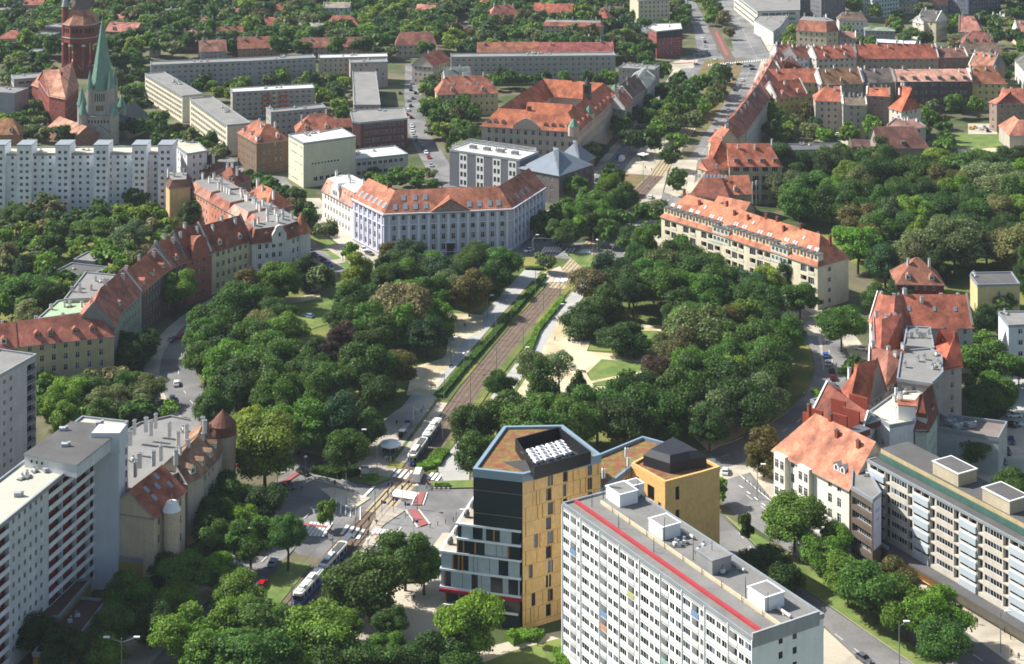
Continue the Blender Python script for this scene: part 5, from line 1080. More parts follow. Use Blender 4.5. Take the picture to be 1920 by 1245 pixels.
for i in range(5): j = (i + 1) % 5; mb.poly([(*oq[i], 24.5), (*oq[j], 24.5), (*oq[j], 25.9), (*oq[i], 25.9)]); mb.poly([(*oq[i], 25.9), (*oq[j], 25.9), (*iq[j], 25.9), (*iq[i], 25.9)]); mb.poly([(*iq[j], 25), (*iq[i], 25), (*iq[i], 25.9), (*iq[j], 25.9)])
mb.build('parapet', SGL, root)
# ------------------------------------------------------------------ lower right
a, b = g(1626, 863, 22), g(2000, 1064, 22)
def ed5(i, L):
    if i: return []
    ops = []
    for f in range(6):
        z = 5.4 + f * 2.75; x = 1.0; k = 0
        while x < L - 7:
            if k % 2 == 0: ops += [(x + .1, x + 2.6, z + 1.0, z + 2.35, .9, 'l'), (x + 2.8, x + 5.3, z + 1.0, z + 2.35, .9, 'l')]; x += 5.6; ops += [(x, x + 1.7, z + .1, z + 2.4, .8, 'h')]; x += 2.0
            else: ops += [(x + .2, x + 5.6, z + .95, z + 2.3, .1, 's')]; x += 5.9; ops += [(x, x + 1.7, z + .1, z + 2.4, .8, 'h')]; x += 2.0
            k += 1
    return ops
root, poly, at, slope, ro = building('balcony_panel_block', 'long panel block with pale blue balcony fronts, lower right', 'apartment block', [a, b], 22, 13, (190, 182, 168), roof='flat', px=False, near=True, edges=ed5, lm='the blue balcony block', roofm=M_DROOF, par=.25)
e = (b - a); L5 = e.length; e /= L5; inn = Vector((-e.y, e.x)); ang = math.atan2(e.y, e.x)
PB = mat('pale_blue_panel', (168, 178, 184), .7, .05); n_ = 0
for f in range(6):
    z = 5.4 + f * 2.75; x = 1.0; k = 0
    while x < L5 - 7:
        if k % 2 == 0:
            p = a + e * (x + 2.7) - inn * .2; mb = MB(); mb.box((p.x, p.y, z - .55), (5.3, .5, 1.55), ang); mb.build('balcony_front', PB, root)
            x += 7.6
        else: x += 7.9
        k += 1
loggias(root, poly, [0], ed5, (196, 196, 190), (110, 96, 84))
mb = MB(); s0 = a + inn * 3.5 + e * 1; s1 = b + inn * 3.5; q = [s0, s1, s1 + inn * 9, s0 + inn * 9]; mb.prism(q, 22, 24.6, 0, top=1); mb.prism([s0 - inn * .6, s1 - inn * .6, s1 - inn * .3, s0 - inn * .3], 22.2, 23.7, 2)
mb.build('setback_storey', [wallm((176, 158, 120)), M_DROOF, mat('green_glazing', (66, 96, 88), .3, .2)], root)
for x, y in ((1790, 872), (1885, 922)):
    p = g(x, y, 27.6); mb = MB(); mb.box((p.x, p.y, 24.5), (8.5, 6, 3), ang, 0); mb.box((p.x, p.y, 27.5), (8.9, 6.4, .25), ang, 1); mb.box((p.x, p.y, 27.75), (7.9, 5.4, .05), ang, 2); mb.build('roof_hut', [wallm((176, 164, 140)), M_PLASTER, M_DROOF], root)
mb = MB(); s0, s1 = a + e * 1 - inn * .2, b - inn * .2; mb.prism([s0 - inn * 3.2, s1 - inn * 3.2, s1, s0], 4.3, 4.8, 0, bottom=True); mb.build('canopy', M_DROOF, root)
mb = MB(); s0, s1 = a + e * 8 - inn * 1.0, a + e * 30 - inn * 1.0; mb.prism([s0 - inn * .2, s1 - inn * .2, s1, s0], 1.0, 3.9, 0); mb.build('shop_front', mat('peach_shopfront', (214, 160, 100), .8), root)
mb = MB(); s0, s1 = a + e * 1 - inn * 2.9, a + e * 11 - inn * 2.9; mb.prism([s0 - inn * .2, s1 - inn * .2, s1, s0], 4.5, 5.6, 0); mb.build('blue_sign_band', mat('sign_blue_white', (176, 190, 214), .7, .15), root)
# little sign building with the white banner
root, poly, at, slope, ro = building('banner_building', 'narrow grey link building with a big white banner, left of the blue balcony block', 'office building', [(1596, 915), (1636, 940), (1652, 926)], 18.5, 10, (96, 84, 74), roof='flat', fl=0, near=True, B=[(1598, 884), (1618, 880), (1628, 884)], edges=lambda i, L: [(.4, L - .4, 2 + f * 3.2, 3.9 + f * 3.2, 1.0, 's') for f in range(5)] if i == 0 else [], lm='the banner building')
a, b = poly[1], poly[2]; e = (b - a).normalized(); o = Vector((e.y, -e.x)); L = (b - a).length; mb = MB(); p = (a + b) / 2 + o * .1; mb.box((p.x, p.y, 6.5), (L * .9, .12, 11.6), math.atan2(e.y, e.x), 0); p2 = p + o * .08
for z, w in ((15.6, .5), (15.1, .35), (13.2, .3)): mb.box((p2.x, p2.y, z), (L * w, .04, .22), math.atan2(e.y, e.x), 1)
mb.build('banner', [mat('banner_white', (206, 206, 226), .6, .03), mat('banner_print', (130, 130, 190), .7)], root)
# cream school with huge orange roof
root, poly, at, slope, ro = building('cream_villa_school', 'cream house with arched windows under a huge smooth orange roof', 'house', [(1452, 840), (1538, 884), (1592, 912)], 16, 17, (224, 220, 206), rise=9.5, tile=(206, 112, 82), fl=4, near=True, hip=(.75, 0), ch=4, chk='brick', win=dict(sp=3.3, w=1.4, wh=2.3, pair=False), lm='the cream arched house', ov=.7, ends=dict(fl=4, sp=3.5))
F = poly; e = (F[1] - F[0]).normalized(); o = Vector((e.y, -e.x)); a_ = math.atan2(e.y, e.x)
for k in (.1, .62): p = F[0].lerp(F[1], k + .1) + o * .6; mb = MB(); mb.box((p.x, p.y, 3.5), (4.2, 1.6, 12.2), a_, 0); mb.cyl((p.x, p.y, 1.6), (p.x, p.y, 3.5), .4, 1.5, 8, 0); ob = mb.build('bay_window', wallm((224, 220, 206)), root); [put('window', window_mesh('c', 1.3, 2.2, False)[0], ob, Vector((*(p + o * .81 + e * s), z)) - wloc(ob), a_) for z in (5.0, 8.6, 12.2) for s in (-1, 1)]
for k in (.78, .86): p = F[0].lerp(F[2], k) + Vector((-e.y, e.x)) * 1.4; dm = put('dormer', dormer_mesh(M_ZINC, M_WHITE, 'gable'), root, Vector((p.x, p.y, 17.4)) - wloc(root), a_); put('window', window_mesh('p', .8, 1.2, False)[0], dm, (0, -.01, .3))
GQ = 'old houses along the right curve of the ring road'
R_ = lambda *a, **k: building('tenement', *a, group=GQ, **k)
R_('dark red roofed tenement with brick chimney walls behind the cream arched house', 'tenement', [(1513, 792), (1560, 826), (1604, 856)], 16, 17, (196, 194, 196), rise=7, tile=(136, 56, 42), fl=4, ch=0, B=[(1586, 738), (1612, 762), (1650, 790)], near=True, sky=0, lm='the dark red chimney roof')
r_ = bpy.data.objects[-1]; r_ = [o for o in bpy.data.objects if o.get('label', '').startswith('dark red roofed tenement with brick chimney walls')][0]
rr = [o for o in r_.children if o.name.startswith('roof')][0]
for x, y, s in ((1530, 770, 1), (1548, 786, 1), (1572, 752, 1), (1610, 745, 1.3), (1596, 770, 1.2), (1575, 780, 1), (1516, 778, .8)):
    p = g(x, y, 24); mb = MB(); mb.box((p.x, p.y, 19), (4.2 * s, .6, 5.4), rng.choice((-.8, -.75, -.7))); mb.build('chimney_wall', mat('red_brick_wall', (134, 62, 46), .9, .15), rr)
for x, y in ((1610, 802), (1630, 785)):
    p = g(x, y, 21.5); mb = MB(); mb.box((p.x, p.y, 19.5), (3.4, 5.2, 1.6), -.95, 0); mb.box((p.x, p.y, 21.1), (3.6, 5.4, .12), -.95, 1); mb.build('box_dormer', [tilem((136, 56, 42)), M_METAL], rr)
R_('steep orange hip roofed tenement right of the parked cars', 'tenement', [(1562, 752), (1588, 775), (1628, 752)], 16, 13, (168, 160, 146), rise=10, tile=(190, 80, 54), fl=4, ch=1, B=[(1598, 722), (1616, 722), (1660, 728)], hip=(1, 0), lm='the steep orange hip roof')
R_('old pinkish roofed tenement with broken ridge, above the steep hip roof', 'tenement', [(1628, 700), (1660, 722), (1700, 702)], 16, 12, (176, 170, 160), rise=6, tile=(166, 88, 70), fl=4, ch=4, B=[(1632, 672), (1672, 670), (1702, 680)])
root, poly, at, slope, ro = building('white_house', 'white rendered house with cream flat roof, antennas and orange attic', 'house', [(1630, 774), (1668, 800), (1712, 792)], 19, 14, (214, 214, 218), roof='flat', fl=5, near=True, B=[(1680, 738), (1720, 736), (1752, 748)], roofm=mat('cream_felt', (206, 198, 172), .9, .08), ch=3, win=dict(skip=.6), group=GQ, lm='the white antenna house')
mb = MB(); p = g(1700, 756, 23); mb.box((p.x, p.y, 19), (4.6, 4.2, 4.0), -.2, 0); mb.box((p.x, p.y, 23), (5.0, 4.6, .25), -.2, 1); mb.build('attic_box', [M_WHITE, tilem((196, 96, 66))], root)
antenna(1680, 780, 8, 3, 19, root); antenna(1686, 776, 6, 2, 19, root); antenna(1690, 782, 7, 2, 19, root)
R_('pale corner tenement with dark red gabled roof above the grey balcony block', 'tenement', [(1716, 806), (1738, 806), (1757, 772)], 17, 11, (176, 184, 176), rise=6, tile=(140, 58, 42), fl=5, ch=0, B=[(1700, 770), (1722, 752), (1740, 746)], hip=(.7, 0), near=True, lm='the pale corner tenement', dorm=2)
R_('tall grey rear tenement with flat chimneyed roof and shaded walls', 'tenement', [(1682, 712), (1746, 722), (1768, 700)], 21, 15, (150, 146, 140), roof='flat', fl=5, ch=6, B=[(1690, 660), (1745, 655), (1766, 668)], win=dict(sp=4.5), lm='the tall rear tenement')
R_('bright orange pyramid roofed tenement, highest of the rear houses', 'tenement', [(1768, 690), (1803, 684)], 19, 12, (176, 164, 156), rise=8, tile=(196, 74, 50), fl=5, ch=2, chk='brick', B=[(1752, 648), (1790, 648)], hip=(1, 1))
R_('flat topped dark yard house with ochre wall and white chimneys', 'tenement', [(1694, 650), (1752, 655)], 19, 13, (150, 126, 74), roof='flat', fl=3, ch=6, B=[(1700, 614), (1744, 616)])
R_('ochre gabled tenement with pink roof slope beside the yard house', 'tenement', [(1640, 650), (1652, 668), (1692, 640)], 16, 11, (156, 124, 64), rise=7, tile=(196, 84, 64), fl=4, ch=3, B=[(1636, 616), (1655, 614), (1688, 620)], near=False)
R_('curved fronted white tenement with salmon roof at the top of the right curve', 'tenement', [(1630, 598), (1642, 610), (1672, 614), (1700, 600)], 16, 12, (206, 200, 190), rise=7, tile=(196, 92, 70), fl=4, ch=3, B=[(1660, 578), (1670, 577), (1685, 578), (1698, 580)], lm='the curved white tenement', dorm=1)
R_('long orange roofed tenement with white gable wall, right end', 'tenement', [(1692, 611), (1760, 612), (1824, 612)], 15, 14, (186, 182, 174), rise=8, tile=(190, 84, 60), fl=4, ch=4, sky=3, lm='the long orange rear roof')
building('garage', 'dark glass and steel arch porch beside the steep hip roof', 'porch', [(1520, 752), (1540, 762)], 9, 6, (120, 124, 128), roof='flat', fl=1)
flat('office_block', 'pale grey flat office box with roof machinery, right edge', [(1757, 806), (1872, 826)], 9.5, 22, (168, 172, 172), fl=1, near=True, B=[(1760, 780), (1888, 796)], roofm=mat('brown_felt', (124, 112, 104), .9, .12), win=dict(sp=8), lm='the grey office box', par=.9)
r_ = [o for o in bpy.data.objects if o.get('label', '').startswith('pale grey flat office box')][0]
for x, y in ((1782, 796), (1795, 803), (1820, 800), (1775, 785)): roof_unit(r_, x, y, 9.7, 1.3)
building('villa', 'pyramid roofed brown villa among the wood trees', 'villa', [(1682, 530), (1770, 532)], 11, 15, (106, 50, 44), rise=7, tile=(158, 82, 60), hip=(1, 1), fl=3, ch=2, dorm=2, lm='the wood villa')
flat('school_annex', 'yellow and white flat annex with grey roof, right edge of the wood', [(1819, 518), (1833, 536), (1912, 534)], 11, 14, (190, 178, 130), fl=2, B=[(1822, 512), (1835, 513), (1897, 512)], win=dict(sp=12), roofm=M_DROOF, lm='the yellow annex')
flat('office_block', 'white office block with bright blank end wall at the right edge', [(1872, 588), (1891, 612), (1990, 608)], 15, 13, (206, 208, 212), fl=4, B=[(1880, 586), (1895, 586), (1985, 586)], win=dict(sp=3.2, w=1.5), lm='the white edge block', nowin=(0,))
# houses behind the curved house
building('balcony_house', 'beige house with broad orange roof and deep loggias behind the curved house', 'apartment house', [(1368, 310), (1466, 310)], 17, 15, (176, 164, 136), rise=8, tile=(196, 88, 60), fl=4, ch=3, dorm=4, dkind='box', hip=(0, .6), win=dict(sp=4.2, w=2.6, wh=2.3, kind='s', inset=.9), lm='the beige loggia house')
building('gabled_house', 'beige house with steep triangular orange roof facing the tram square', 'apartment house', [(1308, 312), (1326, 318), (1384, 313)], 15, 18, (184, 172, 142), rise=11, tile=(200, 92, 62), fl=4, hip=(1, 1), ch=1, B=[(1330, 290), (1345, 288), (1376, 286)], lm='the triangular orange roof')
building('glazed_roof_house', 'house with dark red roof scattered with many skylights, behind the curved house', 'apartment house', [(1292, 368), (1366, 370)], 11, 22, (150, 110, 90), rise=11, tile=(150, 66, 50), fl=2, sky=9, ch=2, B=[(1330, 325), (1356, 325)], hip=(.6, 1))
building('gabled_house', 'small orange gabled wing with black dormer right of the skylight roof', 'apartment house', [(1352, 364), (1410, 362)], 11, 14, (170, 156, 130), rise=6, tile=(206, 100, 70), fl=2, dorm=1, hip=(0, 0))
building('low_wing', 'low orange roofed wing squeezed behind the curved house', 'apartment house', [(1338, 384), (1396, 396)], 9, 8, (176, 164, 140), rise=3, tile=(206, 104, 74), fl=1)
mb = None
for k in range(4):
    p = g(1404 + k * 7, 392 - k * 3); mb = MB(); mb.cyl((p.x, p.y, 0), (p.x, p.y, 11), .3, n=8); tag(mb.build('concrete_column', M_PLASTER), 'slim free standing concrete column, one of four behind the curved house', 'column', 'concrete columns behind the curved house')
# row along the right of the avenue
GV = 'houses lining the right side of the avenue'
for lab, F_, tc, wc in (('narrow orange roofed avenue house nearest the tram square', [(1352, 240), (1328, 262), (1345, 270)], (200, 96, 68), (190, 176, 150)), ('avenue house with patched red roofs and white chimneys', [(1378, 208), (1353, 240)], (176, 82, 64), (186, 180, 170)), ('avenue house with dark ridge and skylights', [(1398, 182), (1378, 208)], (150, 74, 60), (170, 160, 150)), ('avenue house with bright orange roof plane and white gables', [(1418, 150), (1399, 181)], (200, 100, 74), (200, 190, 180)), ('tall pink roofed avenue house at the far crossing', [(1440, 112), (1419, 148)], (190, 108, 88), (186, 180, 176))):
    building('townhouse', lab, 'townhouse', F_, 16, 12, wc, rise=6.5, tile=tc, fl=4, ch=4, dorm=1, group=GV, win=dict(sp=3), lm='the ' + lab.split(' with')[0].split(' nearest')[0] if 'nearest' in lab or 'tall' in lab else None)
# ------------------------------------------------------------------ upper right quarter
GU = 'tenement rows in the upper right'
def ten(lab, F_, h, d, wc, tc, ri=6, fl=4, **k):
    k.setdefault('ch', 3); k.setdefault('win', dict(sp=3.4, w=1.3, wh=1.7)); k.setdefault('group', GU)
    return building('tenement', lab, 'tenement', F_, h, d, wc, rise=ri, tile=tc, fl=fl, **k)
ten('orange roofed tenement row left of the patched ochre roof', [(1440, 154), (1540, 153)], 16, 14, (176, 168, 120), (192, 88, 62), lm='the long orange row')
ten('ochre patched roof tenement with pointed gable in the middle row', [(1541, 158), (1619, 155)], 16, 15, (150, 140, 126), (156, 96, 62), 7, lm='the patched ochre roof', dorm=1)
ten('purple brown roofed tenement in the middle row', [(1621, 154), (1677, 153)], 16, 15, (146, 138, 112), (112, 84, 82), 6)
ten('long dark brick tenement under a pale pink metal roof', [(1680, 152), (1822, 151)], 17, 16, (88, 74, 72), (206, 170, 162), 5, 4, dorm=6, dkind='box', lm='the pale pink roof', win=dict(sp=5.5, w=1.6, wh=1.6, pair=True))
ten('yellow fronted corner tenement right of the pale pink roof', [(1823, 155), (1888, 156)], 15, 16, (190, 178, 120), (180, 92, 62), 8, 4, hip=(0, .8), lm='the yellow fronted tenement')
ten('orange and yellow tenement with white attic, lower end of the middle row', [(1456, 183), (1514, 176)], 16, 13, (176, 160, 92), (196, 88, 62), 7, lm='the orange and yellow tenement', dorm=2)
ten('beige tenement with hipped orange roof and bare side walls', [(1529, 188), (1579, 189)], 17, 14, (170, 160, 146), (200, 90, 62), 6, 5, hip=(.8, 0), lm='the hipped beige tenement')
ten('half finished grey tenement with patchy dark roof', [(1581, 196), (1625, 197)], 17, 13, (156, 150, 142), (128, 98, 84), 3, 5, ch=5)
ten('brown grey tenement with narrow orange ridge roof', [(1625, 178), (1668, 180)], 21, 12, (132, 118, 106), (206, 92, 60), 3, 6, ch=4, lm='the narrow ridge tenement')
ten('tall cream tenement with spire like orange roof', [(1667, 200), (1690, 207), (1727, 200)], 19, 16, (190, 184, 172), (206, 86, 52), 10, 5, hip=(1, 1), lm='the spire roofed tenement', ch=4)
ten('pale ruined looking tenement below the spire roofed one', [(1663, 236), (1700, 242), (1736, 238)], 15, 16, (186, 178, 162), (150, 92, 84), 2, 4, ch=5)
building('hall', 'dark red roofed hall with eyebrow dormer and arched windows', 'hall', [(1646, 276), (1742, 276)], 10, 17, (140, 126, 118), rise=8, tile=(128, 66, 60), fl=1, hip=(0, .6), win=dict(sp=5, w=2.0, wh=3.4, base=1), ch=0, lm='the dark red hall', dorm=1, dkind='box', group=None)
building('shed', 'low rust coloured shed left of the dark red hall', 'shed', [(1598, 273), (1645, 276)], 5, 8, (110, 80, 70), rise=2.5, tile=(110, 62, 54), fl=0)
flat('slab_building', 'low grey roofed slab below the middle car park', [(1440, 283), (1590, 281)], 9, 12, (166, 156, 132), fl=2, win=dict(sp=3.2, pair=True, w=.9), lm='the low grey slab', roofm=M_DROOF)
ten('orange row house at the left end of the back row', [(1462, 106), (1494, 104)], 16, 13, (170, 166, 160), (190, 98, 74), 6)
ten('white courtyard tenement with dark balconies in the back row', [(1494, 108), (1530, 104)], 17, 14, (196, 198, 204), (150, 66, 54), 5, 5, lm='the white balcony tenement')
ten('orange tenement with round white bay in the back row', [(1531, 110), (1606, 106)], 17, 14, (186, 178, 166), (190, 84, 60), 6, 5, dorm=2, ch=6, lm='the round bay tenement')
ten('long plain tenement with wide red orange roof and white chimneys', [(1608, 109), (1760, 108)], 15, 15, (156, 140, 124), (186, 78, 56), 7, 4, ch=9, lm='the wide red roof')
ten('purple brown brick tenement with white chimney blocks, right of the wide red roof', [(1761, 107), (1815, 106)], 15, 14, (124, 96, 90), (140, 80, 70), 4, 4, ch=5)
ten('crooked orange roofed corner tenement at the right end of the back row', [(1816, 122), (1860, 128)], 14, 16, (150, 128, 112), (176, 96, 76), 7, 3, ch=6, lm='the crooked corner tenement')
ten('left wing of the back block with salmon roofs and white walls', [(1458, 122), (1440, 140), (1466, 138)], 16, 14, (200, 196, 190), (200, 104, 80), 6, 4, ch=5, dorm=2)
ten('orange hipped tenement block with balconies at the right edge', [(1855, 190), (1869, 194), (1960, 192)], 15, 16, (146, 126, 112), (198, 92, 70), 6, 4, hip=(.9, 0), lm='the edge tenement block', ch=4)
building('garden_house', 'small salmon hipped house by the lawn at the right edge', 'house', [(1873, 234), (1893, 252), (1960, 252)], 8, 12, (166, 158, 146), rise=6, tile=(200, 108, 82), hip=(1, 0), fl=0, ch=0)
ten('big cream tenement with orange mansard beyond the back row', [(1493, 56), (1550, 60), (1572, 58)], 20, 18, (186, 174, 148), (206, 110, 84), 8, 5, roof='mansard', lm='the big cream tenement', group=None, ch=4)
ten('grey wing right of the big cream tenement', [(1574, 70), (1604, 71)], 16, 14, (150, 144, 138), (160, 96, 84), 3, 4, group=None)
flat('station_building', 'white roofed low brick buildings with pointed turret roof', [(1636, 80), (1716, 84)], 6, 14, (150, 110, 92), fl=1, roofm=M_WHITE, lm='the white roofed low buildings')
ten('dark roofed tenement with white gable wall beyond the white roofed buildings', [(1720, 36), (1755, 40)], 14, 16, (196, 186, 160), (96, 80, 80), 6, 3, group=None, lm='the white gabled house')
ten('white cream wing with small windows below the dark roofed tenement', [(1732, 44), (1756, 42)], 12, 12, (200, 192, 176), (140, 110, 100), 4, 3, group=None)
ten('salmon roofed tall villa at the upper right', [(1798, 58), (1842, 60)], 13, 16, (190, 170, 150), (200, 112, 96), 9, 3, group=None, hip=(0, .7), lm='the salmon roofed villa')
ten('dark red hipped villa in front of the salmon roofed villa', [(1804, 80), (1868, 82)], 11, 14, (160, 146, 130), (156, 76, 66), 7, 3, group=None, hip=(1, 1), dorm=4)
ten('white edge house with dark roof beyond the yellow fronted tenement', [(1903, 112), (1920, 130), (1990, 128)], 12, 12, (206, 200, 192), (110, 96, 92), 4, 3, group=None)
ten('cream edge villa with salmon roof, far right', [(1908, 58), (1980, 58)], 10, 12, (206, 180, 150), (200, 120, 100), 6, 2, group=None)
# towers at the top edge
GT = 'tower blocks along the top edge'
flat('office_tower', 'grey office tower with white window bands, top edge', [(1446, -118), (1500, -118)], 56, 16, (178, 182, 190), fl=16, group=GT, win=dict(sp=9, w=8.2, wh=1.5, kind='s', skip=0), lm='the banded office tower', nowin=(1, 3))
flat('office_tower', 'darker grey tower with red edge strip, top edge', [(1500, -108), (1540, -110)], 54, 16, (112, 116, 126), fl=16, group=GT, win=dict(sp=3), lm='the dark grey tower')
flat('office_tower', 'second dark tower with brown red corner, top edge', [(1540, -100), (1585, -102)], 54, 16, (106, 106, 112), fl=16, group=GT, win=dict(sp=3))
flat('residential_tower', 'white and pale green residential tower, top edge', [(1618, -92), (1640, -88), (1686, -92)], 48, 14, (196, 210, 202), fl=15, group=GT, win=dict(sp=2.8, w=1.6), lm='the pale green tower', B=[(1630, -100), (1650, -99), (1684, -100)])
flat('office_tower', 'dark blue office tower with white lower corner, top edge right', [(1778, -86), (1816, -80), (1876, -84)], 46, 15, (76, 82, 96), fl=13, group=GT, win=dict(sp=2.6, w=1.8), lm='the dark blue tower', B=[(1790, -92), (1820, -92), (1874, -93)])
flat('residential_tower', 'cream striped residential block at the head of the avenue', [(1181, -20), (1197, 2), (1256, 0)], 22, 12, (196, 186, 160), fl=7, group=GT, lm='the cream striped block', B=[(1186, -26), (1200, -18), (1250, -18)])
flat('office_block', 'long white terraced office beside the avenue, top edge', [(1376, -12), (1420, 22), (1500, 20)], 12, 18, (200, 196, 180), fl=3, lm='the long white office', win=dict(sp=5, w=4.4, wh=1.6, kind='s'), B=[(1400, -18), (1440, -14), (1500, -14)])
flat('office_block', 'low white roofed annex below the long white office', [(1414, 38), (1450, 60), (1462, 52)], 9, 10, (200, 200, 196), fl=2, B=[(1424, 28), (1470, 30), (1480, 28)])
flat('office_block', 'red brick and dark glass office block at the far crossing', [(1216, 52), (1231, 60), (1279, 55)], 17, 16, (140, 72, 66), fl=5, lm='the red brick office', win=dict(sp=3, w=1.7, wh=1.7), roofm=M_LROOF, B=[(1224, 46), (1236, 45), (1276, 44)])
r_ = [o for o in bpy.data.objects if o.get('label', '').startswith('red brick and dark glass')][0]
a, b = g(1231, 60, 17), g(1279, 55, 17); mb = MB(); ee = b - a; m = (a + b) / 2; o = Vector((ee.y, -ee.x)).normalized(); p = m + o * .1; mb.box((p.x, p.y, 12.5), (ee.length, .12, 4.4), math.atan2(ee.y, ee.x)); mb.build('dark_glass_band', mat('curtain_wall_glass'), r_)
ten('low grey pyramid house left of the red brick office', [(1196, 62), (1216, 62)], 8, 12, (150, 146, 140), (124, 124, 124), 3, 1, group=None)
# ------------------------------------------------------------------ upper middle
flat('apartment_slab', 'very long grey slab behind the courtyard school', [(846, 108), (1154, 105)], 16, 11, (158, 154, 148), fl=5, group=T_, lm='the very long grey slab', win=dict(sp=3.6, w=1.4, wh=1.3), cap=80)
building('villa', 'yellowish house with broad salmon orange roof left above the school', 'house', [(820, 176), (934, 173)], 12, 15, (182, 172, 130), rise=8, tile=(192, 98, 72), hip=(.7, .7), fl=3, ch=3, dorm=2, sky=5, lm='the broad salmon roof')
building('townhouse', 'old house with white side wall and grey roof behind the broad salmon roof', 'house', [(836, 150), (884, 148)], 13, 14, (176, 172, 166), rise=6, tile=(120, 118, 116), fl=2, ch=2)
building('townhouse', 'small red orange roofed house at the head of the parked car street', 'house', [(812, 124), (845, 112)], 12, 14, (190, 176, 160), rise=6, tile=(200, 92, 68), fl=3, ch=2)
for k, (lab, F_, tc, wc, ri) in enumerate((('rear tenement with brown roof and skylights above the courtyard school', [(1180, 186), (1212, 162)], (112, 74, 64), (150, 144, 138), 6), ('rear tenement with orange slope right of the school turret', [(1172, 204), (1186, 186)], (190, 92, 66), (150, 144, 138), 6), ('grey roofed old tenement with many chimneys above the school', [(1214, 164), (1228, 145)], (126, 124, 122), (166, 162, 156), 4))):
    building('tenement', lab, 'tenement', F_, 16, 14, wc, rise=ri, tile=tc, fl=4, ch=4, B=[(p[0] - 40, p[1] - 6) for p in F_], lm='the rear tenements' if k == 0 else None)
flat('tenement', 'flat grey tenement crowded with chimneys behind the rear tenements', [(1160, 128), (1226, 132)], 15, 14, (160, 156, 150), fl=4, ch=7)
ten('orange row house with brown left half at the far middle', [(896, 97), (1012, 96)], 9, 12, (150, 130, 110), (178, 92, 64), 5, 2, group=None, lm='the far orange row')
ten('raspberry red roofed long house at the far middle', [(1014, 97), (1150, 97)], 9, 12, (150, 130, 110), (176, 76, 70), 5, 2, group=None, lm='the raspberry roof')
ten('cream apartment house with small red mansards', [(1018, 48), (1130, 50)], 12, 12, (190, 178, 146), (190, 92, 72), 3, 4, group=None, roof='mansard', lm='the cream mansard house')
ten('half timbered house with red zigzag gables at the top', [(1000, 26), (1072, 28)], 9, 14, (186, 176, 160), (190, 84, 64), 7, 2, group=None, dorm=2, lm='the zigzag gabled house')
ten('white villa with red roof beside the top street', [(918, 28), (976, 26)], 10, 12, (206, 200, 190), (190, 92, 82), 6, 3, group=None, hip=(1, 1), lm='the white top villa')
ten('red pyramid roofed villa right of the cream mansard house', [(1106, 38), (1144, 40)], 8, 14, (170, 150, 130), (192, 84, 62), 8, 2, group=None, hip=(1, 1))
ten('brown roofed long house above the parked car street', [(742, 84), (818, 83)], 8, 14, (190, 180, 164), (156, 80, 64), 7, 2, group=None, lm='the brown roofed house', hip=(.4, .4))
ten('long brick red roofed terrace above the grey slabs', [(565, 88), (702, 86)], 7, 12, (170, 150, 130), (158, 84, 66), 5, 2, group=None, lm='the long brick red terrace', cap=30)
ten('dark red roofed terrace left of the long brick red one', [(446, 90), (520, 88)], 7, 13, (150, 120, 100), (170, 84, 64), 6, 2, group=None, lm='the dark red terrace')
ten('orange roofed cottage by the white garages', [(486, 48), (536, 48)], 7, 12, (190, 170, 150), (192, 84, 64), 5, 2, group=None, hip=(.8, .8))
flat('garage_row', 'row of white flat garages beside the cottage', [(474, 66), (506, 66)], 5, 8, (196, 200, 206), fl=1, win=dict(sp=6))
ten('grey villa with white flat roof near the top left', [(560, 50), (604, 50)], 8, 10, (180, 186, 190), (150, 150, 150), 2, 2, group=None)
ten('pink apartment house at the top', [(542, -6), (590, -6)], 14, 14, (196, 150, 130), (150, 110, 90), 4, 4, group=None, lm='the pink top house')
ten('pale villa with dark dome like tree beside it at the top', [(606, 14), (656, 14)], 12, 12, (190, 196, 200), (160, 160, 160), 3, 3, group=None)
ten('salmon roofed small house at the top middle', [(778, 22), (812, 24)], 7, 10, (180, 160, 140), (200, 112, 90), 5, 2, group=None)
ten('grey flat villa at the top middle', [(814, 20), (844, 20)], 8, 10, (120, 124, 130), (110, 110, 112), 2, 2, group=None)
ten('villa with grey dome roof and salmon wings right of the water tower', [(198, 58), (254, 60)], 9, 16, (160, 138, 110), (184, 96, 84), 5, 2, group=None, dorm=2, lm='the domed villa')
ten('cottage with red hip roof among the upper left trees', [(366, 46), (400, 46)], 8, 12, (150, 120, 110), (186, 92, 76), 5, 2, group=None, hip=(1, 1), lm='the red hip cottage')
ten('cottage with faded pink roof below the red hip cottage', [(346, 70), (382, 68)], 6, 11, (160, 130, 120), (184, 100, 86), 4, 2, group=None, hip=(1, 1))
flat('workshop', 'low dark red brick workshop with white corner posts', [(317, 80), (366, 80)], 7, 9, (110, 66, 60), fl=1, lm='the brick workshop')
flat('garden_building', 'small white flat building left of the brick workshop', [(280, 92), (297, 92)], 5, 8, (196, 190, 176), fl=1)
flat('villa', 'grey cube villa left of the water tower', [(56, 66), (94, 68)], 10, 12, (156, 150, 146), fl=2, lm='the grey cube villa')
flat('villa', 'taller grey brown house between the cube villa and water tower', [(84, 50), (116, 52)], 12, 12, (130, 110, 106), fl=3)
flat('villa', 'low pale house below the grey cube villa', [(54, 98), (76, 98)], 7, 10, (146, 142, 136), fl=1)
flat('pavilion', 'grey arched roof pavilion right of the spire', [(220, 84), (256, 84)], 5, 12, (140, 146, 150), fl=0, roofm=M_ZINC)
flat('villa', 'pale flat house at the top left edge', [(-10, 20), (26, 20)], 9, 12, (170, 164, 152), fl=2)
ten('salmon roofed low house behind the domed villa', [(206, 34), (242, 34)], 6, 10, (150, 150, 146), (196, 100, 80), 2, 1, group=None)
ten('grey roofed house behind the upper left trees', [(272, 34), (312, 34)], 6, 10, (156, 160, 166), (140, 142, 146), 2, 1, group=None)

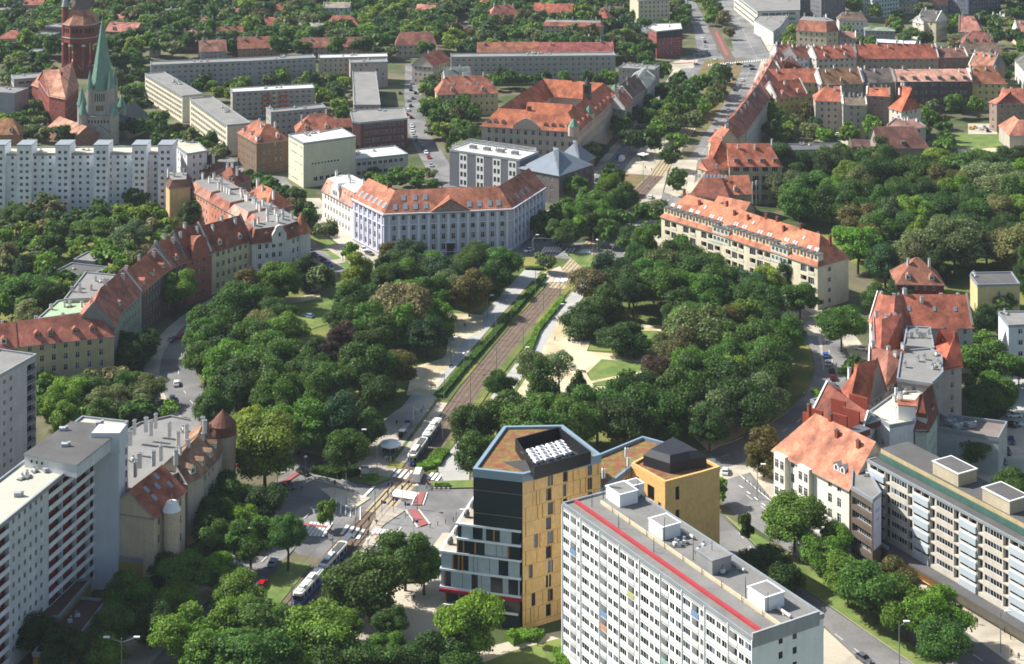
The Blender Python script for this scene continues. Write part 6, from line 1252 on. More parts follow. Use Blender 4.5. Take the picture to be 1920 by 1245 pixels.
# scattered villas and houses among the far trees
VR = random.Random(5); done = []
VW = ['white', 'cream', 'grey', 'pink']; VC = {'white': (200, 198, 194), 'cream': (196, 182, 150), 'grey': (150, 150, 150), 'pink': (196, 160, 146)}
VT = {'red': (186, 84, 66), 'orange': (196, 100, 70), 'salmon': (200, 118, 98), 'grey': (136, 138, 142), 'brown': (120, 84, 72)}
spots = [(30, 44), (150, 12), (262, 18), (300, 62), (330, 24), (352, 10), (410, 14), (430, 66), (448, 30), (464, 8), (520, 22), (640, 48), (668, 24), (700, 52), (690, 6), (724, 40), (760, 6), (850, 52), (866, 8), (930, 8), (980, 6), (1040, 2), (1098, 8), (1150, 20), (1160, 62), (1130, 78), (1080, 82), (906, 60), (400, 92), (20, 80), (1620, 18), (1650, 60), (1700, 8), (1740, 70), (1770, 12), (1880, 30), (1900, 8), (1600, 46), (1840, 110), (1700, 60), (1146, 6), (1176, 40), (812, 54), (300, 4), (560, 18), (500, 4), (210, 4), (62, 16), (1010, 66)]
for k, (x, y) in enumerate(spots):
    if k % 3 == 0: continue
    p = g(x, y, 7)
    if any((p - q).length < 22 for q in done) or any(inside(p, f) for f in FOOT): continue
    done.append(p); wn_, tn = VR.choice(VW), VR.choice(['red', 'orange', 'salmon', 'grey', 'grey', 'brown']); L_ = VR.uniform(10, 24); a = VR.uniform(-.35, .35); e = Vector((math.cos(a), math.sin(a))) * L_ / 2; hh = VR.choice((6, 8, 10))
    lab = ['long' if L_ > 17 else 'small', 'low' if hh == 6 else 'tall' if hh == 10 else 'plain']
    near_ = min(LAND, key=lambda l: (l[1] - p).length); q = proj(near_[1]); d = x - q[0]
    o = building('villa', '%s %s %s house with %s roof, %s %s' % (lab[0], lab[1], wn_, tn, 'right of' if d > 0 else 'left of', near_[0]), 'house', [p - e, p + e], hh, VR.uniform(10, 14), VC[wn_], px=False, rise=VR.uniform(3, 6) if tn != 'grey' else 1.5, tile=VT[tn], fl=2, hip=VR.choice(((0, 0), (1, 1), (.5, .5))), ch=VR.choice((1, 2)), dorm=VR.choice((0, 0, 2)), group='villas among the far trees', win=dict(sp=3))
# ------------------------------------------------------------------ trees
def blob_core(c, r, rs, n1=7, n2=5, sq=.85):
    v = []; f = []
    for j in range(n2 + 1):
        ph = math.pi * j / n2
        for i in range(n1):
            th = 2 * math.pi * i / n1; q = r * (0.86 + rs.random() * .22); v.append((c[0] + q * math.sin(ph) * math.cos(th), c[1] + q * math.sin(ph) * math.sin(th), c[2] + q * sq * math.cos(ph)))
    for j in range(n2):
        for i in range(n1): a = j * n1 + i; b = j * n1 + (i + 1) % n1; f.append((a, b, b + n1, a + n1))
    return v, f
def crown_mesh(seed, nl, leaves, ls, shape='round', core=.74, lr=(.26, .42), rz=.8):
    """unit crown: radius 1 around the origin, height +-rz; lobes of small leaf clusters"""
    rs = np.random.RandomState(seed); lob = []
    for k in range(nl):
        for _ in range(40):
            p = rs.uniform(-1, 1, 3); n = np.linalg.norm(p)
            if n < 1: break
        p = p / max(n, .01) * (n ** .45) * rs.uniform(.66, .84)
        r = rs.uniform(*lr)
        if shape == 'cone': z = rs.uniform(-1, 1); q = (1 - z) / 2; a = rs.uniform(0, 6.283); rr = q * .62; p = np.array([math.cos(a) * rr, math.sin(a) * rr, z * .85]); r = .12 + .26 * q
        elif shape == 'column': p = np.array([p[0] * .75, p[1] * .75, p[2] * 1.1])
        lob.append((p[0], p[1], p[2], r))
    if shape == 'round': lob.append((0, 0, -.1, .5))
    L = np.array(lob); V = []; F = []
    if core:
        for (x, y, z, r) in lob:
            if r < .14: continue
            v, f = blob_core((x, y, z), r * core, rs); i0 = len(V); V += v; F += [tuple(q + i0 for q in t) for t in f]
    nc = len(F); wgt = L[:, 3] ** 2; wgt /= wgt.sum(); idx = rs.choice(len(L), leaves, p=wgt)
    d = rs.normal(size=(leaves, 3)); d /= np.linalg.norm(d, axis=1)[:, None]; d[:, 2] = np.where(d[:, 2] < -.35, -d[:, 2] * .6, d[:, 2]); d /= np.linalg.norm(d, axis=1)[:, None]
    rad = L[idx, 3] * rs.uniform(.7, 1.22, leaves); P = L[idx, :3] + d * rad[:, None]
    dist = np.linalg.norm(P[:, None, :] - L[None, :, :3], axis=2) / L[None, :, 3]; P_ok = (dist.min(axis=1) > .66); P = P[P_ok]; d = d[P_ok]
    P[:, 2] *= rz / 1.0 if shape != 'cone' else 1
    n = d + rs.normal(size=d.shape) * .55; n[:, 2] += .35; n /= np.linalg.norm(n, axis=1)[:, None]
    t = np.cross(n, rs.normal(size=n.shape)); t /= np.linalg.norm(t, axis=1)[:, None]; b = np.cross(n, t)
    s = ls * rs.uniform(.6, 1.35, len(P))[:, None]
    Q = np.stack([P + t * s, P + b * s * .8, P - t * s * .9, P - b * s], 1).reshape(-1, 3)
    V2 = np.array(V).reshape(-1, 3) * np.array([1, 1, rz if shape != 'cone' else 1]) if V else np.zeros((0, 3)); i0 = len(V2); allv = np.vstack([V2, Q]); nq = len(P)
    me = bpy.data.meshes.new('crown'); me.vertices.add(len(allv)); me.vertices.foreach_set('co', allv.ravel())
    qi = np.arange(nq * 4) + i0; ci = np.array(F).ravel() if F else np.zeros(0, int); loops = np.concatenate([ci, qi]).astype(int); nf = nc + nq
    me.loops.add(len(loops)); me.loops.foreach_set('vertex_index', loops); me.polygons.add(nf); me.polygons.foreach_set('loop_start', np.arange(nf) * 4); me.update(calc_edges=True); me.materials.append(M_LEAF); me.validate()
    return me
def trunk_mesh(seed, br=5, zc=.62):
    rs = random.Random(seed); mb = MB(); mb.cyl((0, 0, -.02), (.01, 0, .34), .032, .022, 7); mb.cyl((.01, 0, .34), (0, .01, zc), .022, .012, 6)
    for k in range(br): a = k * 2.4 + rs.random(); z = .26 + .07 * k; mb.cyl((.01, 0, z), (math.cos(a) * .24, math.sin(a) * .24, z + .26), .013, .005, 5)
    return mb.mesh('trunk', M_BARK)
CR = {'round': [crown_mesh(s, 38, 16000, .034, core=.66, lr=(.16, .38)) for s in (1, 2, 3, 4, 5, 6)], 'oval': [crown_mesh(s, 34, 13000, .036, 'column', core=.66, lr=(.2, .34), rz=1.0) for s in (11, 12)],
      'sparse': [crown_mesh(s, 44, 8000, .036, 'round', core=0, lr=(.16, .34)) for s in (21, 22)], 'cone': [crown_mesh(31, 46, 7000, .05, 'cone')], 'small': [crown_mesh(s, 9, 1500, .12, lr=(.36, .5)) for s in (41, 42, 43)]}
TR = [trunk_mesh(s) for s in (1, 2, 3)]
COLS = {'dark green': (50, 80, 31), 'mid green': (70, 106, 38), 'bright green': (96, 133, 40), 'yellow green': (114, 136, 46), 'olive': (112, 120, 74), 'grey green': (98, 114, 68), 'blue green': (48, 82, 50), 'purple': (72, 46, 50), 'rusty': (92, 88, 46), 'brown budding': (124, 116, 80)}
TREES = []; HERO = []
def want(px, py, h, rad, colr, shape='round', base=False, hero=True):
    """px, py: crown centre in the survey picture (or the foot of the trunk)"""
    if base: p = g(px, py)
    else: p = g(px, py, h * .62)
    HERO.append((p, h, rad, colr, shape))
H_ = want
# single trees read from the picture
for a in ((497, 838, 19, 9.5, 'yellow green'), (470, 800, 13, 5, 'yellow green'), (430, 925, 12, 6, 'mid green'), (405, 965, 10, 5, 'mid green'), (540, 1008, 13, 4.6, 'mid green'), (612, 958, 8, 2.6, 'bright green'), (760, 1040, 14, 6.8, 'mid green'), (795, 1062, 11, 4.6, 'mid green'), (694, 1096, 14, 8.6, 'mid green'), (645, 1110, 9, 4, 'yellow green'), (880, 1165, 15, 7, 'bright green'), (590, 1192, 13, 9.5, 'bright green'), (500, 1180, 13, 8, 'mid green'), (450, 1110, 11, 6, 'bright green'), (440, 1160, 12, 6, 'bright green'), (345, 1075, 11, 6, 'bright green'), (340, 1190, 12, 7, 'bright green'), (240, 1110, 10, 5, 'bright green'), (200, 1225, 8, 4, 'yellow green'), (400, 1225, 11, 7, 'bright green'), (480, 1230, 12, 8, 'mid green'), (640, 1240, 10, 7, 'mid green'), (790, 1225, 9, 6, 'dark green'), (850, 1235, 9, 6, 'mid green'), (500, 940, 12, 5, 'dark green'), (470, 1010, 12, 6, 'mid green'), (60, 1180, 9, 6, 'dark green'), (120, 1215, 8, 6, 'dark green'), (310, 1040, 8, 4, 'mid green'), (405, 1070, 9, 5, 'bright green')): H_(*a)
for a in ((753, 575, 19, 10, 'brown budding', 'sparse'), (688, 690, 19, 10, 'dark green'), (640, 640, 14, 5.5, 'purple'), (615, 670, 12, 5, 'purple'), (702, 735, 15, 7, 'dark green'), (690, 800, 11, 5, 'mid green'), (650, 840, 12, 6, 'mid green'), (560, 790, 15, 9, 'bright green'), (490, 700, 16, 9, 'mid green'), (430, 690, 16, 8, 'bright green'), (450, 570, 16, 9, 'mid green'), (520, 520, 14, 8, 'bright green'), (520, 655, 15, 8, 'mid green'), (590, 668, 13, 6, 'dark green'), (655, 552, 10, 4.5, 'grey green'), (700, 600, 14, 6, 'blue green'), (740, 690, 13, 6, 'rusty'), (800, 625, 13, 6, 'blue green'), (880, 545, 15, 8, 'rusty'), (830, 510, 15, 8, 'blue green'), (770, 500, 14, 7, 'dark green'), (740, 478, 12, 6, 'rusty'), (720, 500, 12, 5, 'dark green'), (940, 490, 12, 7, 'mid green'), (890, 480, 13, 7, 'mid green'), (385, 670, 14, 7, 'mid green'), (400, 760, 12, 6, 'mid green'), (385, 600, 14, 7, 'mid green'), (600, 520, 11, 5.5, 'grey green'), (700, 700, 12, 5, 'mid green')): H_(*a)
for a in ((1092, 590, 12, 8, 'dark green'), (1130, 560, 13, 8, 'dark green'), (1100, 530, 15, 8, 'brown budding', 'sparse'), (1172, 628, 11, 8, 'dark green'), (1310, 620, 18, 12, 'olive', 'sparse'), (1018, 720, 15, 6, 'mid green', 'oval'), (1000, 692, 15, 6, 'olive', 'sparse'), (1048, 690, 13, 5, 'olive', 'sparse'), (1084, 720, 10, 5, 'dark green', 'cone'), (936, 720, 10, 4.5, 'mid green'), (880, 800, 14, 7, 'dark green'), (900, 850, 13, 6, 'mid green'), (960, 780, 15, 8, 'mid green'), (1010, 790, 16, 9, 'mid green'), (1060, 780, 15, 8, 'mid green'), (1120, 770, 16, 9, 'mid green'), (1170, 790, 16, 8, 'dark green'), (1220, 770, 16, 9, 'mid green'), (1270, 740, 17, 9, 'dark green'), (1320, 710, 17, 10, 'mid green'), (1370, 730, 17, 9, 'dark green'), (1430, 650, 17, 10, 'mid green'), (1440, 700, 16, 8, 'dark green'), (1380, 640, 16, 9, 'mid green'), (1230, 690, 9, 6, 'purple', 'sparse'), (1255, 650, 11, 6, 'olive', 'sparse'), (1400, 760, 15, 8, 'dark green'), (1450, 610, 15, 8, 'dark green'), (1330, 800, 12, 6, 'dark green'), (1180, 530, 15, 8, 'dark green'), (1240, 540, 16, 9, 'mid green'), (1290, 510, 16, 9, 'mid green'), (1350, 530, 16, 9, 'mid green'), (1400, 560, 16, 9, 'mid green'), (1240, 500, 15, 8, 'grey green'), (1200, 480, 12, 6, 'mid green'), (1440, 530, 14, 7, 'yellow green'), (1480, 510, 15, 6, 'blue green', 'oval'), (1500, 560, 12, 6, 'mid green'), (1290, 430, 11, 5, 'mid green'), (1280, 470, 14, 7, 'mid green'), (1578, 610, 14, 8, 'mid green'), (1600, 690, 9, 5, 'dark green'), (1545, 745, 7, 4, 'bright green'), (1432, 840, 13, 5.5, 'rusty', 'oval'), (1340, 915, 8, 4, 'bright green'), (1030, 490, 8, 3.6, 'grey green'), (1015, 488, 8, 3.6, 'grey green')): H_(*a)
for a in ((1490, 975, 13, 8, 'bright green'), (1450, 1060, 11, 7, 'dark green'), (1430, 1055, 9, 5, 'dark green'), (1550, 1045, 10, 6, 'bright green'), (1570, 1010, 9, 4, 'bright green'), (1590, 1085, 11, 6, 'bright green'), (1640, 1100, 14, 8, 'mid green'), (1680, 1085, 11, 5, 'rusty'), (1700, 1140, 12, 7, 'bright green'), (1760, 1150, 13, 7, 'bright green'), (1770, 1200, 11, 6, 'mid green'), (1830, 840, 9, 5, 'mid green'), (1900, 905, 8, 6, 'mid green'), (1845, 680, 15, 9, 'bright green'), (1870, 735, 12, 7, 'mid green'), (1850, 750, 10, 6, 'mid green'), (1400, 985, 9, 2.0, 'dark green', 'cone'), (1530, 940, 9, 5, 'bright green'), (1910, 690, 9, 6, 'mid green'), (1840, 600, 11, 6, 'dark green'), (1880, 560, 9, 5, 'grey green')): H_(*a)
for a in ((1790, 455, 20, 14, 'olive', 'round'), (1905, 460, 20, 13, 'olive', 'round'), (1880, 355, 18, 14, 'olive', 'sparse'), (1850, 330, 17, 12, 'olive', 'sparse'), (1478, 345, 16, 9, 'grey green'), (1500, 380, 16, 9, 'mid green'), (1560, 380, 17, 10, 'dark green'), (1610, 370, 17, 9, 'dark green'), (1670, 370, 16, 9, 'mid green'), (1640, 430, 16, 9, 'mid green'), (1660, 490, 16, 8, 'blue green'), (1640, 330, 17, 9, 'dark green'), (1700, 320, 17, 9, 'mid green'), (1760, 390, 16, 9, 'dark green'), (1820, 400, 16, 9, 'mid green'), (1850, 450, 15, 9, 'dark green'), (1710, 430, 15, 8, 'dark green'), (1590, 440, 12, 6, 'dark green'), (1690, 550, 10, 6, 'dark green'), (1640, 555, 11, 6, 'mid green')): H_(*a)
for a in ((120, 365, 10, 6, 'mid green'), (85, 380, 11, 6, 'grey green'), (30, 410, 11, 8, 'mid green'), (250, 370, 11, 7, 'mid green'), (180, 430, 12, 9, 'mid green'), (245, 440, 12, 8, 'grey green'), (360, 395, 13, 6, 'dark green'), (88, 460, 11, 3.5, 'dark green', 'cone'), (40, 540, 12, 8, 'mid green'), (60, 500, 9, 6, 'yellow green'), (85, 545, 10, 6, 'bright green'), (195, 480, 10, 6, 'bright green'), (330, 540, 15, 8, 'yellow green'), (330, 335, 8, 4, 'mid green'), (145, 345, 10, 5, 'mid green'), (130, 740, 11, 7, 'bright green'), (165, 730, 10, 6, 'mid green'), (100, 760, 11, 6, 'bright green'), (200, 750, 10, 7, 'grey green'), (240, 720, 10, 4.5, 'mid green'), (275, 730, 9, 5.5, 'grey green'), (255, 770, 8, 5, 'mid green'), (315, 765, 6, 3.5, 'bright green'), (230, 640, 10, 5, 'dark green'), (255, 640, 12, 7, 'dark green'), (240, 670, 10, 5, 'dark green'), (610, 430, 10, 5, 'grey green'), (655, 470, 8, 3.5, 'bright green'), (575, 410, 11, 5, 'mid green'), (540, 370, 12, 7, 'dark green'), (510, 355, 11, 6, 'mid green'), (470, 340, 9, 6, 'mid green'), (500, 345, 9, 5, 'mid green'), (740, 335, 9, 6, 'mid green'), (780, 330, 8, 5, 'bright green')): H_(*a)
for a in ((1078, 350, 12, 6, 'mid green'), (1030, 405, 11, 6, 'mid green'), (1015, 420, 10, 5, 'mid green'), (1085, 400, 13, 7, 'bright green'), (1120, 385, 14, 8, 'mid green'), (1165, 370, 14, 7, 'mid green'), (1075, 425, 12, 6, 'bright green'), (1135, 430, 11, 6, 'mid green'), (1160, 410, 11, 6, 'mid green'), (1150, 330, 13, 6, 'dark green'), (1268, 335, 12, 5, 'mid green'), (1240, 395, 12, 6, 'grey green'), (1215, 400, 12, 6, 'mid green'), (1180, 455, 9, 5, 'mid green')): H_(*a)
for x, y in ((1215, 218), (1240, 200), (1262, 190), (1290, 168), (1312, 152), (1230, 240), (1255, 236), (1280, 205), (1272, 262), (1260, 292), (1192, 216), (1207, 190), (1228, 170), (1170, 240), (1158, 226), (1330, 150), (1345, 134), (1300, 190), (1212, 262), (1186, 258), (1052, 432), (1060, 392), (1100, 372), (1140, 352), (1105, 412), (1125, 402), (1190, 440), (1228, 430), (1210, 455), (1250, 170), (1275, 150), (1180, 180), (1240, 130), (1215, 130)): H_(x, y, rng.uniform(11, 14.5), rng.uniform(5.5, 7.5), rng.choice(['mid green', 'dark green', 'mid green', 'bright green']))
for x, y in ((248, 214), (268, 236), (296, 222), (312, 246), (342, 258), (236, 236), (262, 196), (388, 262), (405, 285), (300, 262), (250, 175), (232, 150), (262, 140), (225, 110), (250, 108), (60, 215), (100, 215), (120, 250), (30, 225)): H_(x, y, rng.uniform(9, 13), rng.uniform(5, 7), rng.choice(['mid green', 'dark green', 'dark green']))
# dense stands, sampled inside outlines given at crown height
def stand(outline, hr, rr, spacing, colors, shapes=('round', 'round', 'oval'), n=400, clear=1.5, hz=.62):
    poly = [g(x, y, sum(hr) / 2 * hz) for x, y in outline]; xs = [p.x for p in poly]; ys = [p.y for p in poly]; got = []
    for _ in range(n * 12):
        if len(got) >= n: break
        p = Vector((rng.uniform(min(xs), max(xs)), rng.uniform(min(ys), max(ys))))
        if not inside(p, poly): continue
        sp = spacing * rng.uniform(.85, 1.2)
        if any((p - q).length < sp for q in got): continue
        if any((p - q[0]).length < .5 * (sp + q[2]) for q in HERO): continue
        if blocked(p, clear): continue
        got.append(p); h = rng.uniform(*hr); r = rng.uniform(*rr); TREES.append((p, h, r, rng.choice(colors), rng.choice(shapes)))
FB = None
GAP = [[g(*q) for q in z] for z in (((535, 555), (655, 550), (650, 690), (540, 690)), ((480, 560), (530, 560), (530, 590), (480, 590)), ((430, 880), (700, 880), (660, 1010), (560, 1120), (480, 1120), (480, 1000)), ((540, 1140), (690, 1000), (760, 1000), (700, 1080), (600, 1180)))]
def blocked(p, m):
    if any(inside(p, z) for z in GAP): return True
    global FB
    if FB is None:
        FB = [(offset_poly(ccw(f), -1.0), 0) for f in FOOT] + [([Vector((min(v.x for v in f), min(v.y for v in f) - 8)), Vector((max(v.x for v in f), min(v.y for v in f) - 8)), Vector((max(v.x for v in f), min(v.y for v in f) + 2)), Vector((min(v.x for v in f), min(v.y for v in f) + 2))], 0) for f in FOOT if min(v.y for v in f) > 960] + [(f, 1) for f in CLEAR]
        FB = [(f, min(v[0] for v in f), max(v[0] for v in f), min(v[1] for v in f), max(v[1] for v in f)) for f, _ in FB]
    for f, x0, x1, y0, y1 in FB:
        if x0 - 3 < p.x < x1 + 3 and y0 - 3 < p.y < y1 + 3:
            for dx, dy in ((0, 0), (m, 0), (-m, 0), (0, m), (0, -m)):
                if inside((p.x + dx, p.y + dy), f): return True
    return False
MIX = ['mid green'] * 4 + ['dark green'] * 3 + ['bright green'] * 3 + ['grey green', 'yellow green', 'yellow green', 'blue green', 'olive', 'brown budding']
DK = ['dark green'] * 4 + ['mid green'] * 5 + ['blue green', 'bright green', 'bright green', 'yellow green', 'grey green', 'olive', 'rusty']
stand([(0, 395), (300, 385), (330, 440), (230, 500), (150, 540), (100, 580), (0, 600)], (7, 12), (3.5, 6), 7.5, MIX, n=70)
stand([(345, 640), (400, 570), (470, 510), (560, 490), (640, 520), (700, 490), (760, 480), (985, 480), (960, 520), (870, 580), (820, 620), (760, 690), (700, 850), (600, 860), (480, 800), (380, 760)], (12, 17), (5.5, 8), 10, DK, n=75)
stand([(1095, 540), (1160, 490), (1300, 480), (1420, 540), (1470, 600), (1480, 700), (1440, 770), (1340, 830), (1200, 810), (900, 850), (860, 830), (900, 770), (1000, 760), (1180, 740), (1230, 700), (1280, 640), (1180, 590)], (13, 18), (6, 8.5), 10, DK, n=75)
stand([(1455, 300), (1600, 290), (1900, 290), (1960, 340), (1960, 520), (1800, 490), (1700, 500), (1620, 480), (1560, 410), (1470, 360)], (13, 18), (6, 9), 11, DK, n=60)
stand([(1180, 300), (1230, 230), (1300, 150), (1362, 130), (1350, 170), (1300, 230), (1265, 280), (1200, 320)], (11, 15), (4.5, 6.5), 7, DK, n=80, clear=.2)
stand([(1085, 300), (1150, 250), (1180, 180), (1240, 150), (1290, 140), (1270, 190), (1200, 260), (1110, 320)], (9, 14), (4, 6), 7.5, DK, n=50, clear=.5)
stand([(1240, 110), (1290, 20), (1270, 0), (1190, 40), (1180, 100)], (9, 14), (5, 7), 10, DK, n=30)
stand([(1300, 0), (1340, 0), (1400, 100), (1380, 100)], (8, 13), (4, 6), 9, MIX, n=25)
stand([(385, 870), (420, 890), (480, 960), (540, 1010), (500, 1060), (380, 1130), (350, 1240), (180, 1260), (240, 1090), (380, 1010)], (7, 12), (4, 6.5), 7.5, ['bright green', 'mid green', 'mid green', 'dark green'], n=26)
stand([(560, 1180), (660, 1120), (720, 1140), (800, 1250), (500, 1260)], (7, 12), (4, 6.5), 8, ['bright green', 'mid green', 'dark green'], n=12)
stand([(1400, 990), (1480, 1000), (1640, 1080), (1800, 1160), (1820, 1240), (1700, 1200), (1540, 1090)], (5, 9), (3, 5), 8, ['bright green', 'mid green', 'dark green'], n=16, clear=.3)
stand([(775, 150), (840, 150), (905, 240), (900, 300), (840, 290), (800, 220)], (9, 14), (4, 6.5), 8, DK, n=34)
stand([(350, 155), (440, 130), (590, 130), (650, 150), (655, 220), (610, 190), (480, 150), (440, 180)], (8, 12), (4, 6), 8.5, MIX, n=36)
stand([(210, 80), (280, 110), (270, 200), (340, 240), (420, 290), (300, 260), (230, 220)], (9, 14), (4, 6.5), 9, DK, n=34)
stand([(880, 130), (1150, 130), (1180, 160), (1000, 150), (890, 150)], (9, 13), (4, 6), 9, MIX, n=24)
stand([(1350, 180), (1650, 225), (1800, 170), (1870, 230), (1780, 280), (1560, 260), (1400, 250)], (9, 14), (4, 6.5), 9.5, DK, n=44)
stand([(1440, 130), (1880, 130), (1880, 140), (1440, 140)], (8, 12), (4, 6), 10, MIX, n=14)
stand([(0, 100), (100, 60), (110, 140), (60, 240), (0, 260)], (8, 13), (4, 6.5), 9, MIX, n=24)
stand([(60, 180), (150, 200), (100, 250), (40, 260)], (7, 11), (4, 6), 8, DK, n=10)
stand([(-20, -20), (1190, -20), (1190, 90), (-20, 90)], (10, 17), (6, 9), 10.5, DK, n=520)
stand([(1450, 60), (1960, 20), (1960, 130), (1860, 140), (1700, 90), (1450, 90)], (9, 14), (4.5, 7), 12, MIX, n=60)
stand([(1580, -10), (1960, -10), (1960, 40), (1600, 50)], (9, 14), (4.5, 7), 13, MIX, n=30)
stand([(1800, 600), (1870, 580), (1960, 620), (1960, 760), (1860, 760), (1800, 700)], (7, 11), (4, 6), 8.5, MIX, n=14)
stand([(60, 700), (240, 690), (300, 740), (230, 790), (90, 800)], (7, 10), (4, 5.5), 7.5, MIX, n=12)
stand([(430, 320), (560, 350), (600, 400), (560, 400), (470, 350)], (7, 11), (3.5, 5.5), 7.5, MIX, n=14)
stand([(680, 310), (840, 320), (830, 345), (700, 350)], (5, 8), (3, 4.5), 7, MIX, n=12)
stand([(-20, -70), (1960, -70), (1960, -20), (-20, -20)], (12, 17), (7, 11), 15, MIX, n=330)
stand([(-260, 380), (0, 385), (0, 640), (-260, 640)], (7, 12), (4, 6.5), 9, MIX, n=30)
stand([(-420, -40), (0, -40), (0, 260), (-420, 260)], (9, 15), (6, 9), 13, DK, n=110)
ALLT = HERO + TREES
ALLT.sort(key=lambda t: -(t[1] * t[2]) ** .5 / t[0].y)
FAM = {'round': 'broadleaf_tree', 'oval': 'oval_tree', 'sparse': 'budding_tree', 'cone': 'conifer', 'small': 'young_tree'}
def crown_data(t, k):
    p, h, r, c, sh = t; s = CR[sh][k % len(CR[sh])]
    rv = h * .47 if sh in ('oval', 'cone') else min(h * .48, r * 1.05); zc = h - rv * (.8 if sh == 'round' or sh == 'sparse' else .98)
    if c == 'dark green' and sh == 'round' and h < 13.5 and r > 6.5: rv = h * .56; zc = h * .45
    j = lambda v: v * rng.uniform(.82, 1.18); cl = lin(COLS[c]); f = rng.uniform(.62, 1.12); return s, rv, zc, (j(cl[0]) * f, cl[1] * f, j(cl[2]) * f, 1)
NT = 300; LTREES = []
for k, t in enumerate(ALLT[:NT]):
    p, h, r, c, sh = t; me, rv, zc, cc = crown_data(t, rng.randrange(9)); root = put(FAM[sh], None, None, (p.x, p.y, .05), rng.uniform(0, 6.28))
    tk = put('trunk', TR[k % 3], root); tk.scale = (h * .9, h * .9, h)
    cr = put('crown', me, root, (0, 0, zc)); cr.scale = (r * rng.uniform(.92, 1.24), r * rng.uniform(.92, 1.2), rv * rng.uniform(1.08, 1.25)); cr.color = cc
    sz = 'tall' if h > 15.5 else 'small' if h < 8.5 else 'medium'
    LTREES.append((root, p, {'round': c + ' leafy tree', 'oval': c + ' upright tree', 'sparse': c + ' thin crowned tree', 'cone': c + ' conifer', 'small': c + ' young tree'}[sh], sz))
# the rest, small in the picture, as one object
vs = []; cols = []; 
lite = [crown_mesh(51 + s, 14, 1100, .12, lr=(.28, .42), core=.75) for s in range(3)]
bins = {}
for k, t in enumerate(ALLT[NT:]): bins.setdefault(t[3], []).append(t)
V_, Fq, M_ = [], [], []; names = list(bins); base = 0
for mi, c in enumerate(names):
    for t in bins[c]:
        me = lite[rng.randrange(3)]; p, h, r = t[0], t[1], t[2]; co = np.empty(len(me.vertices) * 3); me.vertices.foreach_get('co', co); co = co.reshape(-1, 3); a = rng.uniform(0, 6.28)
        rv = h * .46; x = co[:, 0] * math.cos(a) - co[:, 1] * math.sin(a); y = co[:, 0] * math.sin(a) + co[:, 1] * math.cos(a)
        V_.append(np.stack([x * r + p.x, y * r + p.y, co[:, 2] * rv * 1.15 + h - rv * .9], 1)); li = np.empty(len(me.loops), int); me.loops.foreach_get('vertex_index', li); Fq.append(li + base); M_.append(np.full(len(me.polygons), mi)); base += len(me.vertices)
if V_:
    V_ = np.vstack(V_); Fq = np.concatenate(Fq); M_ = np.concatenate(M_); me = bpy.data.meshes.new('distant_trees'); me.vertices.add(len(V_)); me.vertices.foreach_set('co', V_.ravel()); me.loops.add(len(Fq)); me.loops.foreach_set('vertex_index', Fq)
    me.polygons.add(len(M_)); me.polygons.foreach_set('loop_start', np.arange(len(M_)) * 4); me.polygons.foreach_set('material_index', M_); me.update(calc_edges=True)
    for c in names:
        m = M_LEAF.copy(); m.name = 'foliage_' + c.replace(' ', '_'); rgb = m.node_tree.nodes.new('ShaderNodeRGB'); rgb.outputs[0].default_value = (*[v * .86 for v in lin(COLS[c])], 1)
        for l in list(m.node_tree.links):
            if l.from_node.type == 'OBJECT_INFO' and l.from_socket.name == 'Color': s_ = l.to_socket; m.node_tree.links.remove(l); m.node_tree.links.new(rgb.outputs[0], s_)
        me.materials.append(m)
    tag(put('distant_trees', me), kind='stuff')
print('TREES', len(ALLT))
# ------------------------------------------------------------------ hedges and bushes
def hedge(P, w, h, label, colr='mid green'):
    mb = MB(); rs = np.random.RandomState(len(P) * 7 + int(h * 10)); pts = []; tot = 0
    for i in range(len(P) - 1):
        L = (P[i + 1] - P[i]).length; n = int(L / .9) + 1; e = (P[i + 1] - P[i]) / n; ang = math.atan2(e.y, e.x)
        for k in range(n): q = P[i] + e * (k + .5); pts.append((q, ang))
    for q, ang in pts: mb.box((q.x, q.y, 0), (1.0, w * rs.uniform(.82, .98), h * rs.uniform(.86, .97)), ang + rs.uniform(-.04, .04))
    for q, ang in pts:
        for _ in range(int(16 + 16 * w)):
            ex, ey = rs.uniform(-.55, .55), rs.uniform(-.5, .5) * w; s = rs.uniform(.10, .22)
            if rs.rand() < .55: c = Vector((q.x + ex * math.cos(ang) - ey * math.sin(ang), q.y + ex * math.sin(ang) + ey * math.cos(ang), h * rs.uniform(.95, 1.06)))
            else: ey = w * .5 * (1 if rs.rand() < .5 else -1); c = Vector((q.x + ex * math.cos(ang) - ey * math.sin(ang), q.y + ex * math.sin(ang) + ey * math.cos(ang), rs.uniform(.1, 1) * h))
            t = Vector(rs.normal(size=3)).normalized(); b = t.orthogonal().normalized(); mb.poly([c + t * s, c + b * s, c - t * s, c - b * s])
    o = mb.build('hedge', M_LEAF); o.color = (*lin(COLS[colr]), 1); tag(o, label, 'hedge'); return o
A_ = [g(822, 748), g(880, 680), g(960, 590), g(1018, 520)]
hedge(offset_line(A_, -.3), 2.2, 1.5, 'long clipped hedge on the left of the tram tracks through the park')
hedge([g(935, 752), g(975, 702), g(1008, 622), g(1054, 566)][1:], 2.0, 1.3, 'clipped hedge on the right of the tram tracks through the park', 'bright green')
hedge([g(590, 882), g(640, 893), g(672, 888)], 4.5, 1.7, 'thick dark hedge at the foot of the park left of the tram stop', 'dark green')
hedge([g(783, 880), g(812, 876), g(818, 862), g(832, 850)], 4.0, 1.5, 'rounded bright hedge in front of the upper tram', 'bright green'); hedge([g(690, 900), g(708, 900)], 2.4, 1.3, 'small round bush by the tracks at the near crossing', 'bright green')
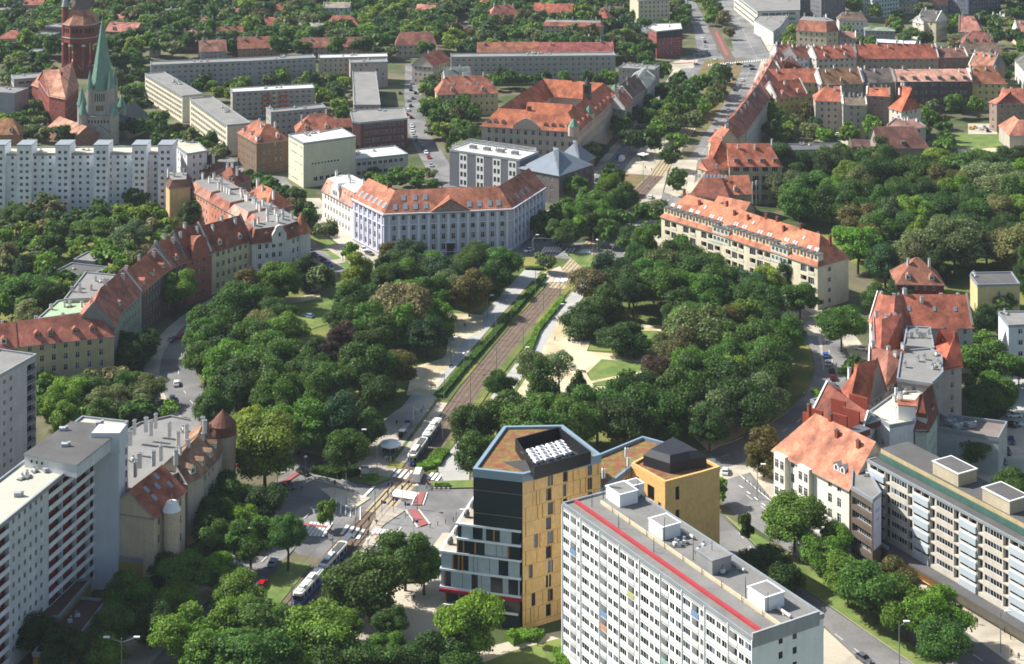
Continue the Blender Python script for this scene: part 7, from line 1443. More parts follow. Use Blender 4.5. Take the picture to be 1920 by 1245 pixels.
hedge([g(816, 914), g(842, 914)], 1.8, .9, 'low bush row above the red and white barrier', 'mid green'); hedge([g(985, 506), g(1020, 506)], 2.0, 1.1, 'dark hedge at the far park entrance', 'dark green')
hedge([g(955, 1205), g(990, 1195), g(1015, 1200)], 4, 1.5, 'clipped hedge block at the foot of the gold offices', 'bright green'); hedge([g(1045, 1225), g(1060, 1260)], 2, 1.6, 'short hedge along the foot of the white slab block', 'bright green')
for px, py, l in ((965, 1212, 'left round clipped tree by the gold offices path'), (1008, 1212, 'right round clipped tree by the gold offices path')):
    p = g(px, py); r_ = thing('clipped_tree', l, 'tree', (p.x, p.y, 0)); tk = put('trunk', TR[0], r_); tk.scale = (4, 4, 3.6); cr = put('crown', CR['small'][0], r_, (0, 0, 2.9)); cr.scale = (1.5, 1.5, 1.1); cr.color = (*lin(COLS['bright green']), 1)
# ------------------------------------------------------------------ trams
def tram_car(mid_white=False):
    root = put('tram_car', None); L, Wd, H_t = 13.4, 2.4, 3.05; blue, cream = mat('tram_blue', (44, 84, 150), .4, .05, spec=.5), mat('tram_cream', (206, 206, 198), .4, .05, spec=.5)
    prof = lambda z0, z1, k=0.0: [(-L / 2 + .5 + k, -Wd / 2, 0), (L / 2 - .5 - k, -Wd / 2, 0), (L / 2 - k, -Wd / 2 + .55, 0), (L / 2 - k, Wd / 2 - .55, 0), (L / 2 - .5 - k, Wd / 2, 0), (-L / 2 + .5 + k, Wd / 2, 0), (-L / 2 + k, Wd / 2 - .55, 0), (-L / 2 + k, -Wd / 2 + .55, 0)]
    mb = MB(); mb.prism(prof(0, 0), .35, 1.35, 0); mb.prism(prof(0, 0, .03), 2.45, H_t, 1); mb.prism(offset_poly([v[:2] for v in prof(0, 0)], .12), 1.3, 2.5, 2); mb.build('body', [blue, cream, M_CARGLASS], root)
    mb = MB()
    for x in (-5.6, -3.9, -1.2, .5, 3.2, 4.9): 
        for s in (-1, 1): mb.box((x, s * (Wd / 2 - .06), 1.3), (.16, .14, 1.2))
    mb.build('window_pillar', cream, root)['kind'] = 'stuff'
    for x in (-4.7, -.3, 4.1):
        mb = MB(); mb.box((x, -Wd / 2 - .01, .5), (1.3, .06, 2.0), 0, 0); mb.build('door', [M_CARGLASS], root)
    for s in (-1, 1):
        mb = MB(); mb.box((s * (L / 2 - .02), 0, 1.5), (.1, 1.7, 1.0)); mb.build('windscreen', M_CARGLASS, root)
        for y in (-.7, .7): mb = MB(); mb.cyl((s * (L / 2), y, .8), (s * (L / 2 + .05), y, .8), .13, n=10); mb.build('headlight', M_WHITE, root)
    mb = MB(); mb.box((0, 0, H_t), (L - 2.2, Wd - .75, .16), 0, 0); mb.box((-1.6 if mid_white else 1.5, 0, H_t + .16), (2.4, 1.3, .4), 0, 1); mb.box((3.4, 0, H_t + .16), (1.4, 1.2, .35), 0, 1); mb.build('roof_equipment', [M_DROOF if not mid_white else M_LROOF, M_WHITE], root)
    mb = MB(); z = H_t + .3; mb.cyl((-2.4, -.6, z), (-1.2, -.1, z + 1.6), .04, n=5); mb.cyl((-2.4, .6, z), (-1.2, .1, z + 1.6), .04, n=5); mb.box((-1.2, 0, z + 1.6), (.1, 1.7, .06)); mb.build('pantograph', M_BLACK, root)
    for x in (-3.2, 3.2): 
        mb = MB(); mb.box((x, 0, .1), (2.6, 1.9, .35)); [mb.cyl((x + dx, s * .95, .34), (x + dx, s * .8, .34), .33, n=12) for dx in (-.9, .9) for s in (-1, 1)]; mb.build('bogie', M_BLACK, root)
    return root
def copy_tree(o, parent=None):
    c = o.copy(); col.objects.link(c); c.parent = parent
    for ch_ in o.children: copy_tree(ch_, c)
    return c
T1, T2 = tram_car(False), tram_car(True)
trs = [(T1, (790, 833), (770, 858), 'front blue and cream tram car at the park stop, dark roofed'), (T2, (829, 788), (818, 800), 'rear tram car with white roof panels at the park stop'), (T2, None, None, 'front tram car with white roof panels near the bottom left'), (T1, None, None, 'rear tram car with long dark roof by the shelter')]
up = (AX[6] - g(776, 884)).normalized(); a0 = math.atan2(up.y, up.x)
offl = Vector((-up.y, up.x)) * 1.6
f1 = g(775, 886) + offl + up * 9.8; f2 = f1 + up * 14.4
dn = (AX[3] - AX[2]).normalized(); a1 = math.atan2(dn.y, dn.x); offd = Vector((-dn.y, dn.x)) * 1.6; b1 = g(552, 1142) + Vector((dn.y, -dn.x)) * .2 + dn * 7.4; b2 = b1 + dn * 14.4
used = set()
for (src, p, a, lab) in ((T1, f1, a0, trs[0][3]), (T2, f2, a0, trs[1][3]), (T2, b1, a1, trs[2][3]), (T1, b2, a1, trs[3][3])):
    o = src if src.name not in used else copy_tree(src); used.add(src.name); o.location = (p.x, p.y, .2); o.rotation_euler.z = a + math.pi; tag(o, lab, 'tram', 'tram cars on the line')
# ------------------------------------------------------------------ cars
def car_mesh(kind):
    L, Wd, H_c = dict(car=(4.3, 1.75, 1.45), van=(5.0, 1.95, 2.3), truck=(6.4, 2.2, 2.6))[kind]; y = Wd / 2
    st = [(-L / 2, .45, .62), (-L / 2 + .12, .3, .95), (-L * .3, .25, 1.0), (L * .22, .25, .95), (L / 2 - .15, .3, .72), (L / 2, .42, .6)]
    b = MB(); prof = [(-L / 2, .32), (-L / 2 - .02, .7), (-L / 2 + .15, .98), (L * .2, .95), (L / 2 - .2, .78), (L / 2, .6), (L / 2, .32)] if kind == 'car' else [(-L / 2, .35), (-L / 2, 1.15), (L * .28, 1.15), (L / 2 - .1, .95), (L / 2, .65), (L / 2, .35)]
    n = len(prof)
    for i in range(n):
        (x, z), (x2, z2) = prof[i], prof[(i + 1) % n]; b.poly([(x, y, z), (x, -y, z), (x2, -y, z2), (x2, y, z2)])
    b.poly([(x, -y, z) for x, z in prof][::-1]); b.poly([(x, y, z) for x, z in prof])
    c = [(-L * .42, .96), (-L * .34, H_c - .06), (-L * .2, H_c), (L * .06, H_c), (L * .24, .94)] if kind == 'car' else [(-L / 2 + .02, 1.14), (-L / 2 + .06, H_c), (L * .22, H_c), (L * .32, H_c - .3), (L * .42, 1.0)]
    gl = MB(); q = y - .09; q2 = y - .22
    for i in range(len(c) - 1): (x, z), (x2, z2) = c[i], c[i + 1]; w1, w2 = (q if z < 1.2 else q2), (q if z2 < 1.2 else q2); (b if (kind != 'car' and i < 2) or (z > H_c - .1 and z2 > H_c - .1) else gl).poly([(x, w1, z), (x, -w1, z), (x2, -w2, z2), (x2, w2, z2)])
    side = lambda s: [(x, s * (q if z < 1.2 else q2), z) for x, z in c]
    for s in (-1, 1): (gl if kind == 'car' else b).poly(side(s) if s > 0 else side(s)[::-1])
    if kind == 'car': b.box((-L * .07, 0, H_c - .005), (L * .3, 2 * q2 - .05, .03))
    else: gl.box((L * .2, 0, 1.35), (.9, Wd - .34, .55))
    w = MB(); w.cyl((0, -.1, 0), (0, .1, 0), .32, n=12, mi=0); w.cyl((0, -.115, 0), (0, .115, 0), .18, n=8, mi=1)
    hl = MB(); hl.box((0, 0, -.07), (.06, .34, .15))
    return b.mesh('body', M_PAINT), gl.mesh('glazing', M_CARGLASS), w.mesh('wheel', [M_RUBBER, M_METAL]), hl.mesh('headlight', M_WHITE), (L, Wd)
CARM = {k: car_mesh(k) for k in ('car', 'van', 'truck')}
M_CASTOR = None
PCOL = {'white': (226, 226, 224), 'silver': (160, 164, 168), 'black': (24, 25, 28), 'dark blue': (30, 44, 84), 'blue': (50, 92, 170), 'red': (170, 26, 30), 'grey': (92, 95, 100), 'yellow': (210, 170, 40), 'dark red': (96, 24, 28), 'green': (48, 84, 62), 'pale blue': (140, 160, 186), 'beige': (180, 170, 144), 'orange': (200, 96, 40)}
LCARS = []
def car(px, py, colr, ang, kind='car', z=.04, state='parked', p=None):
    p = p or g(px, py); b, gl, w, hl, (L, Wd) = CARM[kind]; far = p.y > 640
    o = put('parked_car' if kind == 'car' and state == 'parked' else {'car': 'moving_car', 'van': 'van', 'truck': 'pickup_truck'}[kind], None, None, (p.x, p.y, z), ang)
    bb = put('body', b, o); bb.color = (*lin(PCOL[colr]), 1); put('glazing', gl, o)
    if not far or True:
        for sx in (-L * .31, L * .31):
            for sy in (-1, 1): put('wheel', w, o, (sx, sy * (Wd / 2 - .08), .32))
    if not far:
        for sy in (-.6, .6): put('headlight', hl, o, (L / 2, sy, .66))
    LCARS.append((o, p, f'{colr} {state} {"car" if kind == "car" else kind.replace("truck", "pickup truck")}', ''))
def aim(a, b): d = g(*b) - g(*a); return math.atan2(d.y, d.x)
for x, y, c, t, *k in ((331, 722, 'white', (334, 700)), (323, 750, 'dark blue', (322, 730)), (322, 638, 'silver', (350, 615)), (339, 632, 'red', (360, 612)), (354, 620, 'silver', (375, 605)), (255, 756, 'silver', (280, 754)), (300, 758, 'grey', (318, 745)), (568, 889, 'black', (585, 897)), (542, 915, 'black', (556, 928)), (448, 874, 'red', (460, 880)), (578, 596, 'pale blue', (560, 592)), (514, 562, 'white', (540, 548)), (592, 545, 'white', (570, 560)), (580, 526, 'silver', (600, 520)), (573, 468, 'red', (590, 478)), (582, 474, 'white', (592, 480)), (590, 481, 'black', (600, 488)), (600, 487, 'silver', (610, 494)), (608, 492, 'black', (620, 500)), (616, 498, 'blue', (628, 506)), (682, 470, 'white', (690, 476)), (693, 478, 'grey', (704, 482)), (676, 482, 'dark blue', (690, 488)), (682, 489, 'silver', (692, 494)), (689, 494, 'blue', (700, 500)), (992, 472, 'white', (975, 477)), (1044, 455, 'blue', (1062, 440)), (1054, 442, 'grey', (1066, 430)), (1042, 440, 'red', (1054, 430)), (1030, 446, 'dark red', (1040, 440)), (1018, 447, 'white', (1030, 440)), (1052, 410, 'silver', (1058, 400)), (1056, 404, 'white', (1064, 396)), (1220, 372, 'white', (1230, 362)), (1163, 445, 'white', (1172, 434)), (1198, 430, 'black', (1206, 420)), (1360, 887, 'white', (1362, 876)), (1548, 669, 'blue', (1545, 655)), (1553, 684, 'silver', (1550, 670)), (1560, 700, 'black', (1557, 686)), (1561, 711, 'dark red', (1558, 698)), (1562, 726, 'grey', (1560, 712)), (1614, 656, 'white', (1600, 654)), (512, 1058, 'pale blue', (522, 1040)), (492, 1100, 'red', (502, 1085)), (772, 1090, 'silver', (785, 1088)), (690, 1050, 'black', (700, 1040)), (630, 1122, 'white', (640, 1110)), (648, 1136, 'silver', (660, 1125)), (1620, 1240, 'grey', (1632, 1248)), (1902, 782, 'white', (1890, 782)), (1905, 798, 'silver', (1915, 800)), (1893, 800, 'black', (1884, 798)), (1878, 770, 'grey', (1870, 768)), (1808, 738, 'silver', (1800, 734)), (1896, 830, 'dark blue', (1900, 845)), (1888, 850, 'black', (1892, 862)), (1880, 868, 'grey', (1886, 880)), (1890, 745, 'white', (1900, 742))):
    car(x, y, c, aim((x, y), t), state='moving' if (x, y) in ((331, 722), (323, 750), (568, 889), (542, 915), (992, 472), (1044, 455), (1360, 887), (690, 1050), (1220, 372)) else 'parked', z=.16 if (x, y) in ((578, 596), (514, 562), (592, 545)) else .06)
for k, (x, y) in enumerate(((776, 150), (772, 158), (779, 176), (774, 186), (770, 200), (765, 208), (763, 216), (766, 190), (771, 222), (772, 238), (773, 247), (776, 256), (781, 265), (787, 272), (793, 279), (799, 288), (804, 297), (808, 312), (770, 170), (750, 176))):
    car(x, y, ['white', 'silver', 'black', 'grey', 'dark blue', 'white', 'red', 'silver', 'black', 'dark red'][k % 10] if k != 9 else 'white', aim((x, y), (x + 8, y + 14)) if y > 235 else aim((x, y), (x - 1, y - 10)))
for k, (x, y) in enumerate(((1318, 72), (1322, 80), (1326, 98), (1318, 106), (1330, 104), (1340, 112), (1322, 88), (1310, 96), (1386, 122), (1398, 126), (1408, 125), (1412, 131), (1366, 122), (1306, 122), (1412, 32), (1420, 40), (1426, 48), (1400, 20), (1392, 8), (1432, 54), (1384, 162), (1392, 152), (1376, 150), (1368, 184), (1420, 172), (1440, 70), (1285, 3), (1290, 8), (1366, 208), (1378, 170))):
    car(x, y, ['white', 'black', 'silver', 'grey', 'dark blue', 'white', 'silver'][k % 7], aim((1300, 20), (1330, 90)) if y < 115 and x < 1345 else aim((1390, 10), (1430, 80)) if y < 80 else aim((1330, 250), (1385, 140)) if y > 145 else aim((1370, 125), (1410, 124)))
car(1166, 302, 'white', aim((1156, 312), (1170, 298)), 'truck', state='parked'); car(1160, 298, 'blue', aim((1156, 306), (1170, 290)), 'van'); car(1198, 276, 'grey', aim((1190, 284), (1206, 266)))
for k, (x, y) in enumerate(((1180, 282), (1172, 270), (1150, 320), (1190, 256), (1184, 262), (1205, 268), (1212, 252), (1215, 244), (1222, 236), (1178, 254), (1140, 318), (1132, 328), (1120, 340), (1230, 226), (1196, 240), (1228, 212), (1236, 204), (1104, 346), (1108, 356))):
    car(x, y, ['silver', 'white', 'black', 'white', 'grey', 'dark blue', 'silver'][k % 7], aim((1180, 280), (1230, 210)))
for k, (x, y) in enumerate(((1549, 243), (1562, 240), (1578, 242), (1558, 252), (1572, 254), (1560, 262), (1575, 262), (1568, 268), (1820, 242), (1828, 240), (1838, 243), (1846, 240), (1852, 247), (1834, 222), (1462, 262), (1470, 260), (1482, 264), (1475, 254), (1578, 250), (1586, 258))):
    car(x, y, ['white', 'silver', 'red', 'silver', 'white', 'grey', 'silver', 'black', 'yellow', 'yellow', 'white', 'silver', 'dark blue', 'yellow', 'red', 'black', 'black', 'silver', 'grey', 'white'][k], .3 if x < 1800 else 1.4)
car(784, 898, 'white', aim((782, 915), (796, 880)), 'truck', state='maintenance'); car(432, 1062, 'white', aim((418, 1078), (442, 1048)), 'van', state='parked'); car(1430, 70, 'white', aim((1430, 74), (1440, 66)), 'van')
# ------------------------------------------------------------------ kiosks, shelters
def kiosk(px, py, lab, r=2.2, h=2.8, roofc=M_WHITE, n=8):
    p = g(px, py); t = thing('kiosk', lab, 'kiosk', (p.x, p.y, .2)); mb = MB(); mb.prism([Vector((p.x + r * math.cos(2 * math.pi * k / n), p.y + r * math.sin(2 * math.pi * k / n))) for k in range(n)], .2, h, 0); mb.build('booth', mat('kiosk_green', (70, 104, 92), .6, .1), t)
    mb = MB(); mb.prism([Vector((p.x + (r + .9) * math.cos(2 * math.pi * k / n), p.y + (r + .9) * math.sin(2 * math.pi * k / n))) for k in range(n)], h, h + .4, 0, bottom=True); mb.cyl((p.x, p.y, h + .4), (p.x, p.y, h + .9), 1.5, .8, 8); mb.build('roof', roofc, t)
    mb = MB()
    for k in range(n): a = 2 * math.pi * (k + .5) / n; q = (p.x + r * .93 * math.cos(a), p.y + r * .93 * math.sin(a), 1.1); mb = MB(); mb.box(q, (1.2, .12, 1.1), a + math.pi / 2); mb.build('window', M_CARGLASS, t)
kiosk(732, 852, 'round newspaper kiosk with big white roof by the park tram stop'); kiosk(1206, 300, 'small square white topped kiosk on the tram square', 2.0, 2.6, n=4)
def shelter(a, b, lab, w=1.8, h=2.6, roofm=M_METAL):
    a, b = g(*a), g(*b); e = b - a; L = e.length; e /= L; n_ = Vector((-e.y, e.x)); m = (a + b) / 2; ang = math.atan2(e.y, e.x); t = thing('tram_shelter', lab, 'tram shelter', (m.x, m.y, .25))
    mb = MB(); mb.box((m.x, m.y, h + .2), (L, w, .14), ang); mb.build('roof', roofm, t); q = m + n_ * (w / 2 - .15); mb = MB(); mb.box((q.x, q.y, .3), (L * .95, .06, h - .1), ang); mb.build('back_glass', M_CARGLASS, t)
    for k in range(3): q = a.lerp(b, .04 + .46 * k) - n_ * (w / 2 - .2); mb = MB(); mb.cyl((q.x, q.y, .2), (q.x, q.y, h + .2), .06, n=6); mb.build('post', M_POLE, t)
    q = m + n_ * .3; mb = MB(); mb.box((q.x, q.y, .65), (L * .6, .4, .08), ang); mb.build('bench', M_BARK, t)
shelter((632, 1052), (656, 1022), 'dark glass tram shelter beside the lower tram'); shelter((752, 828), (765, 812), 'small dark shelter at the park tram stop'); shelter((765, 806), (775, 794), 'second dark kiosk shelter behind the park tram stop', 2.4)
# street furniture poles
def pole(px, py, h, lab, name='catenary_pole', cat='pole', arm=0, ang=0, group='catenary poles along the tram line', lamp=False, heads=1, p=None, z=.12):
    p = p or g(px, py); t = put(name, None, None, (p.x, p.y, z)); mb = MB(); mb.cyl((p.x, p.y, z), (p.x, p.y, z + h), .13, .09, 8); mb.build('post', M_POLE, t)
    dirs = [ang] if heads == 1 else [ang, ang + math.pi]
    if arm:
        for d in dirs:
            q = (p.x + math.cos(d) * arm, p.y + math.sin(d) * arm); mb = MB(); mb.cyl((p.x, p.y, z + h - (.9 if lamp else 1.2)), (*q, z + h + (.2 if lamp else -.6)), .06, .05, 6); mb.build('arm', M_POLE, t)
            if lamp: mb = MB(); mb.box((q[0], q[1], z + h + .1), (1.3, .5, .22), d); mb.build('lamp_head', M_WHITE, t)
    elif lamp: mb = MB(); mb.cyl((p.x, p.y, z + h), (p.x, p.y, z + h + .35), .35, .5, 10); mb.cyl((p.x, p.y, z + h + .35), (p.x, p.y, z + h + .6), .5, .1, 10); mb.build('lamp_head', M_WHITE, t)
    if group: t['group'] = group
    LPOLES.append((t, p, lab, '')); return t
LPOLES = []
CP = 'tall grey catenary pole'
for k, (x, y) in enumerate(((930, 638), (881, 692), (833, 752), (776, 818), (707, 896), (1004, 552), (981, 662), (931, 676 + 22), (882, 757), (830, 826), (768, 904), (1019, 582), (1112, 478), (1075, 470), (1050, 555), (958, 605), (649, 948), (703, 978), (624, 1068), (547, 1160), (666, 1000), (1228, 308), (1246, 288), (1206, 340), (1236, 275), (1302, 124), (1300, 200), (1330, 160))):
    pole(x, y, 8.5, CP, arm=2.2 if k % 2 else 0, ang=.0)
LP = 'street lamps'
for x, y, h, a, lab in ((672, 868, 9, 0, 'street lamp with angled head'), (914, 598, 8, 0, 'street lamp with angled head'), (1478, 590, 5, 0, 'park lamp'), (845, 680, 8, 0, 'street lamp with angled head'), (1046, 604, 6, 0, 'street lamp with angled head'), (998, 700, 8, math.pi, 'street lamp with angled head'), (1876, 1225, 9, 0, 'tall street lamp'), (1686, 1245, 9, 0, 'tall street lamp'), (454, 1062, 9, 0, 'tall street lamp'), (1420, 936, 9, 0, 'tall street lamp'), (520, 945, 8, 0, 'street lamp with angled head'), (1838, 1100, 7, 0, 'tall street lamp'), (1045, 700, 4, 0, 'park lamp'), (855, 1010, 7, 0, 'street lamp with angled head'), (643, 490, 7, 0, 'street lamp with angled head'), (823, 470, 7, 0, 'street lamp with angled head'), (1000, 480, 8, 0, 'street lamp with angled head'), (1310, 60, 9, 0, 'tall street lamp'), (1390, 60, 9, math.pi, 'tall street lamp')):
    pole(x, y, h, lab, 'street_lamp', 'street lamp', 1.6 if h > 5 else 0, a, LP, True)
pole(228, 1290, 10.5, 'double armed street lamp', 'street_lamp', 'street lamp', 3.2, 0, LP, True, 2)
for x, y in ((573, 900), (782, 955), (1120, 480), (690, 1060), (870, 700), (1330, 815), (1165, 840), (1355, 800), (895, 880), (905, 878)): pole(x, y, 6 if x != 1165 else 4.5, 'slim park lamp with round head', 'park_lamp', 'park lamp', 0, 0, 'park lamps', True)
# traffic signals and signs at the near crossing
def signal(px, py, h, lab, board=None):
    p = g(px, py); t = put('traffic_signal', None, None, (p.x, p.y, .14)); mb = MB(); mb.cyl((p.x, p.y, .14), (p.x, p.y, h), .07, n=6); mb.build('post', M_POLE, t); mb = MB(); mb.box((p.x, p.y - .12, h - .9), (.36, .3, 1.0)); mb.build('signal_head', M_BLACK, t)
    if board: mb = MB(); mb.box((p.x + .75, p.y - .1, h - .9), (.9, .06, .65)); mb.build('blue_sign', mat('sign_blue', (36, 66, 160), .5), t)
    t['group'] = 'traffic signals at the near crossing'; LPOLES.append((t, p, lab, ''))
for x, y, b in ((716, 968, 1), (738, 962, 1), (760, 972, 1), (677, 1018, 0), (735, 934, 0), (728, 934, 0), (628, 930, 0), (692, 1000, 0), (620, 1008, 0), (776, 1004, 1), (754, 940, 0)): signal(x, y, 4.2, 'traffic signal with blue lane sign' if b else 'slim black traffic signal', b)
# gantry over the far crossing
p = g(998, 478); t = thing('traffic_gantry', 'curved arm signal gantry over the road at the far park corner', 'gantry', (p.x, p.y, 0)); mb = MB(); mb.cyl((p.x, p.y, 0), (p.x, p.y, 6), .16, .14, 8); mb.build('post', M_POLE, t); mb = MB(); mb.cyl((p.x, p.y, 5.9), (p.x + 1, p.y, 6.6), .12, n=6); mb.cyl((p.x + 1, p.y, 6.6), (p.x + 9, p.y, 6.4), .12, .08, 6); mb.build('arm', M_POLE, t)
for s in (5, 9): mb = MB(); mb.box((p.x + s, p.y, 5.5), (.4, .3, 1.0)); mb.build('signal_head', M_BLACK, t)
# flag poles with red flags at the lavender palace
for k in range(5):
    p = g(921 + k * 5.5, 462); t = thing('flag_pole', ['first', 'second', 'third', 'fourth', 'fifth'][k] + ' of five red flags in front of the lavender palace, counted from the left', 'flag', (p.x, p.y, 0), 'red flags in front of the palace'); mb = MB(); mb.cyl((p.x, p.y, 0), (p.x, p.y, 7.5), .06, n=6); mb.build('post', M_WHITE, t)
    mb = MB(); n = 5
    for i in range(n): x0, x1 = p.x + .08 + .28 * i, p.x + .08 + .28 * (i + 1); y0, y1 = p.y + .15 * math.sin(i), p.y + .15 * math.sin(i + 1); mb.poly([(x0, y0, 4.8), (x1, y1, 4.7), (x1, y1, 7.2), (x0, y0, 7.3)])
    mb.build('flag', mat('flag_red', (196, 30, 62), .7), t)
LB = []
for k, (x, y) in enumerate(((848, 640), (872, 612), (846, 690), (812, 728), (1040, 602), (1066, 640), (1022, 690), (1108, 612), (1094, 700), (1150, 612))):
    p = g(x, y); t = put('park_bench', None, None, (p.x, p.y, .16), rng.uniform(0, 3)); mb = MB(); mb.box((0, 0, .42), (1.8, .45, .06)); mb.build('seat', M_BARK, t, own=True); mb = MB(); mb.box((0, .24, .55), (1.8, .06, .4)); mb.build('backrest', M_BARK, t, own=True)
    for s_ in (-.7, .7): mb = MB(); mb.box((s_, 0, 0), (.08, .45, .42)); mb.build('leg', M_POLE, t, own=True)
    t['group'] = 'park benches'; LB.append((t, p, 'wooden park bench', ''))
# red and white barrier, bus stop board, white box
p = g(827, 920); t = thing('barrier', 'red and white striped barrier below the low bush row', 'barrier', (p.x, p.y, 0)); 
for k in range(8): mb = MB(); mb.box((p.x - 2.4 + k * .62, p.y, .35), (.6, .12, .55)); mb.build('board', M_WHITE if k % 2 else MATS['cycle_lane_red'], t)
p = g(684, 889); t = thing('ticket_cabinet', 'white technical cabinet behind the lamp by the park tram stop', 'cabinet', (p.x, p.y, 0)); mb = MB(); mb.box((p.x, p.y, .12), (2.0, 1.2, 1.7)); mb.build('body', M_WHITE, t); mb = MB(); mb.box((p.x, p.y, 1.82), (2.2, 1.4, .15)); mb.build('lid', M_ZINC, t)
p = g(1181, 1000); 
# bollards
n = 0
for a, b, k_ in (((1398, 905), (1440, 935), 7), ((1850, 1150), (1895, 1200), 5), ((806, 990), (850, 978), 4)):
    for k in range(k_):
        q = g(*a).lerp(g(*b), k / (k_ - 1)); t = put('bollard', None, None, (q.x, q.y, .12)); mb = MB(); mb.cyl((q.x, q.y, .1), (q.x, q.y, 1.1), .09, n=6); mb.build('post', M_BLACK, t); mb = MB(); mb.cyl((q.x, q.y, 1.0), (q.x, q.y, 1.2), .12, .05, 6); mb.build('cap', M_BLACK, t)
        t['group'] = 'bollards'; LPOLES.append((t, q, 'dark bollard', ''))
# ------------------------------------------------------------------ people
def person_mesh(seed, step=.22):
    J = [(0, 0, .95), (0, 0, 1.18), (0, 0, 1.42), (0, 0, 1.52), (0, .02, 1.66), (.11, 0, .9), (.13, step, .5), (.13, step * .7, .07), (.13, step * .7 + .14, .03), (-.11, 0, .9), (-.13, -step * .6, .5), (-.13, -step * 1.5, .1), (-.13, -step * 1.5 + .13, .04), (.2, 0, 1.38), (.26, -step * .6, 1.1), (.27, -step * .2, .86), (.27, -step * .1, .76), (-.2, 0, 1.38), (-.26, step * .6, 1.1), (-.27, step, .88), (-.27, step * 1.2, .78)]
    E = [(0, 1), (1, 2), (2, 3), (3, 4), (0, 5), (5, 6), (6, 7), (7, 8), (0, 9), (9, 10), (10, 11), (11, 12), (2, 13), (13, 14), (14, 15), (15, 16), (2, 17), (17, 18), (18, 19), (19, 20)]
    Rr = [.15, .14, .16, .06, .1, .11, .075, .05, .04, .11, .075, .05, .04, .07, .05, .04, .035, .07, .05, .04, .035]
    me = bpy.data.meshes.new('person'); me.from_pydata(J, E, []); me.update(); o = bpy.data.objects.new('person_source', me); col.objects.link(o)
    sk = o.modifiers.new('skin', 'SKIN')
    for v, r in zip(me.skin_vertices[0].data, Rr): v.radius = (r, r)
    me.skin_vertices[0].data[0].use_root = True; o.modifiers.new('s', 'SUBSURF').levels = 1
    dg = bpy.context.evaluated_depsgraph_get(); ev = o.evaluated_get(dg); m2 = bpy.data.meshes.new_from_object(ev); bpy.data.objects.remove(o)
    m = bpy.data.materials.new('clothing_%d' % seed); m.use_nodes = True; n = m.node_tree.nodes; l = m.node_tree.links; tc = n.new('ShaderNodeTexCoord'); sp = n.new('ShaderNodeSeparateXYZ'); l.new(tc.outputs['Object'], sp.inputs[0]); rp = n.new('ShaderNodeValToRGB'); mr = n.new('ShaderNodeMapRange'); mr.inputs[2].default_value = 1.8; l.new(sp.outputs[2], mr.inputs[0]); l.new(mr.outputs[0], rp.inputs[0]); rp.color_ramp.interpolation = 'CONSTANT'
    tops = [(190, 190, 190), (40, 44, 60), (150, 60, 50), (90, 110, 150)]; legs = [(40, 44, 62), (28, 28, 30), (90, 80, 66), (50, 60, 90)]
    e = rp.color_ramp.elements; e[0].color = (*lin((30, 26, 24)), 1); e[1].position = .05; e[1].color = (*lin(legs[seed % 4]), 1)
    for ps, c in ((.52, tops[seed % 4]), (.835, (196, 150, 120)), (.93, (60, 44, 34))): k = e.new(ps); k.color = (*lin(c), 1)
    l.new(rp.outputs[0], n['Principled BSDF'].inputs['Base Color']); n['Principled BSDF'].inputs['Roughness'].default_value = .85; m2.materials.clear(); m2.materials.append(m); m2.shade_smooth(); return m2
PM = [person_mesh(k, s) for k, s in enumerate((.22, .05, .28, .16))]; PT = ['light shirt', 'dark jacket', 'red top', 'blue top']
LPEOPLE = []
for k, (x, y) in enumerate(((725, 866), (729, 868), (718, 862), (790, 776), (793, 768), (744, 798), (803, 912), (806, 915), (800, 918), (766, 912), (727, 930), (734, 933), (1815, 1165), (1832, 1172), (1897, 1232), (1910, 1238), (1568, 690), (1170, 700), (620, 1004), (614, 1010), (780, 1140), (776, 1128), (1018, 480), (1066, 482), (1216, 355), (1300, 330), (1228, 340), (725, 1235), (745, 1240), (1210, 318), (1222, 322), (566, 920), (1508, 745), (736, 866), (741, 840), (748, 822), (756, 806), (763, 800), (771, 790), (779, 780), (722, 856), (640, 1060), (648, 1050), (655, 1042), (662, 1030), (690, 1006), (706, 986), (612, 1012), (676, 902), (664, 870), (860, 700), (905, 640), (950, 570), (1075, 600), (1110, 625), (1090, 650), (1040, 640), (990, 730))):
    o = put('person', PM[k % 4], None, (*g(x, y), .15), rng.uniform(0, 6.28)); LPEOPLE.append((o, g(x, y), 'person in ' + PT[k % 4] + (' walking' if k % 2 == 0 else ' standing'), ''))
# tram wires
mb = MB()
for v in (-1.6, 1.6):
    q = offset_line(AX[:13], -v)
    for i in range(len(q) - 1): mb.cyl((*q[i], 6.0), (*q[i + 1], 6.0), .02, n=4, cap=False)
tag(mb.build('tram_wire', M_BLACK), 'thin overhead wires above the tram tracks along the avenue', 'overhead wire')
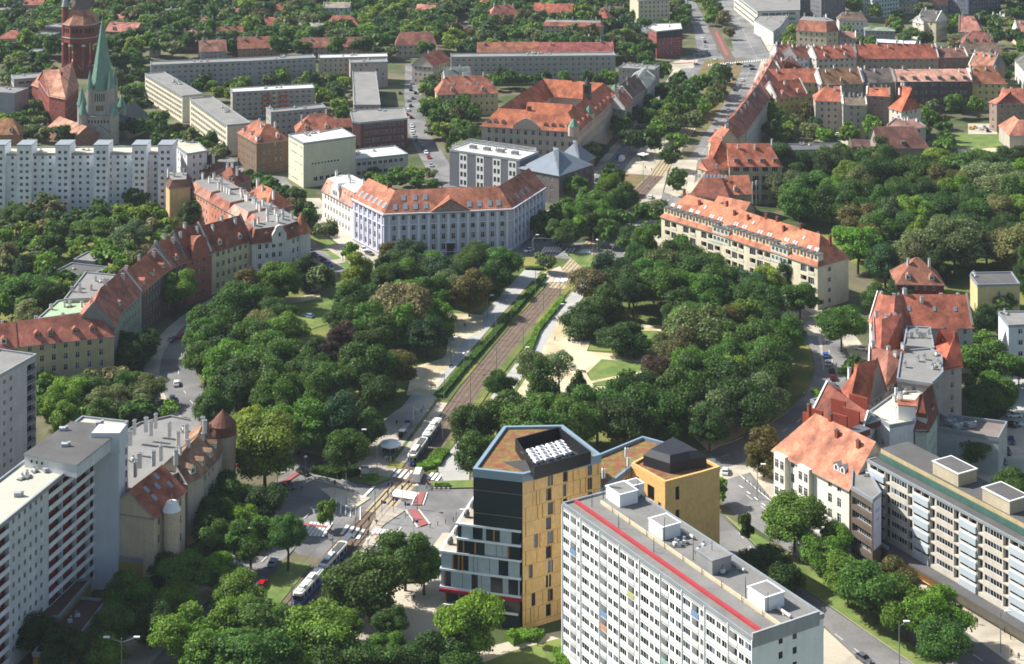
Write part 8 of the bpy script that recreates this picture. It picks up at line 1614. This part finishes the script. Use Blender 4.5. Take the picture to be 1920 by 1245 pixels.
# ------------------------------------------------------------------ labels of the many small things
for ph, xy in (('the upper tram', (775, 850)), ('the lower tram', (590, 1090)), ('the round kiosk', (732, 852)), ('the near crossing', (650, 950)), ('the far park crossing', (1080, 480)), ('the sand clearing', (1100, 640)), ('the park lawn', (1160, 700)), ('the tram square', (1210, 320)), ('the parked car street', (785, 250)), ('the far avenue crossing', (1390, 130)), ('the left ring road', (330, 700)), ('the right ring road', (1520, 680)), ('the purple tree', (640, 650)), ('the big pale park tree', (750, 600)), ('the park hedge', (900, 660)), ('the left gallery podium', (150, 1150)), ('the lower right street', (1600, 1160)), ('the car park', (1900, 800)), ('the small lawn', (1840, 265)), ('the palace pavement', (690, 480)), ('the left promenade', (860, 680)), ('the park foot', (1340, 830)), ('the garden thicket', (180, 440)), ('the left thicket', (50, 500)), ('the wood centre', (1640, 400)), ('the wood edge', (1850, 420)), ('the avenue trees', (1270, 220)), ('the bottom pavement', (800, 1120)), ('the left shrubbery', (420, 1040)), ('the top street', (890, 60)), ('the dark park grove', (560, 700)), ('the leafy ring bend', (420, 620)), ('the right park grove', (1390, 700)), ('the upper park grove', (1280, 540)), ('the white fountain path', (1170, 680))):
    if 'fountain' not in ph: landmark(ph, g(*xy))
ORD = ['first', 'second', 'third', 'fourth', 'fifth', 'sixth', 'seventh', 'eighth', 'ninth', 'tenth', 'eleventh', 'twelfth', 'thirteenth', 'fourteenth', 'fifteenth', 'sixteenth']
def autolabel(items, cat, plural, group):
    groups = {}
    for o, p, nm, sz in items:
        best = min(LAND, key=lambda l: ((proj(l[1])[0] - proj(p)[0]) ** 2 + 1.6 * (proj(l[1])[1] - proj(p)[1]) ** 2)); dx = proj(p)[0] - proj(best[1])[0]; dy = proj(p)[1] - proj(best[1])[1]
        rel = ('right of' if dx > 0 else 'left of') if abs(dx) > abs(dy) * 1.1 else ('below' if dy > 0 else 'above')
        key = (nm if not sz or sz == 'medium' else sz + ' ' + nm) + '|' + rel + ' ' + best[0]; groups.setdefault(key, []).append((o, p))
        o['category'] = cat
        if group and not o.get('group'): o['group'] = group
    for key, v in groups.items():
        a, b = key.split('|')
        if len(v) == 1: v[0][0]['label'] = a + ' ' + b; continue
        v.sort(key=lambda q: proj(q[1])[0])
        for i, (o, p) in enumerate(v): o['label'] = ('leftmost ' if i == 0 else 'rightmost ' if i == len(v) - 1 else ORD[i] + ' from left ') + a + ' ' + b
autolabel(LTREES, 'tree', 'trees', 'trees of the park and streets'); autolabel(LCARS, 'car', 'cars', 'cars on the streets'); autolabel(LPEOPLE, 'person', 'people', 'people on foot')
autolabel(LB, 'bench', '', None)
for nm_, c_ in (('catenary_pole', 'pole'), ('street_lamp', 'street lamp'), ('park_lamp', 'park lamp'), ('traffic_signal', 'traffic signal'), ('bollard', 'bollard')): autolabel([q for q in LPOLES if q[0].name.startswith(nm_)], c_, '', None)
# ------------------------------------------------------------------ the air
HAZE = 0.000042
if HAZE:
    mb = MB(); mb.prism([(-1700, -40), (1700, -40), (1700, 3000), (-1700, 3000)], -1.5, 230, bottom=True); hz = mb.build('haze', None); hz.data.materials.clear()
    m = bpy.data.materials.new('air'); m.use_nodes = True; n = m.node_tree.nodes; n.remove(n['Principled BSDF']); v = n.new('ShaderNodeVolumePrincipled'); v.inputs['Color'].default_value = (.80, .88, 1, 1); v.inputs['Density'].default_value = HAZE; m.node_tree.links.new(v.outputs[0], n['Material Output'].inputs['Volume']); hz.data.materials.append(m); tag(hz, kind='stuff')
